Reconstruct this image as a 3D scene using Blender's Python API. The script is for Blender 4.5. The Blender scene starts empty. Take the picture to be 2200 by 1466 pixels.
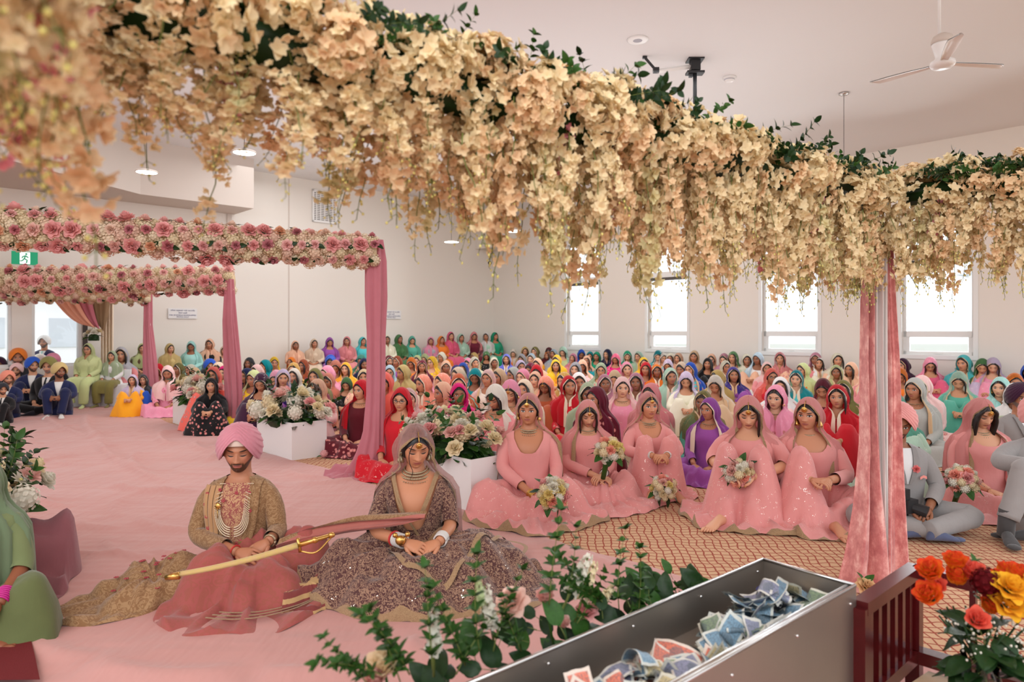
import bpy, math, random, zlib
import numpy as np
from mathutils import Matrix, Vector

# ---------------------------------------------------------------- camera, world, lights, exposure
scene = bpy.context.scene
COL = scene.collection
HC, F, HV = 1.42, 1467.0, 712.0                 # eye height, focal length in px, horizon row
cam_data = bpy.data.cameras.new('camera')
cam = bpy.data.objects.new('camera', cam_data)
COL.objects.link(cam)
cam.location = (0, 0, HC)
cam.rotation_euler = (math.radians(90), 0, 0)
cam_data.sensor_width = 36
cam_data.lens = 36 * F / 2200
cam_data.shift_y = -(733 - HV) / 2200
cam_data.clip_end = 300
cam_data.dof.use_dof = True
cam_data.dof.focus_distance = 5.0
cam_data.dof.aperture_fstop = 2.6
scene.camera = cam
scene.view_settings.view_transform = 'Standard'
scene.view_settings.look = 'None'
scene.view_settings.gamma = 1
scene.view_settings.use_curve_mapping = False
scene.view_settings.exposure = -0.04
scene.cycles.max_bounces = 8
scene.cycles.transparent_max_bounces = 24
scene.cycles.caustics_reflective = False
scene.cycles.caustics_refractive = False

world = bpy.data.worlds.new('overcast_sky')
scene.world = world
world.use_nodes = True
bg = world.node_tree.nodes['Background']
bg.inputs[0].default_value = (0.93, 0.96, 1.0, 1)
bg.inputs[1].default_value = 1.8


def area_light(name, loc, aim, size, size_y, power, color):
    d = bpy.data.lights.new(name, 'AREA')
    d.shape = 'RECTANGLE'
    d.size, d.size_y, d.energy, d.color = size, size_y, power, color
    o = bpy.data.objects.new(name, d)
    COL.objects.link(o)
    o.location = loc
    o.rotation_euler = (Vector(aim) - Vector(loc)).to_track_quat('-Z', 'Y').to_euler()
    return o


def room_pt(a, b, z=0.0):
    """a metres from the far corner along the window wall, b metres from it into the room."""
    return (-0.588 + 0.688 * a - 0.726 * b, 21.57 - 0.726 * a - 0.688 * b, z)


# daylight pouring in through the window wall
area_light('window_daylight', room_pt(9.0, -1.6, 3.0), room_pt(9.0, 6, 0.6), 15.0, 3.6, 1700, (0.90, 0.96, 1.0))
# added fill near the ceiling, ahead of and behind the camera, not hall fixtures
area_light('ceiling_fill', (-1.5, 12.0, 5.05), (-1.5, 12.0, 0), 9.0, 8.0, 380, (0.95, 0.98, 1.0))
area_light('rear_ceiling_fill', (-1.5, -1.2, 4.6), (-0.6, 3.5, 0.6), 5.0, 3.0, 290, (0.98, 0.98, 1.0))

area_light('upward_fill', (-0.5, 11.5, 2.7), (-0.5, 11.5, 6), 10.0, 8.0, 175, (0.88, 0.95, 1.0))  # added fill shining up to brighten the ceiling, not a fixture of the hall

# ---------------------------------------------------------------- coordinates
D1 = np.array([-0.688, 0.726, 0.0])             # along the aisle and the window wall, away from the camera
D2 = np.array([0.726, 0.688, 0.0])              # across the aisle, away to the right


def P(u, v, y):
    return np.array([(u - 1100) / F * y, y, HC + (HV - v) / F * y])


def PS(u, v, s):
    return P(u, v, F / s)


def FL(u, v, z=0.0):
    y = F * (HC - z) / (v - HV)
    return np.array([(u - 1100) / F * y, y, z])


def rnd(seed):
    return random.Random(zlib.crc32(str(seed).encode()))


# ---------------------------------------------------------------- materials
MATS = {}


def nodes_of(name):
    m = bpy.data.materials.new(name)
    m.use_nodes = True
    nt = m.node_tree
    nt.nodes.clear()
    out = nt.nodes.new('ShaderNodeOutputMaterial')
    MATS[name] = m
    return m, nt, out


class N:
    """tiny helper to write node maths"""

    def __init__(self, nt):
        self.nt = nt

    def n(self, kind, **kw):
        x = self.nt.nodes.new(kind)
        for k, v in kw.items():
            setattr(x, k, v)
        return x

    def link(self, a, b):
        self.nt.links.new(a, b)

    def put(self, sock, v):
        if isinstance(v, (int, float)):
            sock.default_value = v
        elif isinstance(v, (tuple, list)):
            sock.default_value = tuple(v) if len(v) != 3 or len(sock.default_value) == 3 else (*v, 1)
        else:
            self.link(v, sock)

    def math(self, op, a, b=None, c=None, clamp=False):
        x = self.n('ShaderNodeMath', operation=op, use_clamp=clamp)
        self.put(x.inputs[0], a)
        if b is not None:
            self.put(x.inputs[1], b)
        if c is not None:
            self.put(x.inputs[2], c)
        return x.outputs[0]

    def mix(self, f, a, b, blend='MIX'):
        x = self.n('ShaderNodeMix', data_type='RGBA', blend_type=blend)
        self.put(x.inputs[0], f)
        self.put(x.inputs[6], a)
        self.put(x.inputs[7], b)
        return x.outputs[2]

    def noise(self, scale, vec=None, detail=3, rough=0.55, out=0):
        x = self.n('ShaderNodeTexNoise')
        x.inputs['Scale'].default_value = scale
        x.inputs['Detail'].default_value = detail
        x.inputs['Roughness'].default_value = rough
        if vec is not None:
            self.link(vec, x.inputs['Vector'])
        return x.outputs[out]

    def coord(self, what='Object'):
        return self.n('ShaderNodeTexCoord').outputs[what]

    def mapping(self, vec, scale=(1, 1, 1), rot=(0, 0, 0)):
        x = self.n('ShaderNodeMapping')
        self.link(vec, x.inputs[0])
        x.inputs['Rotation'].default_value = rot
        x.inputs['Scale'].default_value = scale
        return x.outputs[0]

    def ramp(self, f, stops):
        x = self.n('ShaderNodeValToRGB')
        self.link(f, x.inputs[0])
        e = x.color_ramp.elements
        while len(e) < len(stops):
            e.new(0.5)
        for k, (p, c) in enumerate(stops):
            e[k].position = p
            e[k].color = (*c, 1) if len(c) == 3 else c
        return x.outputs[0]

    def bump(self, h, strength=0.3, dist=0.01):
        x = self.n('ShaderNodeBump')
        x.inputs['Strength'].default_value = strength
        x.inputs['Distance'].default_value = dist
        self.link(h, x.inputs['Height'])
        return x.outputs[0]

    def bsdf(self, color, rough=0.6, metal=0.0, normal=None, sheen=0.0, spec=0.5, emit=None, estr=0.0, alpha=None, trans=0.0):
        x = self.n('ShaderNodeBsdfPrincipled')
        self.put(x.inputs['Base Color'], color)
        self.put(x.inputs['Roughness'], rough)
        self.put(x.inputs['Metallic'], metal)
        x.inputs['Specular IOR Level'].default_value = spec
        x.inputs['Sheen Weight'].default_value = sheen
        if trans:
            x.inputs['Transmission Weight'].default_value = trans
        if normal is not None:
            self.link(normal, x.inputs['Normal'])
        if emit is not None:
            self.put(x.inputs['Emission Color'], emit)
            x.inputs['Emission Strength'].default_value = estr
        if alpha is not None:
            self.put(x.inputs['Alpha'], alpha)
        return x.outputs[0]


def mat_plain(name, color, rough=0.6, metal=0.0, noise=0.0, scale=30, bump=0.0, sheen=0.0, spec=0.5, emit=None, estr=0.0, trans=0.0):
    m, nt, out = nodes_of(name)
    k = N(nt)
    c = color
    nrm = None
    if noise or bump:
        f = k.noise(scale, k.coord())
        if noise:
            dark = tuple(x * (1 - noise) for x in color)
            lite = tuple(min(1, x * (1 + noise)) for x in color)
            c = k.mix(f, dark, lite)
        if bump:
            nrm = k.bump(f, bump)
    k.link(k.bsdf(c, rough, metal, nrm, sheen, spec, emit, estr, None, trans), out.inputs[0])
    return m


def obj_color(k):
    return k.n('ShaderNodeObjectInfo').outputs['Color']


def mat_cloth(name, pattern=None, sheer=0.0, sequins=0.0, rough=0.85, accent=(0.8, 0.62, 0.36), fixed=None, scale=1.0, translucent=0.0):
    """fabric coloured by the object's own colour; pattern in colour and fine relief only"""
    m, nt, out = nodes_of(name)
    k = N(nt)
    base = fixed if fixed else obj_color(k)
    co = k.coord()
    f = k.noise(9 * scale, co, 4)
    c = k.mix(0.35, base, k.mix(f, (0.35, 0.35, 0.35), (0.75, 0.75, 0.75)), 'SOFT_LIGHT')
    h = k.noise(22 * scale, k.mapping(co, (1, 1, 0.35)), 4)
    metal = 0.0
    if pattern == 'brocade':
        v = k.n('ShaderNodeTexVoronoi', feature='F1')
        v.inputs['Scale'].default_value = 34 * scale
        k.link(k.mix(0.25, co, k.noise(12 * scale, co, 2, out=1)), v.inputs['Vector'])
        d = v.outputs['Distance']
        w = k.math('SINE', k.math('ADD', k.math('MULTIPLY', d, 13.0), k.math('MULTIPLY', k.noise(30 * scale, co, 2), 5.0)))
        mask = k.math('GREATER_THAN', w, 0.10)
        c = k.mix(k.math('MULTIPLY', mask, 0.7), c, accent)
        h = k.math('ADD', h, k.math('MULTIPLY', mask, 0.25))
    elif pattern == 'floral':
        v = k.n('ShaderNodeTexVoronoi', feature='F1')
        v.inputs['Scale'].default_value = 18 * scale
        k.link(co, v.inputs['Vector'])
        ring = k.math('LESS_THAN', v.outputs['Distance'], 0.36)
        ctr = k.math('LESS_THAN', v.outputs['Distance'], 0.14)
        c = k.mix(k.math('MULTIPLY', ring, 0.9), c, accent)
        c = k.mix(ctr, c, tuple(min(1, a * 1.4 + .1) for a in accent))
    elif pattern == 'stripe':
        s = k.n('ShaderNodeSeparateXYZ')
        k.link(co, s.inputs[0])
        w = k.math('SINE', k.math('MULTIPLY', s.outputs[2], 200.0 * scale))
        c = k.mix(k.math('GREATER_THAN', w, 0.2), c, accent)
    if sequins:
        v = k.n('ShaderNodeTexVoronoi', feature='F1')
        v.inputs['Scale'].default_value = 75 * scale
        v.inputs['Randomness'].default_value = 0.9
        k.link(co, v.inputs['Vector'])
        spots = k.math('MULTIPLY', k.math('LESS_THAN', v.outputs['Distance'], 0.26),
                       k.math('GREATER_THAN', k.noise(14 * scale, co, 2), 1 - sequins))
        c = k.mix(spots, c, (1.0, 0.95, 0.85))
        metal = spots
        rough = k.math('SUBTRACT', rough, k.math('MULTIPLY', spots, 0.6))
    s = k.bsdf(c, rough, metal, k.bump(h, 0.35, 0.01), sheen=0.25, spec=0.25)
    if translucent:
        tl = k.n('ShaderNodeBsdfTranslucent')
        k.put(tl.inputs[0], c)
        mx = k.n('ShaderNodeMixShader')
        mx.inputs[0].default_value = translucent
        k.link(s, mx.inputs[1])
        k.link(tl.outputs[0], mx.inputs[2])
        s = mx.outputs[0]
    if sheer:
        tr = k.n('ShaderNodeBsdfTransparent')
        mx = k.n('ShaderNodeMixShader')
        k.put(mx.inputs[0], k.math('MULTIPLY', k.math('SUBTRACT', 1.25, f), sheer, clamp=True))
        k.link(s, mx.inputs[1])
        k.link(tr.outputs[0], mx.inputs[2])
        s = mx.outputs[0]
    k.link(s, out.inputs[0])
    return m


def mat_skin(name, gaze='open', beard=None, lips=(0.42, 0.12, 0.11), makeup=0.25, glasses=False, bindi=False):
    m, nt, out = nodes_of(name)
    k = N(nt)
    a = k.n('ShaderNodeAttribute', attribute_name='hp')
    s = k.n('ShaderNodeSeparateXYZ')
    k.link(a.outputs['Vector'], s.inputs[0])
    x, y, z = s.outputs
    ax = k.math('ABSOLUTE', x)
    front = k.math('LESS_THAN', y, -0.02)

    def ell(cx, cz, rx, rz, soft=0.25, xx=ax, zz=z):
        dx = k.math('DIVIDE', k.math('SUBTRACT', xx, cx), rx)
        dz = k.math('DIVIDE', k.math('SUBTRACT', zz, cz), rz)
        d = k.math('ADD', k.math('MULTIPLY', dx, dx), k.math('MULTIPLY', dz, dz))
        v = k.math('MULTIPLY', k.math('SUBTRACT', 1 + soft, d), 1 / (2 * soft), clamp=True)
        return k.math('MULTIPLY', v, front)
    base = obj_color(k)
    c = k.mix(0.5, base, k.mix(k.noise(26, a.outputs['Vector'], 3), (0.4, 0.38, 0.36), (0.62, 0.6, 0.6)), 'SOFT_LIGHT')
    c = k.mix(k.math('MULTIPLY', ell(0.043, -0.028, 0.018, 0.016, 0.9), 0.22), c, (0.75, 0.25, 0.2))
    c = k.mix(k.math('MULTIPLY', ell(0.031, 0.008, 0.019, 0.009, 0.6), makeup), c, (0.16, 0.07, 0.05))
    c = k.mix(k.math('MULTIPLY', ell(0.007, -0.0385, 0.004, 0.0022, 0.6), 0.7), c, (0.10, 0.04, 0.03))
    # brows rise outwards and are thick near the nose
    bz = k.math('SUBTRACT', z, k.math('MULTIPLY', k.math('SUBTRACT', ax, 0.015), 0.10))
    c = k.mix(k.math('MULTIPLY', ell(0.032, 0.0215, 0.0190, 0.0040, 0.4, zz=bz), 0.95), c, (0.018, 0.011, 0.009))
    if gaze == 'open':
        c = k.mix(ell(0.0315, 0.0022, 0.0180, 0.0082, 0.2), c, (0.02, 0.012, 0.01))
        c = k.mix(ell(0.0312, 0.0004, 0.0142, 0.0054, 0.15), c, (0.68, 0.64, 0.6))
        c = k.mix(ell(0.0312, 0.0010, 0.0068, 0.0064, 0.2), c, (0.03, 0.016, 0.01))
    else:
        lz = k.math('ADD', z, k.math('MULTIPLY', k.math('POWER', k.math('DIVIDE', k.math('SUBTRACT', ax, 0.0315), 0.016), 2.0), -0.0035))
        c = k.mix(ell(0.0320, -0.0045, 0.0175, 0.0034, 0.5, zz=lz), c, (0.015, 0.01, 0.01))
    c = k.mix(k.math('MULTIPLY', ell(0.0, -0.0600, 0.0235, 0.0082, 0.35), 0.85), c, lips)
    c = k.mix(k.math('MULTIPLY', ell(0.0, -0.0592, 0.0215, 0.0011, 0.6), 0.8), c, (0.09, 0.02, 0.02))
    if bindi:
        c = k.mix(ell(0.0, 0.026, 0.0032, 0.0034, 0.3), c, (0.25, 0.01, 0.02))
    if beard is not None:
        hz = k.math('ADD', k.math('MULTIPLY', k.math('SUBTRACT', ax, 0.0), -0.75), k.math('ADD', k.math('MULTIPLY', z, -1.0), 0.0))
        # jaw band: low enough, or far enough out to the side
        jaw = k.math('MULTIPLY', k.math('SUBTRACT', k.math('ADD', k.math('MULTIPLY', z, -1.0), k.math('MULTIPLY', ax, 0.85)), 0.078), 110.0, clamp=True)
        low = k.math('MULTIPLY', k.math('SUBTRACT', k.math('MULTIPLY', z, -1.0), 0.0), 60.0, clamp=True)
        jaw = k.math('MULTIPLY', jaw, low)
        jaw = k.math('MULTIPLY', jaw, k.math('LESS_THAN', y, 0.03))
        jaw = k.math('MULTIPLY', jaw, k.math('GREATER_THAN', z, -0.125))
        mous = ell(0.0, -0.0485, 0.030, 0.0050, 0.5)
        side = ell(0.0285, -0.062, 0.006, 0.018, 0.6)
        chin = ell(0.0, -0.084, 0.020, 0.013, 0.5)
        tot = k.math('MAXIMUM', k.math('MAXIMUM', jaw, mous), k.math('MAXIMUM', side, chin))
        tot = k.math('MULTIPLY', tot, k.math('SUBTRACT', 1.0, ell(0.0, -0.0600, 0.022, 0.0072, 0.3)))
        n = k.math('ADD', k.math('MULTIPLY', k.noise(260, a.outputs['Vector'], 2), 0.5), 0.62, clamp=True)
        c = k.mix(k.math('MULTIPLY', tot, n), c, beard)
    nrm = k.bump(k.noise(180, k.coord(), 3), 0.08, 0.003)
    k.link(k.bsdf(c, 0.47, 0.0, nrm, spec=0.4), out.inputs[0])
    nt.nodes[-1] if False else None
    return m


# ---------------------------------------------------------------- mesh building
class MB:
    def __init__(self):
        self.v, self.q, self.m, self.h = [], [], [], []
        self.n = 0

    def add(self, verts, faces, mat=0, hp=None):
        verts = np.asarray(verts, float).reshape(-1, 3)
        self.v.append(verts)
        self.h.append(np.full((len(verts), 3), 9.0) if hp is None else np.asarray(hp, float).reshape(-1, 3))
        if isinstance(faces, np.ndarray):
            faces = faces.tolist()
        for f in faces:
            self.q.append([i + self.n for i in f])
        if isinstance(mat, int):
            self.m += [mat] * len(faces)
        else:
            self.m += list(mat)
        self.n += len(verts)

    def grid(self, Pts, cu=False, cv=False, mat=0, hp=None, capu=False):
        """Pts (r, c, 3); cu closes the rows onto each other, cv closes the columns"""
        Pts = np.asarray(Pts, float)
        r, c = Pts.shape[:2]
        R, C = (r if cu else r - 1), (c if cv else c - 1)
        i, j = np.meshgrid(np.arange(R), np.arange(C), indexing='ij')
        i2, j2 = (i + 1) % r, (j + 1) % c
        f = np.stack([i * c + j, i * c + j2, i2 * c + j2, i2 * c + j], -1).reshape(-1, 4)
        mm = mat if isinstance(mat, int) else np.asarray(mat)[:R, :C].reshape(-1).tolist()
        self.add(Pts.reshape(-1, 3), f, mm, None if hp is None else np.asarray(hp).reshape(-1, 3))
        if capu:
            base = self.n - r * c
            for row in (0, r - 1):
                idx = [base + row * c + q for q in range(c)]
                self.q.append(idx if row else idx[::-1])
                self.m.append(mat if isinstance(mat, int) else 0)

    def tube(self, path, rad, n=8, mat=0, caps=True, flat=1.0, up=(0, 0, 1), folds=0.0, seed=0):
        path = np.asarray(path, float)
        k = len(path)
        rad = np.broadcast_to(np.asarray(rad, float), (k,)) if np.ndim(rad) < 2 else np.asarray(rad)
        t = np.gradient(path, axis=0)
        t /= np.linalg.norm(t, axis=1, keepdims=True) + 1e-9
        a = np.array(up, float)
        if abs(a @ t[0]) > 0.95:
            a = np.array([1.0, 0, 0])
        rows = []
        th = np.arange(n) * 2 * math.pi / n
        rg = rnd(seed)
        ph = rg.random() * 6
        for i in range(k):
            s = np.cross(t[i], a)
            s /= np.linalg.norm(s) + 1e-9
            a = np.cross(s, t[i])
            r = rad[i]
            rr = r * (1 + folds * (np.sin(5 * th + ph + i * 0.9) * 0.5 + np.sin(i * 2.1 + ph + 2 * th) * 0.7))
            rows.append(path[i] + np.outer(np.cos(th) * rr, s) + np.outer(np.sin(th) * rr * flat, a))
        self.grid(np.array(rows), cv=True, mat=mat, capu=caps)

    def box(self, c, size, rot=None, mat=0):
        x, y, z = [s / 2 for s in size]
        v = np.array([[sx * x, sy * y, sz * z] for sx in (-1, 1) for sy in (-1, 1) for sz in (-1, 1)])
        if rot is not None:
            v = v @ np.asarray(rot).T
        self.add(v + np.asarray(c, float), [[0, 1, 3, 2], [4, 6, 7, 5], [0, 4, 5, 1], [2, 3, 7, 6], [0, 2, 6, 4], [1, 5, 7, 3]], mat)

    def ball(self, c, r, n=8, m=6, mat=0):
        r = np.broadcast_to(np.asarray(r, float), (3,))
        ph = np.linspace(0.001, math.pi - 0.001, m)
        th = np.arange(n) * 2 * math.pi / n
        g = np.stack([np.outer(np.sin(ph), np.cos(th)), np.outer(np.sin(ph), np.sin(th)), np.outer(np.cos(ph), np.ones(n))], -1)
        self.grid(g * r + np.asarray(c, float), cv=True, mat=mat)

    def lathe(self, prof, n=20, mat=0, c=(0, 0, 0), caps=True):
        th = np.arange(n) * 2 * math.pi / n
        g = np.array([np.stack([r * np.cos(th), r * np.sin(th), np.full(n, z)], -1) for r, z in prof]) + np.asarray(c, float)
        self.grid(g, cv=True, mat=mat, capu=caps)

    def xform(self, M):
        M = np.array(M)
        self.v = [v @ M[:3, :3].T + M[:3, 3] for v in self.v]
        return self

    def merge(self, other):
        for v, h in zip(other.v, other.h):
            self.v.append(v)
            self.h.append(h)
        self.q += [[i + self.n for i in f] for f in other.q]
        self.m += other.m
        self.n += other.n

    def mesh(self, name, mats, smooth=True, hp=False):
        me = bpy.data.meshes.new(name)
        v = np.concatenate(self.v) if self.v else np.zeros((0, 3))
        me.vertices.add(len(v))
        me.vertices.foreach_set('co', v.astype(np.float32).ravel())
        ls = np.array([len(f) for f in self.q], np.int32)
        idx = np.fromiter((i for f in self.q for i in f), np.int32)
        me.loops.add(len(idx))
        me.loops.foreach_set('vertex_index', idx)
        me.polygons.add(len(ls))
        me.polygons.foreach_set('loop_start', np.concatenate([[0], np.cumsum(ls)[:-1]]).astype(np.int32))
        me.polygons.foreach_set('loop_total', ls)
        me.polygons.foreach_set('material_index', np.array(self.m, np.int32))
        me.polygons.foreach_set('use_smooth', np.full(len(ls), smooth))
        for m in mats:
            me.materials.append(MATS[m] if isinstance(m, str) else m)
        if hp:
            at = me.attributes.new('hp', 'FLOAT_VECTOR', 'POINT')
            at.data.foreach_set('vector', np.concatenate(self.h).astype(np.float32).ravel())
        me.update(calc_edges=True)
        me.validate()
        return me


def link(name, data, parent=None, color=None, loc=None, mats=None):
    o = bpy.data.objects.new(name, data)
    COL.objects.link(o)
    if parent is not None:
        o.parent = parent
    if color is not None:
        o.color = (*color[:3], 1)
    if loc is not None:
        o.location = [float(a) for a in loc]
    if mats:
        for i, m in enumerate(mats):
            if m:
                o.material_slots[i].link = 'OBJECT'
                o.material_slots[i].material = MATS[m]
    return o


def tag(o, label, cat, group=None, kind=None):
    o['label'] = label
    o['category'] = cat
    if group:
        o['group'] = group
    if kind:
        o['kind'] = kind
    return o


def thing(name, label, cat, loc=(0, 0, 0), rz=0.0, group=None, scale=1.0):
    o = bpy.data.objects.new(name, None)
    COL.objects.link(o)
    o.empty_display_size = 0.1
    o.location = [float(a) for a in loc]
    o.rotation_euler = (0, 0, rz)
    o.scale = (scale,) * 3
    return tag(o, label, cat, group)


def struct(name, mb, mats, parent=None, smooth=False, color=None):
    o = link(name, mb.mesh(name, mats, smooth), parent, color)
    o['kind'] = 'structure'
    return o


def Rz(a):
    c, s = math.cos(a), math.sin(a)
    return np.array([[c, -s, 0], [s, c, 0], [0, 0, 1.0]])


def Rx(a):
    c, s = math.cos(a), math.sin(a)
    return np.array([[1.0, 0, 0], [0, c, -s], [0, s, c]])


def Ry(a):
    c, s = math.cos(a), math.sin(a)
    return np.array([[c, 0, s], [0, 1.0, 0], [-s, 0, c]])


def smooth_path(pts, per=4):
    pts = np.asarray(pts, float)
    if len(pts) < 3:
        return np.array([pts[0] + (pts[-1] - pts[0]) * t for t in np.linspace(0, 1, per + 1)])
    e = np.vstack([2 * pts[0] - pts[1], pts, 2 * pts[-1] - pts[-2]])
    out = []
    for i in range(1, len(e) - 2):
        p0, p1, p2, p3 = e[i - 1:i + 3]
        for t in np.arange(per) / per:
            out.append(0.5 * ((2 * p1) + (p2 - p0) * t + (2 * p0 - 5 * p1 + 4 * p2 - p3) * t * t + (3 * p1 - p0 - 3 * p2 + p3) * t ** 3))
    out.append(pts[-1])
    return np.array(out)


def srgb(r, g, b):
    f = lambda c: ((c / 255 + 0.055) / 1.055) ** 2.4 if c > 10 else c / 255 / 12.92
    return (f(r), f(g), f(b))

# ---------------------------------------------------------------- the materials of the place
mat_cloth('cloth')
mat_cloth('cloth_soft', rough=0.95, translucent=0.25)
mat_cloth('cloth_sheer', sheer=0.45, rough=0.9, translucent=0.2)
mat_cloth('cloth_sequin', sequins=0.40, rough=0.95, scale=1.8)
mat_cloth('cloth_sequin_sheer', sequins=0.35, sheer=0.4, rough=0.8)
mat_cloth('cloth_floral', 'floral', accent=(0.62, 0.22, 0.2))
mat_cloth('cloth_brocade', 'brocade', accent=(0.62, 0.40, 0.20))
mat_cloth('cloth_groom', 'brocade', accent=(0.42, 0.26, 0.13), fixed=srgb(140, 104, 70), scale=0.9)
mat_cloth('cloth_shawl', 'brocade', accent=srgb(158, 88, 74), fixed=srgb(166, 86, 80), scale=0.6)
mat_cloth('cloth_stripe', 'stripe', accent=srgb(196, 160, 110), fixed=srgb(132, 62, 58), scale=0.6)
mat_cloth('cloth_bride', 'brocade', accent=srgb(176, 140, 114), fixed=srgb(84, 52, 50), sequins=0.36, scale=1.1)
mat_cloth('cloth_veil', sequins=0.22, sheer=0.62, fixed=srgb(186, 140, 132), rough=0.85)
mat_cloth('gold_lace', 'brocade', accent=srgb(206, 174, 130), fixed=srgb(136, 104, 76), sequins=0.25, scale=3)
mat_cloth('trim', fixed=srgb(214, 180, 140), sequins=0.2)
mat_cloth('trim_cream', fixed=srgb(232, 214, 190), sequins=0.15)
mat_cloth('velvet', rough=0.7)
mat_plain('hair', (0.014, 0.010, 0.009), 0.38, noise=0.3, scale=90)
mat_plain('hair_brown', (0.06, 0.03, 0.018), 0.4, noise=0.3, scale=90)
mat_skin('skin_open')
mat_skin('skin_bindi', bindi=True)
mat_skin('skin_down', 'down')
mat_skin('skin_bride', 'down', lips=(0.36, 0.09, 0.08), makeup=0.5)
mat_skin('skin_maid', 'open', lips=(0.40, 0.11, 0.10), makeup=0.45)
mat_skin('skin_beard', 'open', beard=(0.016, 0.011, 0.010), makeup=0.2)
mat_skin('skin_grey_beard', 'open', beard=(0.22, 0.20, 0.19), makeup=0.2)
mat_skin('skin_groom', 'down', beard=(0.012, 0.008, 0.007), makeup=0.3)
mat_plain('gold', srgb(214, 170, 96), 0.28, 1.0)
mat_plain('pearl', srgb(232, 214, 184), 0.25, 0.1)
mat_plain('kundan', srgb(176, 156, 126), 0.25, 0.6, noise=0.5, scale=220)
mat_plain('red_thread', (0.6, 0.03, 0.03), 0.6)
mat_plain('embroidery', srgb(176, 66, 76), 0.7)
mat_plain('white_bangle', (0.75, 0.72, 0.68), 0.4)
mat_plain('magenta_bangle', srgb(190, 30, 130), 0.4)
mat_plain('black_rubber', (0.012, 0.012, 0.014), 0.5)
mat_plain('eyeglass_frame', (0.02, 0.015, 0.015), 0.3)
mat_plain('wall_paint', srgb(230, 223, 214), 0.85, bump=0.03, scale=60)
mat_plain('ceiling_paint', srgb(226, 225, 224), 0.9, bump=0.02, scale=60)
mat_plain('soffit_paint', srgb(206, 194, 184), 0.9)
mat_plain('white_trim', (0.80, 0.80, 0.78), 0.5)
mat_plain('white_gloss', (0.82, 0.81, 0.79), 0.35)
mat_plain('blind_grey', (0.10, 0.09, 0.085), 0.7)
mat_plain('dark_frame', (0.05, 0.035, 0.03), 0.5)
mat_plain('lamp_glow', (1, 1, 1), 0.5, emit=(1.0, 0.93, 0.84), estr=9.0)
mat_plain('exit_green', (0.0, 0.22, 0.10), 0.5, emit=(0.0, 0.45, 0.2), estr=0.35)
mat_plain('exit_white', (0.9, 0.9, 0.9), 0.5, emit=(0.9, 1, 0.95), estr=0.6)
mat_plain('grey_cloth', srgb(176, 176, 184), 0.9, noise=0.1)
mat_plain('paper_white', (0.78, 0.77, 0.76), 0.7)
mat_plain('ink_blue', (0.03, 0.03, 0.16), 0.7)
mat_plain('steel', (0.36, 0.31, 0.265), 0.42, 0.85, noise=0.08, scale=5, bump=0.02)
mat_plain('steel_screw', (0.6, 0.58, 0.56), 0.25, 1.0)
mat_plain('red_lacquer', srgb(74, 14, 16), 0.22, noise=0.35, scale=14, bump=0.03)
mat_plain('light_board', srgb(206, 176, 142), 0.5, noise=0.1)
mat_plain('red_carpet', srgb(104, 8, 14), 0.95, noise=0.2, scale=200, bump=0.3)
mat_plain('leaf', srgb(48, 84, 30), 0.45, noise=0.45, scale=9, spec=.22)
mat_plain('leaf_dark', srgb(28, 54, 22), 0.42, noise=0.4, scale=12, spec=.22)
mat_plain('leaf_lime', srgb(96, 130, 44), 0.5, noise=0.3, scale=12, spec=.22)
mat_plain('stem', srgb(104, 116, 52), 0.6)
mat_plain('bud', srgb(212, 204, 118), 0.6)
mat_plain('wood_brown', srgb(98, 62, 40), 0.5, noise=0.2)
mat_plain('house_wall', (0.95, 0.95, 0.97), 0.9)
mat_plain('house_roof', (0.66, 0.70, 0.76), 0.9)
mat_plain('grass', (0.5, 0.52, 0.46), 0.95)
mat_plain('breath', (0.62, 0.60, 0.50), 0.7)


def _petal(name, fixed=None, tl=0.35, tip=None):
    m, nt, out = nodes_of(name)
    k = N(nt)
    c = fixed if fixed else obj_color(k)
    g = k.noise(5, k.coord(), 2)
    c = k.mix(0.5, c, k.mix(g, (0.36, 0.34, 0.3), (0.66, 0.66, 0.64)), 'SOFT_LIGHT')
    if tip:
        a = k.n('ShaderNodeAttribute', attribute_name='hp')
        s = k.n('ShaderNodeSeparateXYZ')
        k.link(a.outputs['Vector'], s.inputs[0])
        c = k.mix(s.outputs[0], c, tip)
    d = k.bsdf(c, 0.75, spec=0.2)
    t = k.n('ShaderNodeBsdfTranslucent')
    k.put(t.inputs[0], c)
    mx = k.n('ShaderNodeMixShader')
    mx.inputs[0].default_value = tl
    k.link(d, mx.inputs[1])
    k.link(t.outputs[0], mx.inputs[2])
    k.link(mx.outputs[0], out.inputs[0])


_petal('petal')
_petal('orchid_cream', srgb(240, 223, 183))
_petal('orchid_peach', srgb(239, 212, 172))
_petal('orchid_pink', srgb(232, 156, 168))
_petal('orchid_green', srgb(226, 216, 168))
_petal('fire_rose', srgb(250, 160, 40), tip=srgb(228, 62, 40))


def _glass(name):
    m, nt, out = nodes_of(name)
    k = N(nt)
    g = k.n('ShaderNodeBsdfGlossy')
    g.inputs['Roughness'].default_value = 0.02
    t = k.n('ShaderNodeBsdfTransparent')
    fr = k.n('ShaderNodeFresnel')
    fr.inputs[0].default_value = 1.35
    mx = k.n('ShaderNodeMixShader')
    k.link(fr.outputs[0], mx.inputs[0])
    k.link(t.outputs[0], mx.inputs[1])
    k.link(g.outputs[0], mx.inputs[2])
    k.link(mx.outputs[0], out.inputs[0])


_glass('pane_glass')


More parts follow.
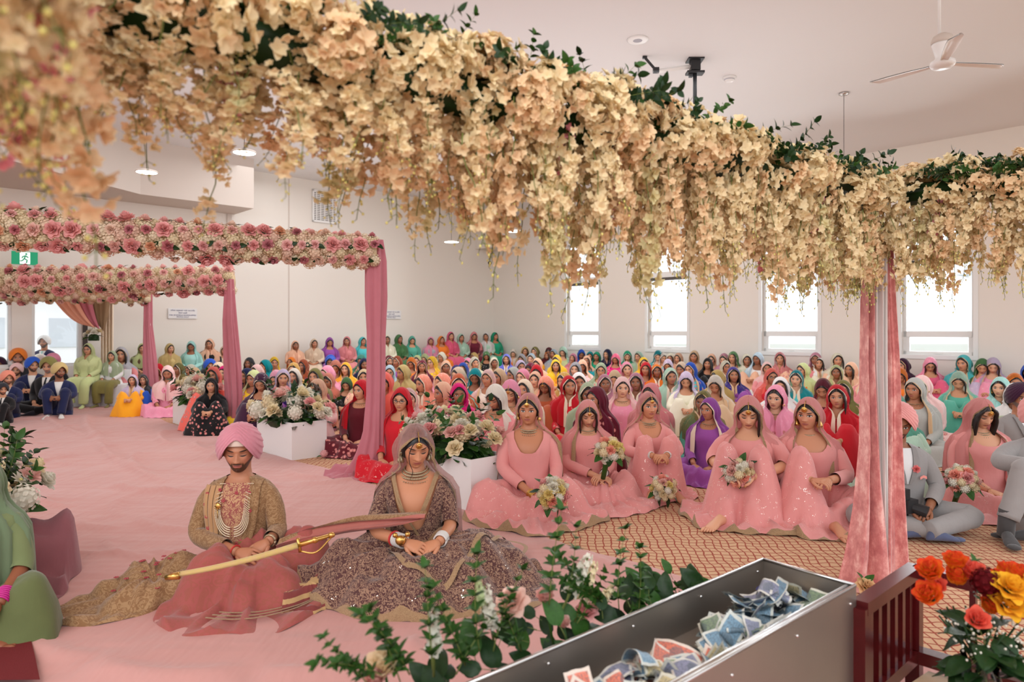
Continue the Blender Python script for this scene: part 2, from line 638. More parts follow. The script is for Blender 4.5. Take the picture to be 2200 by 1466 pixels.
def _carpet():
    m, nt, out = nodes_of('carpet')
    k = N(nt)
    co = k.coord()
    s = k.n('ShaderNodeSeparateXYZ')
    k.link(k.mapping(co, rot=(0, 0, 0.06)), s.inputs[0])
    x, y = s.outputs[0], s.outputs[1]
    wob = k.math('MULTIPLY', k.math('SINE', k.math('MULTIPLY', y, 21.0)), 0.007)
    wob2 = k.math('MULTIPLY', k.math('SINE', k.math('MULTIPLY', x, 29.0)), 0.006)
    n = k.math('MULTIPLY', k.math('SUBTRACT', k.noise(5, co, 2), 0.5), 0.07)

    def lines(c, w, per):
        f = k.math('FRACT', k.math('DIVIDE', k.math('ADD', k.math('ADD', c, w), n), per))
        return k.math('LESS_THAN', k.math('ABSOLUTE', k.math('SUBTRACT', f, 0.5)), 0.085)
    l = k.math('MAXIMUM', lines(x, wob, 0.052), lines(y, wob2, 0.060))
    fine = k.math('MULTIPLY', k.math('SINE', k.math('MULTIPLY', k.math('ADD', x, y), 620.0)), 0.5)
    base = k.mix(k.noise(2.2, co, 3), srgb(220, 186, 150), srgb(200, 162, 128))
    base = k.mix(k.math('MULTIPLY', k.math('GREATER_THAN', fine, 0.2), 0.25), base, srgb(176, 124, 98))
    c = k.mix(k.math('MULTIPLY', l, 0.85), base, srgb(150, 52, 44))
    k.link(k.bsdf(c, 0.95, normal=k.bump(k.noise(220, co, 2), 0.4, 0.004), spec=0.15), out.inputs[0])


_carpet()


def _pinkcloth():
    m, nt, out = nodes_of('pink_cloth')
    k = N(nt)
    co = k.coord()
    c = k.mix(k.noise(1.3, co, 3), srgb(196, 142, 134), srgb(206, 152, 144))
    h = k.math('ADD', k.noise(2.6, k.mapping(co, (1, 0.22, 1), (0, 0, -0.76)), 4, 0.6), k.math('MULTIPLY', k.noise(1.6, k.mapping(co, (0.3, 1.2, 1), (0, 0, -0.5)), 3, 0.6), 1.2))
    k.link(k.bsdf(c, 0.72, normal=k.bump(h, 0.5, 0.10), sheen=0.2, spec=0.3), out.inputs[0])


_pinkcloth()


def _velvet():
    m, nt, out = nodes_of('pink_velvet')
    k = N(nt)
    co = k.coord()
    f = k.noise(16, k.mapping(co, (1, 1, 0.6)), 5, 0.7)
    c = k.ramp(f, [(0.36, srgb(190, 106, 104)), (0.5, srgb(214, 136, 130)), (0.64, srgb(240, 184, 174))])
    k.link(k.bsdf(c, 0.55, normal=k.bump(f, 0.2, 0.01), sheen=0.6, spec=0.4), out.inputs[0])


_velvet()

# ---------------------------------------------------------------- the hall
def wall_a(u):
    q = (u - 1100) / F
    return (21.57 * q + .588) / (.688 + .726 * q)


def wall_b(u):
    q = (u - 1100) / F
    return (-.588 - 21.57 * q) / (.726 - .688 * q)


RP = lambda a, b, z=0.0: np.array(room_pt(a, b, z))
ROT = np.array([[0.688, -0.726, 0], [-0.726, -0.688, 0], [0, 0, 1.0]])   # columns: a, b, z (left-handed in plan, boxes only)


def rbox(mb, a0, a1, b0, b1, z0, z1, mat=0):
    mb.box(RP((a0 + a1) / 2, (b0 + b1) / 2, (z0 + z1) / 2), (abs(a1 - a0), abs(b1 - b0), abs(z1 - z0)), ROT, mat)


CEIL = 5.25
g = MB()
g.add([RP(-1, -1, 0), RP(26, -1, 0), RP(26, 30, 0), RP(-1, 30, 0), RP(-1, -1, -.1), RP(26, -1, -.1), RP(26, 30, -.1), RP(-1, 30, -.1)], [[0, 1, 2, 3], [4, 7, 6, 5]])
struct('floor', g, ['carpet'])
# ceiling: flat field and the slope down to the window wall
g = MB()
g.grid(np.array([[RP(a, b, z) for a in (-0.3, 8, 17.5)] for b, z in ((-.3, 4.95), (0.0, 4.95), (0.25, 5.02), (1.1, 5.17), (2.2, 5.25), (20, 5.25))]))
struct('ceiling', g, ['ceiling_paint'], smooth=True)

# window wall with its openings
WIN = [(3.10, 4.27), (5.85, 7.01), (8.89, 10.12), (11.70, 12.87), (14.6, 15.8)]
Z0, Z1, Z2, Z3 = 0.97, 2.76, 2.90, 3.85
g = MB()
edges = [-0.3] + [x for w in WIN for x in w] + [17.5]
for i in range(0, len(edges), 2):
    rbox(g, edges[i], edges[i + 1], -0.26, 0, 0, 5.2)
for a0, a1 in WIN:
    rbox(g, a0, a1, -0.26, 0, 0, Z0)
    rbox(g, a0, a1, -0.26, 0, Z3, 5.2)
struct('wall_right', g, ['wall_paint'])
for i, (a0, a1) in enumerate(WIN):
    g = MB()
    w = 0.07
    rbox(g, a0 - w, a1 + w, -0.005, 0.022, Z0 - w, Z0 + 0.005)
    rbox(g, a0 - w, a0 + .005, -0.005, 0.020, Z0, Z3)
    rbox(g, a1 - .005, a1 + w, -0.005, 0.020, Z0, Z3)
    rbox(g, a0 - w, a1 + w, -0.005, 0.022, Z3 - .005, Z3 + w)
    win = struct('window_%d' % (i + 1), g, ['white_trim'])
    f = MB()
    rbox(f, a0, a1, -0.24, 0.0, Z0 - .004, Z0 + .01)
    rbox(f, a0, a0 + 0.05, -0.19, -0.10, Z0, Z3)
    rbox(f, a1 - 0.05, a1, -0.19, -0.10, Z0, Z3)
    rbox(f, a0, a1, -0.19, -0.10, Z0, Z0 + 0.07)
    rbox(f, a0, a1, -0.19, -0.10, 1.31, 1.42)
    rbox(f, a0, a1, -0.20, -0.02, Z1, Z2)
    rbox(f, a0, a1, -0.19, -0.10, Z3 - 0.06, Z3)
    rbox(f, a0 + .05, a0 + 0.10, -0.17, -0.11, Z0, 1.31)
    rbox(f, a1 - .10, a1 - 0.05, -0.17, -0.11, Z0, 1.31)
    struct('window_frame', f, ['white_trim'], win)
    p = MB()
    rbox(p, a0 + .05, a1 - .05, -0.150, -0.144, Z0 + .05, Z3 - .05)
    struct('pane', p, ['pane_glass'], win)
    p = MB()
    rbox(p, a0 + .06, a1 - .06, -0.13, -0.05, Z1 - 0.07, Z1)
    struct('blind_headrail', p, ['blind_grey'], win)
    p = MB()
    rbox(p, (a0 + a1) / 2 - .07, (a0 + a1) / 2 + .07, -0.10, -0.085, Z0 + 0.03, Z0 + 0.045)
    struct('window_handle', p, ['white_gloss'], win)

# far wall (left of the corner) with the two windows at its left end
g = MB()
BW = [(11.22, 12.05), (12.37, 13.4), (13.75, 14.8)]
edges = [-0.26] + [x for w in BW for x in w] + [20]
for i in range(0, len(edges), 2):
    rbox(g, -0.26, 0, edges[i], edges[i + 1], 0, 5.25)
for b0, b1 in BW:
    rbox(g, -0.26, 0, b0, b1, 0, 0.72)
    rbox(g, -0.26, 0, b0, b1, 2.6, 5.25)
struct('wall_back', g, ['wall_paint'])
for i, (b0, b1) in enumerate(BW):
    g = MB()
    for (x0, x1, z0, z1) in ((b0, b0 + .05, .72, 2.6), (b1 - .05, b1, .72, 2.6), (b0, b1, .72, .78), (b0, b1, 2.54, 2.6)):
        rbox(g, -0.20, -0.02, x0, x1, z0, z1)
    win = struct('window_%d' % (i + 6), g, ['white_trim'])
    p = MB()
    rbox(p, -0.13, -0.124, b0 + .05, b1 - .05, .78, 2.54)
    struct('pane', p, ['pane_glass'], win)
g = MB()
rbox(g, 0.0, 0.05, 11.12, 11.20, 0.72, 2.65)
struct('trim_1', g, ['dark_frame'])
# joints and bulkheads
g = MB()
rbox(g, 0.0, 0.03, wall_b(497), wall_b(487), 0, 4.3)
struct('trim_2', g, ['soffit_paint'])
g = MB()
rbox(g, 0.0, 0.004, wall_b(622), wall_b(619), 0, 5.2)
struct('trim_3', g, ['soffit_paint'])
K = np.array([-7.4, 13.6, 0])
far = K + 2.29 * D2
poly = [K - 5 * np.array([.22, .975, 0]), K, far, far + 1.35 * D1, far + 1.35 * D1 - 12 * D2, K - 5 * np.array([.22, .975, 0]) - 5 * D2]
g = MB()
n = len(poly)
g.add([p + np.array([0, 0, 4.15]) for p in poly] + [p + np.array([0, 0, 5.3]) for p in poly],
      [list(range(n))[::-1], list(range(n, 2 * n))] + [[i, (i + 1) % n, (i + 1) % n + n, i + n] for i in range(n)])
struct('ceiling_bulkhead', g, ['soffit_paint'])
g = MB()
rbox(g, 0.0, 1.3, 0.0, 0.75, 3.95, 4.55)
rbox(g, 0.0, 0.6, 0.0, 1.6, 4.55, 5.25)
struct('ceiling_duct_box', g, ['wall_paint'])
g = MB()
rbox(g, 0, 0.02, -0.0, 11.0, 0, 0.12)
struct('baseboard_back', g, ['white_trim'])
g = MB()
rbox(g, 0, 17, 0, 0.02, 0, 0.12)
struct('baseboard_right', g, ['white_trim'])

# outside: pale ground and the neighbours' houses, washed out by daylight
g = MB()
g.box((0, 25, -0.6), (160, 160, 0.2))
struct('outside_ground', g, ['grass'])


def house(c, w, d, h, label, rz):
    t = thing('house', label, 'house', (c[0], c[1], -0.5), rz)
    a = MB()
    a.box((0, 0, h / 2), (w, d, h))
    link('wall', a.mesh('wall', ['house_wall'], False), t)
    r = MB()
    o = 0.4
    r.add([(-w / 2 - o, -d / 2 - o, h), (w / 2 + o, -d / 2 - o, h), (w / 2 + o, d / 2 + o, h), (-w / 2 - o, d / 2 + o, h), (-w / 2 + d / 3, 0, h + d * .35), (w / 2 - d / 3, 0, h + d * .35)],
          [[0, 1, 5, 4], [1, 2, 5], [2, 3, 4, 5], [3, 0, 4], [3, 2, 1, 0]])
    link('roof', r.mesh('roof', ['house_roof'], False), t)
    for x in (-w * .3, 0, w * .3):
        p = MB()
        p.box((x, -d / 2 - .02, h * .55), (w * .16, .06, h * .3))
        link('window', p.mesh('window', ['house_roof'], False), t)
        q = MB()


house(RP(-16, 9.0), 9, 7, 3.4, 'pale house with grey roof seen through the far left window', math.atan2(D2[1], D2[0]))
house(RP(13.2, -22), 9, 8, 4.2, 'faint grey-roofed house beyond the rightmost window', math.atan2(D1[1], D1[0]))

# ---------------------------------------------------------------- cloth runner on the floor
def cloth_z(a, b):
    z = 0.008 + 0.004 * np.sin(1.9 * a + 3 * np.sin(1.1 * b)) + 0.003 * np.sin(4.3 * b + 2 * np.sin(a * 1.7))
    for (a0, b0, a1, b1, h, w) in RIDGES:
        dx, dy = a1 - a0, b1 - b0
        L = dx * dx + dy * dy
        t = ((a - a0) * dx + (b - b0) * dy) / L
        tc = np.clip(t, 0, 1)
        bend = 0.10 * np.sin(tc * 3.14)
        d = np.hypot(a - a0 - tc * dx + bend * dy / math.sqrt(L), b - b0 - tc * dy - bend * dx / math.sqrt(L))
        z = z + 2.3 * h * np.exp(-(d / w) ** 2) * np.sqrt(np.clip(1 - np.abs(2 * tc - 1) ** 3, 0, 1))
    return z


def ab(p):
    v = np.array([p[0] + .588, p[1] - 21.57])
    return v @ np.array([.688, -.726]), v @ np.array([-.726, -.688])


rg = rnd('ridges')
RIDGES = []
for (u0, v0, u1, v1, h, w) in [(80, 885, 205, 945, .02, .05), (205, 945, 360, 1040, .018, .05), (10, 905, 190, 895, .02, .06), (190, 892, 225, 950, .02, .06), (110, 990, 215, 998, .012, .05), (240, 1045, 420, 1060, .018, .05),
                               (300, 980, 312, 1010, .02, .04), (355, 925, 368, 960, .02, .05), (425, 950, 460, 975, .018, .05), (440, 995, 455, 960, .02, .05), (130, 1170, 260, 1190, .008, .05), (300, 1110, 420, 1140, .012, .05),
                               (340, 1185, 400, 1180, .010, .05), (560, 1450, 900, 1400, .018, .07), (200, 1425, 520, 1450, .016, .07), (620, 1010, 700, 1030, .014, .06), (100, 1330, 180, 1420, .014, .06),
                               (640, 1040, 760, 1030, .014, .06), (560, 1010, 600, 1050, .016, .05), (1180, 1160, 1420, 1260, .014, .07), (1250, 1185, 1490, 1270, .012, .06), (880, 1370, 1000, 1420, .014, .06), (60, 930, 160, 925, .012, .05)]:
    A, B = ab(FL(u0, v0)), ab(FL(u1, v1))
    RIDGES.append((*A, *B, h, w))
for _ in range(60):
    a, b, t = rg.uniform(2, 12), rg.uniform(11.4, 15.5), rg.uniform(-0.5, 0.9)
    L = rg.uniform(.2, .9)
    RIDGES.append((a, b, a + L * math.cos(t), b + L * math.sin(t), rg.uniform(.006, .014), rg.uniform(.03, .06)))
na, nb = 330, 190
A, B = np.meshgrid(np.linspace(0, 1, na), np.linspace(0, 1, nb), indexing='ij')
bmin = 10.98 + 0.03 * np.sin(A * 40) + 0.02 * np.sin(A * 97)
a_ = 1.1 + A ** 0.8 * 16.6
b_ = bmin + B * (18.0 - bmin)
Z = cloth_z(a_, b_)
Z = np.where((B == 0) | (A == 0), 0.001, Z)
pts = np.stack([-0.588 + 0.688 * a_ - 0.726 * b_, 21.57 - 0.726 * a_ - 0.688 * b_, Z], -1)
g = MB()
g.grid(pts)
ped = link('floor_cloth', g.mesh('floor_cloth', ['pink_cloth']))
tag(ped, 'wide dusty pink cloth laid wrinkled over the aisle floor', 'cloth')
g = MB()
g.grid(np.array([[RP(a, b, 0.004 + 0.003 * math.sin(3 * a + 2 * b)) for b in np.linspace(10.9, 18, 30)] for a in np.linspace(0.05, 1.6, 12)]))
o = link('floor_sheet', g.mesh('floor_sheet', ['grey_cloth']))
tag(o, 'pale grey sheet on the floor beyond the pink cloth, under the men', 'sheet')
g = MB()
g.grid(np.array([[FL(u, v) + (0, 0, 0.034 + 0.002 * math.sin(u * .3)) for u in np.linspace(u0, u1, 6)] for v, u0, u1 in ((1340, -120, 50), (1390, -150, 66), (1430, -170, 76), (1480, -190, 86))]))
o = link('floor_mat', g.mesh('floor_mat', ['red_carpet']))
tag(o, 'dark red floor mat at the lower left corner', 'mat')

# ---------------------------------------------------------------- people
HEAD = (0.074, 0.095, 0.115)


def G(x, s):
    return np.exp(-(x / s) ** 2)


def head_pts(nl, nf):
    t = -math.pi + np.arange(nl) * 2 * math.pi / nl
    th = t - 0.5 * np.sin(t)
    u = np.linspace(0, 1, nf)
    ph = np.clip(math.pi * (u + 0.06 * np.sin(2 * math.pi * u)), 0.02, math.pi - 0.02)
    TH, PH = np.meshgrid(th, ph)
    a, b, c = HEAD
    x = a * np.sin(PH) * np.sin(TH)
    y = -b * np.sin(PH) * np.cos(TH)
    z = c * np.cos(PH)
    # fuller cheeks and a squarer side, jaw narrowing to the chin
    x *= 1 + 0.06 * np.sin(PH) ** 6
    k = np.clip((-z - 0.005) / 0.11, 0, 1)
    x *= 1 - 0.30 * k ** 1.3 + 0.22 * G(k - 1.0, 0.25)
    y = np.where(y < 0, y * (1 + 0.12 * k), y * (1 - 0.55 * k ** 0.8)) - 0.012 * k ** 2
    fr = np.clip(-y / 0.05, 0, 1)
    ax = np.abs(x)
    d = np.zeros_like(x)
    nose = np.clip((0.016 - z) / 0.050, 0, 1) * (z > -0.0375) + np.clip((-0.0375 - z) / -0.008 + 1, 0, 1) * (z <= -0.0375)
    d += 0.021 * nose * G(x, 0.0085 + 0.006 * np.clip(-z / 0.035, 0, 1))
    d += 0.005 * G(ax - 0.012, 0.006) * G(z + 0.034, 0.008)
    d -= 0.0085 * G(ax - 0.030, 0.015) * G(z - 0.003, 0.011)
    d += 0.0035 * G(ax - 0.031, 0.012) * G(z - 0.000, 0.007)
    d += 0.0045 * G(z - 0.024, 0.009) * G(x, 0.045)
    d += 0.0045 * G(ax - 0.043, 0.016) * G(z + 0.024, 0.017)
    d += 0.0060 * G(x, 0.021) * (G(z + 0.0545, 0.0045) + 1.1 * G(z + 0.0655, 0.0055))
    d -= 0.0025 * G(x, 0.022) * G(z + 0.0595, 0.0022)
    d -= 0.0030 * G(x, 0.018) * G(z + 0.0765, 0.006)
    d += 0.0065 * G(x, 0.020) * G(z + 0.094, 0.013)
    y = y - d * fr
    return np.stack([x, y, z], -1)


def frame(p, d, up):
    d = np.array(d, float)
    d /= np.linalg.norm(d)
    x = np.cross(d, up)
    x /= np.linalg.norm(x) + 1e-9
    z = np.cross(x, d)
    M = np.eye(4)
    M[:3, 0], M[:3, 1], M[:3, 2], M[:3, 3] = x, d, z, p
    return M


def hand(mb, wrist, d, up, side, curl=0.5, lod=1, size=1.0):
    """palm, four fingers of different lengths and a thumb leaving the side of the palm; side +1 puts the thumb on +x"""
    h = MB()
    n = (5, 8)[lod > 1]
    py = np.array([0.0, 0.02, 0.045, 0.07, 0.088])
    pw = np.array([0.024, 0.030, 0.037, 0.040, 0.036])
    pt = np.array([0.018, 0.017, 0.016, 0.014, 0.010])
    rows = []
    th = np.arange(2 * n) * math.pi / n
    for y, w, t in zip(py, pw, pt):
        rows.append(np.stack([np.cos(th) * w, np.full(2 * n, y), np.sin(th) * t - 0.006 * (y / 0.09) * curl], -1))
    h.grid(np.array(rows), cv=True, capu=True)
    for k, (fx, L, sp) in enumerate(((0.029, 0.070, 0.10), (0.0095, 0.078, 0.03), (-0.0105, 0.073, -0.04), (-0.029, 0.058, -0.12))):
        ang = 0.12 + curl * 0.5 + 0.03 * k
        p = np.array([fx * side, 0.082, -0.004 * curl])
        pts = [p - np.array([0, 0.012, 0])]
        dirx = sp * side
        for q, f in enumerate((0.42, 0.32, 0.26)):
            pts.append(p.copy())
            p = p + L * f * np.array([math.sin(dirx) * math.cos(ang), math.cos(ang) * math.cos(dirx), -math.sin(ang)])
            ang += curl * (0.95, 0.75, 0.5)[q]
        pts.append(p)
        h.tube(smooth_path(pts, 2 if lod > 1 else 1), np.interp(np.linspace(0, 1, len(smooth_path(pts, 2 if lod > 1 else 1))), [0, .3, .8, 1], [0.0092, 0.0088, 0.0074, 0.0045]), n)
    pts = [(0.020 * side, 0.012, -0.004), (0.040 * side, 0.036, -0.012), (0.050 * side, 0.062, -0.020 - 0.01 * curl), (0.044 * side, 0.086, -0.028 - 0.014 * curl)]
    sp = smooth_path(pts, 2)
    h.tube(sp, np.interp(np.linspace(0, 1, len(sp)), [0, .4, .8, 1], [0.013, 0.0115, 0.0095, 0.005]), n)
    h.v = [v * size for v in h.v]
    h.xform(frame(wrist, d, up))
    mb.merge(h)


def foot(mb, heel, d, up=(0, 0, 1), side=1, lod=1, sock=False):
    h = MB()
    py = np.array([-0.035, -0.02, 0.02, 0.07, 0.12, 0.165, 0.185])
    pw = np.array([0.012, 0.028, 0.031, 0.033, 0.042, 0.043, 0.030])
    pt = np.array([0.012, 0.030, 0.040, 0.034, 0.024, 0.016, 0.010])
    th = np.arange(12) * math.pi / 6
    h.grid(np.array([np.stack([np.cos(th) * w, np.full(12, y), np.sin(th) * t + t - 0.035], -1) for y, w, t in zip(py, pw, pt)]), cv=True, capu=True)
    if sock:
        h.ball((0, 0.19, -0.02), (0.04, 0.045, 0.016), 10, 6)
    else:
        for k, (x, r, L) in enumerate(((0.030, 0.0125, 0.05), (0.010, 0.009, 0.045), (-0.006, 0.0085, 0.038), (-0.021, 0.008, 0.030), (-0.035, 0.0075, 0.020))):
            h.tube([(x * side, 0.165, -0.020), (x * side, 0.18 + L * 0.5, -0.018), (x * side, 0.18 + L, -0.024)], [r, r * 1.05, r * 0.55], 6)
    h.xform(frame(heel, d, up))
    mb.merge(h)


FPROF = np.array([(0.00, .185, .155, .0), (.05, .20, .165, .0), (.12, .19, .155, .0), (.22, .155, .125, .0), (.29, .142, .112, -.003), (.37, .150, .120, -.010), (.43, .162, .130, -.016), (.48, .165, .120, -.010), (.53, .172, .092, .0), (.565, .155, .075, .006), (.59, .100, .060, .012), (.61, .058, .054, .014)])
MPROF = np.array([(0.00, .18, .15, .0), (.05, .19, .155, .0), (.12, .18, .15, .0), (.22, .165, .13, .0), (.32, .172, .128, -.003), (.42, .188, .135, -.008), (.49, .198, .125, -.005), (.54, .200, .100, .0), (.575, .170, .080, .006), (.60, .110, .066, .012), (.62, .066, .060, .014)])


def prof(PR, z):
    return [np.interp(z, PR[:, 0], PR[:, q]) for q in (1, 2, 3)]


def cap_height(x, y, caps, slope=2.2, p=9):
    H = np.zeros_like(x)
    for (ax, ay, az, ar), (bx, by, bz, br) in caps:
        dx, dy = bx - ax, by - ay
        L = dx * dx + dy * dy + 1e-9
        t = np.clip(((x - ax) * dx + (y - ay) * dy) / L, 0, 1)
        d = np.hypot(x - ax - t * dx, y - ay - t * dy)
        zc, r = az + (bz - az) * t, ar + (br - ar) * t
        h = np.where(d < r * 0.8, zc + np.sqrt(np.maximum(r * r - d * d, 0)), zc + 0.6 * r - (d - 0.8 * r) * slope)
        H += np.maximum(h, 0) ** p
    return H ** (1 / p)


LEGS = {
    'lotus': [((0, .02, .12, .15), (0, -.05, .11, .12)), ((.10, 0, .11, .11), (.33, -.26, .12, .085)), ((-.10, 0, .11, .11), (-.33, -.26, .12, .085)), ((.33, -.26, .10, .085), (-.08, -.40, .07, .065)), ((-.33, -.26, .10, .085), (.08, -.40, .07, .065))],
    'knees': [((0, .02, .12, .15), (0, -.05, .11, .12)), ((.09, 0, .12, .11), (.11, -.33, .40, .080)), ((-.09, 0, .12, .11), (-.11, -.33, .40, .080)), ((.11, -.33, .40, .080), (.10, -.47, .10, .07)), ((-.11, -.33, .40, .080), (-.10, -.47, .10, .07))],
    'oneknee': [((0, .02, .12, .15), (0, -.05, .11, .12)), ((.09, 0, .12, .11), (.30, -.30, .12, .090)), ((-.09, 0, .12, .11), (-.14, -.32, .40, .085)), ((.30, -.30, .11, .090), (-.02, -.44, .07, .065)), ((-.14, -.32, .40, .085), (-.12, -.46, .10, .07))],
    'side': [((0, .02, .12, .16), (0, -.05, .11, .12)), ((.05, 0, .12, .12), (-.30, -.30, .14, .09)), ((-.05, 0, .10, .12), (-.16, -.38, .11, .09)), ((-.30, -.30, .12, .09), (.22, -.34, .08, .07)), ((-.16, -.38, .09, .09), (.40, -.20, .07, .065))],
}


def drape_mesh(mb, caps, center, R, nr=22, nt=56, fold=0.012, nfold=13, seed=0, border=0, slope=2.2, ripple=0.06, lift=0.0):
    """one continuous cloth laid over the legs and out onto the floor; the last rings can be a border"""
    rg = rnd(seed)
    ph = [rg.random() * 6.28 for _ in range(8)]
    th = np.arange(nt) * 2 * math.pi / nt
    Rt = (R(th) if callable(R) else R * np.ones(nt)) * (1 + ripple * np.sin(5 * th + ph[0]) + ripple * 0.6 * np.sin(9 * th + ph[1]))
    t = np.linspace(0.0, 1, nr) ** 0.85
    TT, TH = np.meshgrid(t, th, indexing='ij')
    rr = TT * Rt[None, :]
    x = center[0] + rr * np.sin(TH)
    y = center[1] - rr * np.cos(TH)
    z = cap_height(x, y, caps, slope)
    base = 0.012 + 0.018 * (0.5 + 0.5 * np.sin(nfold * TH + ph[2] + 5 * TT)) * TT
    w = np.clip((z - base) / 0.05, 0, 1)
    f = np.sin(nfold * TH + ph[3] + 2.5 * np.sin(3 * TH + ph[4]) + 4 * TT) + 0.6 * np.sin(1.7 * nfold * TH + ph[5] - 7 * TT)
    z = np.maximum(z, base) + fold * f * np.clip(TT * 3, 0, 1) * (0.4 + 0.6 * (1 - w)) * 0.8 + fold * 0.6 * w * np.sin(23 * x + 17 * y + ph[6])
    crease = 1 - np.abs(np.sin(0.5 * nfold * TH + ph[5] + 1.6 * np.sin(2 * TH + ph[6]) + 2.2 * TT * np.sin(3 * TH + ph[7]))) ** 0.6
    z = z + fold * 1.5 * crease * np.clip(TT * 2.5 - .2, 0, 1)
    crease2 = 1 - np.abs(np.sin(9 * x + 4 * np.sin(5 * y + ph[1]) + ph[2])) ** 0.7
    z = z + fold * 0.8 * crease2 * w
    z = np.maximum(z, 0.006) + lift
    z[-1] = 0.003 + 0.012 * (0.5 + 0.5 * np.sin(nfold * 1.3 * th + ph[7]))
    mat = np.zeros((nr, nt), int)
    if border:
        mat[-1 - border:, :] = 1
    mb.grid(np.stack([x, y, z], -1), cv=True, mat=mat)


def arc_rows(abc, cy, phis, opens, nc, th_bias=0.0):
    a, b, c = abc
    rows, lon = [], []
    for ph, op in zip(phis, opens):
        s = np.linspace(0, 1, nc)
        th = op + s * (2 * math.pi - 2 * op)
        rows.append(np.stack([a * math.sin(ph) * np.sin(th), cy - b * math.sin(ph) * np.cos(th), np.full(nc, c * math.cos(ph))], -1))
        lon.append(th)
    return np.array(rows), np.array(lon)


def hood(mb, Hm, Tm, style, seed, nc=44, trim=2, phi0=0.68, A=1.0, big=1.0, fold=0.012, hem=None):
    rg = rnd(seed)
    ph0 = [rg.random() * 6.28 for _ in range(6)]
    phis = np.concatenate([np.linspace(0.03, phi0, 6), phi0 + np.linspace(0, 1, 13)[1:] ** 1.6 * (2.02 - phi0)])
    op = np.array([0.0 if p <= phi0 else A * min(1, ((p - phi0) / 0.75)) ** 0.5 for p in phis])
    rows, lon = arc_rows((0.094 * big, 0.116 * big, 0.130), 0.012, phis, op, nc)
    k = np.clip((phis - 1.2) / 0.8, 0, 1)[:, None]
    rows[:, :, 0] *= 1 + 0.10 * k
    rows[:, :, 1] += np.where(rows[:, :, 1] > 0, 0.02 * k, 0)
    # hood rows in the body's frame
    H = rows @ Hm[:3, :3].T + Hm[:3, 3]
    styles = {
        'wrap': [(.655, .100, .105, .020, .85), (.630, .100, .108, .018, .55), (.605, .118, .120, .012, .25), (.575, .165, .135, .008, .06), (.535, .215, .145, .004, .03), (.48, .238, .158, .0, .03), (.42, .243, .165, .0, .03), (.35, .243, .170, .0, .04), (.27, .245, .172, .0, .05)],
        'open': [(.655, .108, .110, .020, .95), (.625, .118, .120, .018, .85), (.590, .150, .135, .012, .72), (.550, .200, .142, .008, .62), (.49, .232, .150, .004, .58), (.41, .242, .158, .0, .56), (.32, .246, .165, .0, .56), (.22, .250, .170, .0, .58), (.13, .26, .175, .0, .60)],
        'back': [(.655, .105, .108, .026, 1.1), (.625, .115, .118, .024, 1.15), (.590, .145, .128, .02, 1.2), (.550, .195, .135, .015, 1.25), (.49, .225, .148, .01, 1.3), (.41, .235, .156, .0, 1.32), (.32, .240, .165, .0, 1.35), (.22, .245, .170, .0, 1.4), (.12, .25, .175, .0, 1.4)],
    }
    tgt = styles[style]
    if hem is not None:
        tgt = [t for t in tgt if t[0] > hem]
    body, blon = [], []
    for (z, rx, ry, cy, o) in tgt:
        s = np.linspace(0, 1, nc)
        th = o + s * (2 * math.pi - 2 * o)
        body.append(np.stack([rx * np.sin(th), cy - ry * np.cos(th), np.full(nc, z)], -1))
        blon.append(th)
    body = np.array(body) @ Tm[:3, :3].T + Tm[:3, 3]
    blon = np.array(blon)
    # lean the first rows towards the turned head so that the cloth runs on
    off = H[-1].mean(0) - body[0].mean(0)
    last = H[-1]
    for i, w in enumerate((0.7, 0.42, 0.2, 0.08)):
        if i < len(body):
            body[i] = body[i] * (1 - w) + (last + (body[i].mean(0) - last.mean(0)) * np.array([0.4, 0.4, 1.0])) * w
    R = np.concatenate([H, body])
    L = np.concatenate([lon, blon])
    n = len(R)
    ctr = R.mean(1, keepdims=True)
    d = R - ctr
    d[:, :, 2] = 0
    ln = np.linalg.norm(d, axis=2, keepdims=True) + 1e-6
    amp = (fold * np.clip((np.arange(n) - 9) / 12.0, 0.10, 1.0))[:, None]
    i = np.arange(n)[:, None]
    f = np.sin(8 * L + ph0[0] + 0.10 * i) + 0.7 * np.sin(15 * L + ph0[1] - 0.12 * i) + 0.5 * np.sin(27 * L + ph0[2] + 0.2 * i)
    R = R + d / ln * (amp * f)[:, :, None]
    R[-1, :, 2] += 0.02 * np.sin(5 * L[-1] + ph0[3])
    mat = np.zeros((n, nc), int)
    if trim:
        mat[6:, :trim] = 1
        mat[6:, nc - 1 - trim:] = 1
    mb.grid(R, mat=mat)


def hair_cap(mb, Hm, nc=36, phi0=1.02, A=0.98, long=0, seed=0):
    phis = np.concatenate([np.linspace(0.02, phi0, 8), phi0 + np.linspace(0, 1, 11)[1:] ** 1.5 * (1.95 - phi0)])
    op = np.array([0.015 if p <= phi0 else A * min(1, ((p - phi0) / 0.55)) ** 0.55 for p in phis])
    rows, lon = arc_rows((0.081, 0.104, 0.1225), 0.006, phis, op, nc)
    part = 0.0035 * np.exp(-(rows[:, :, 0] / 0.005) ** 2)
    rows[:, :, 2] -= np.where(rows[:, :, 1] < 0.04, part, 0)
    st = 0.0012 * np.sin(lon * 34)
    rows[:, :, 0] *= 1 + st / 0.08
    mb.grid(rows @ Hm[:3, :3].T + Hm[:3, 3])


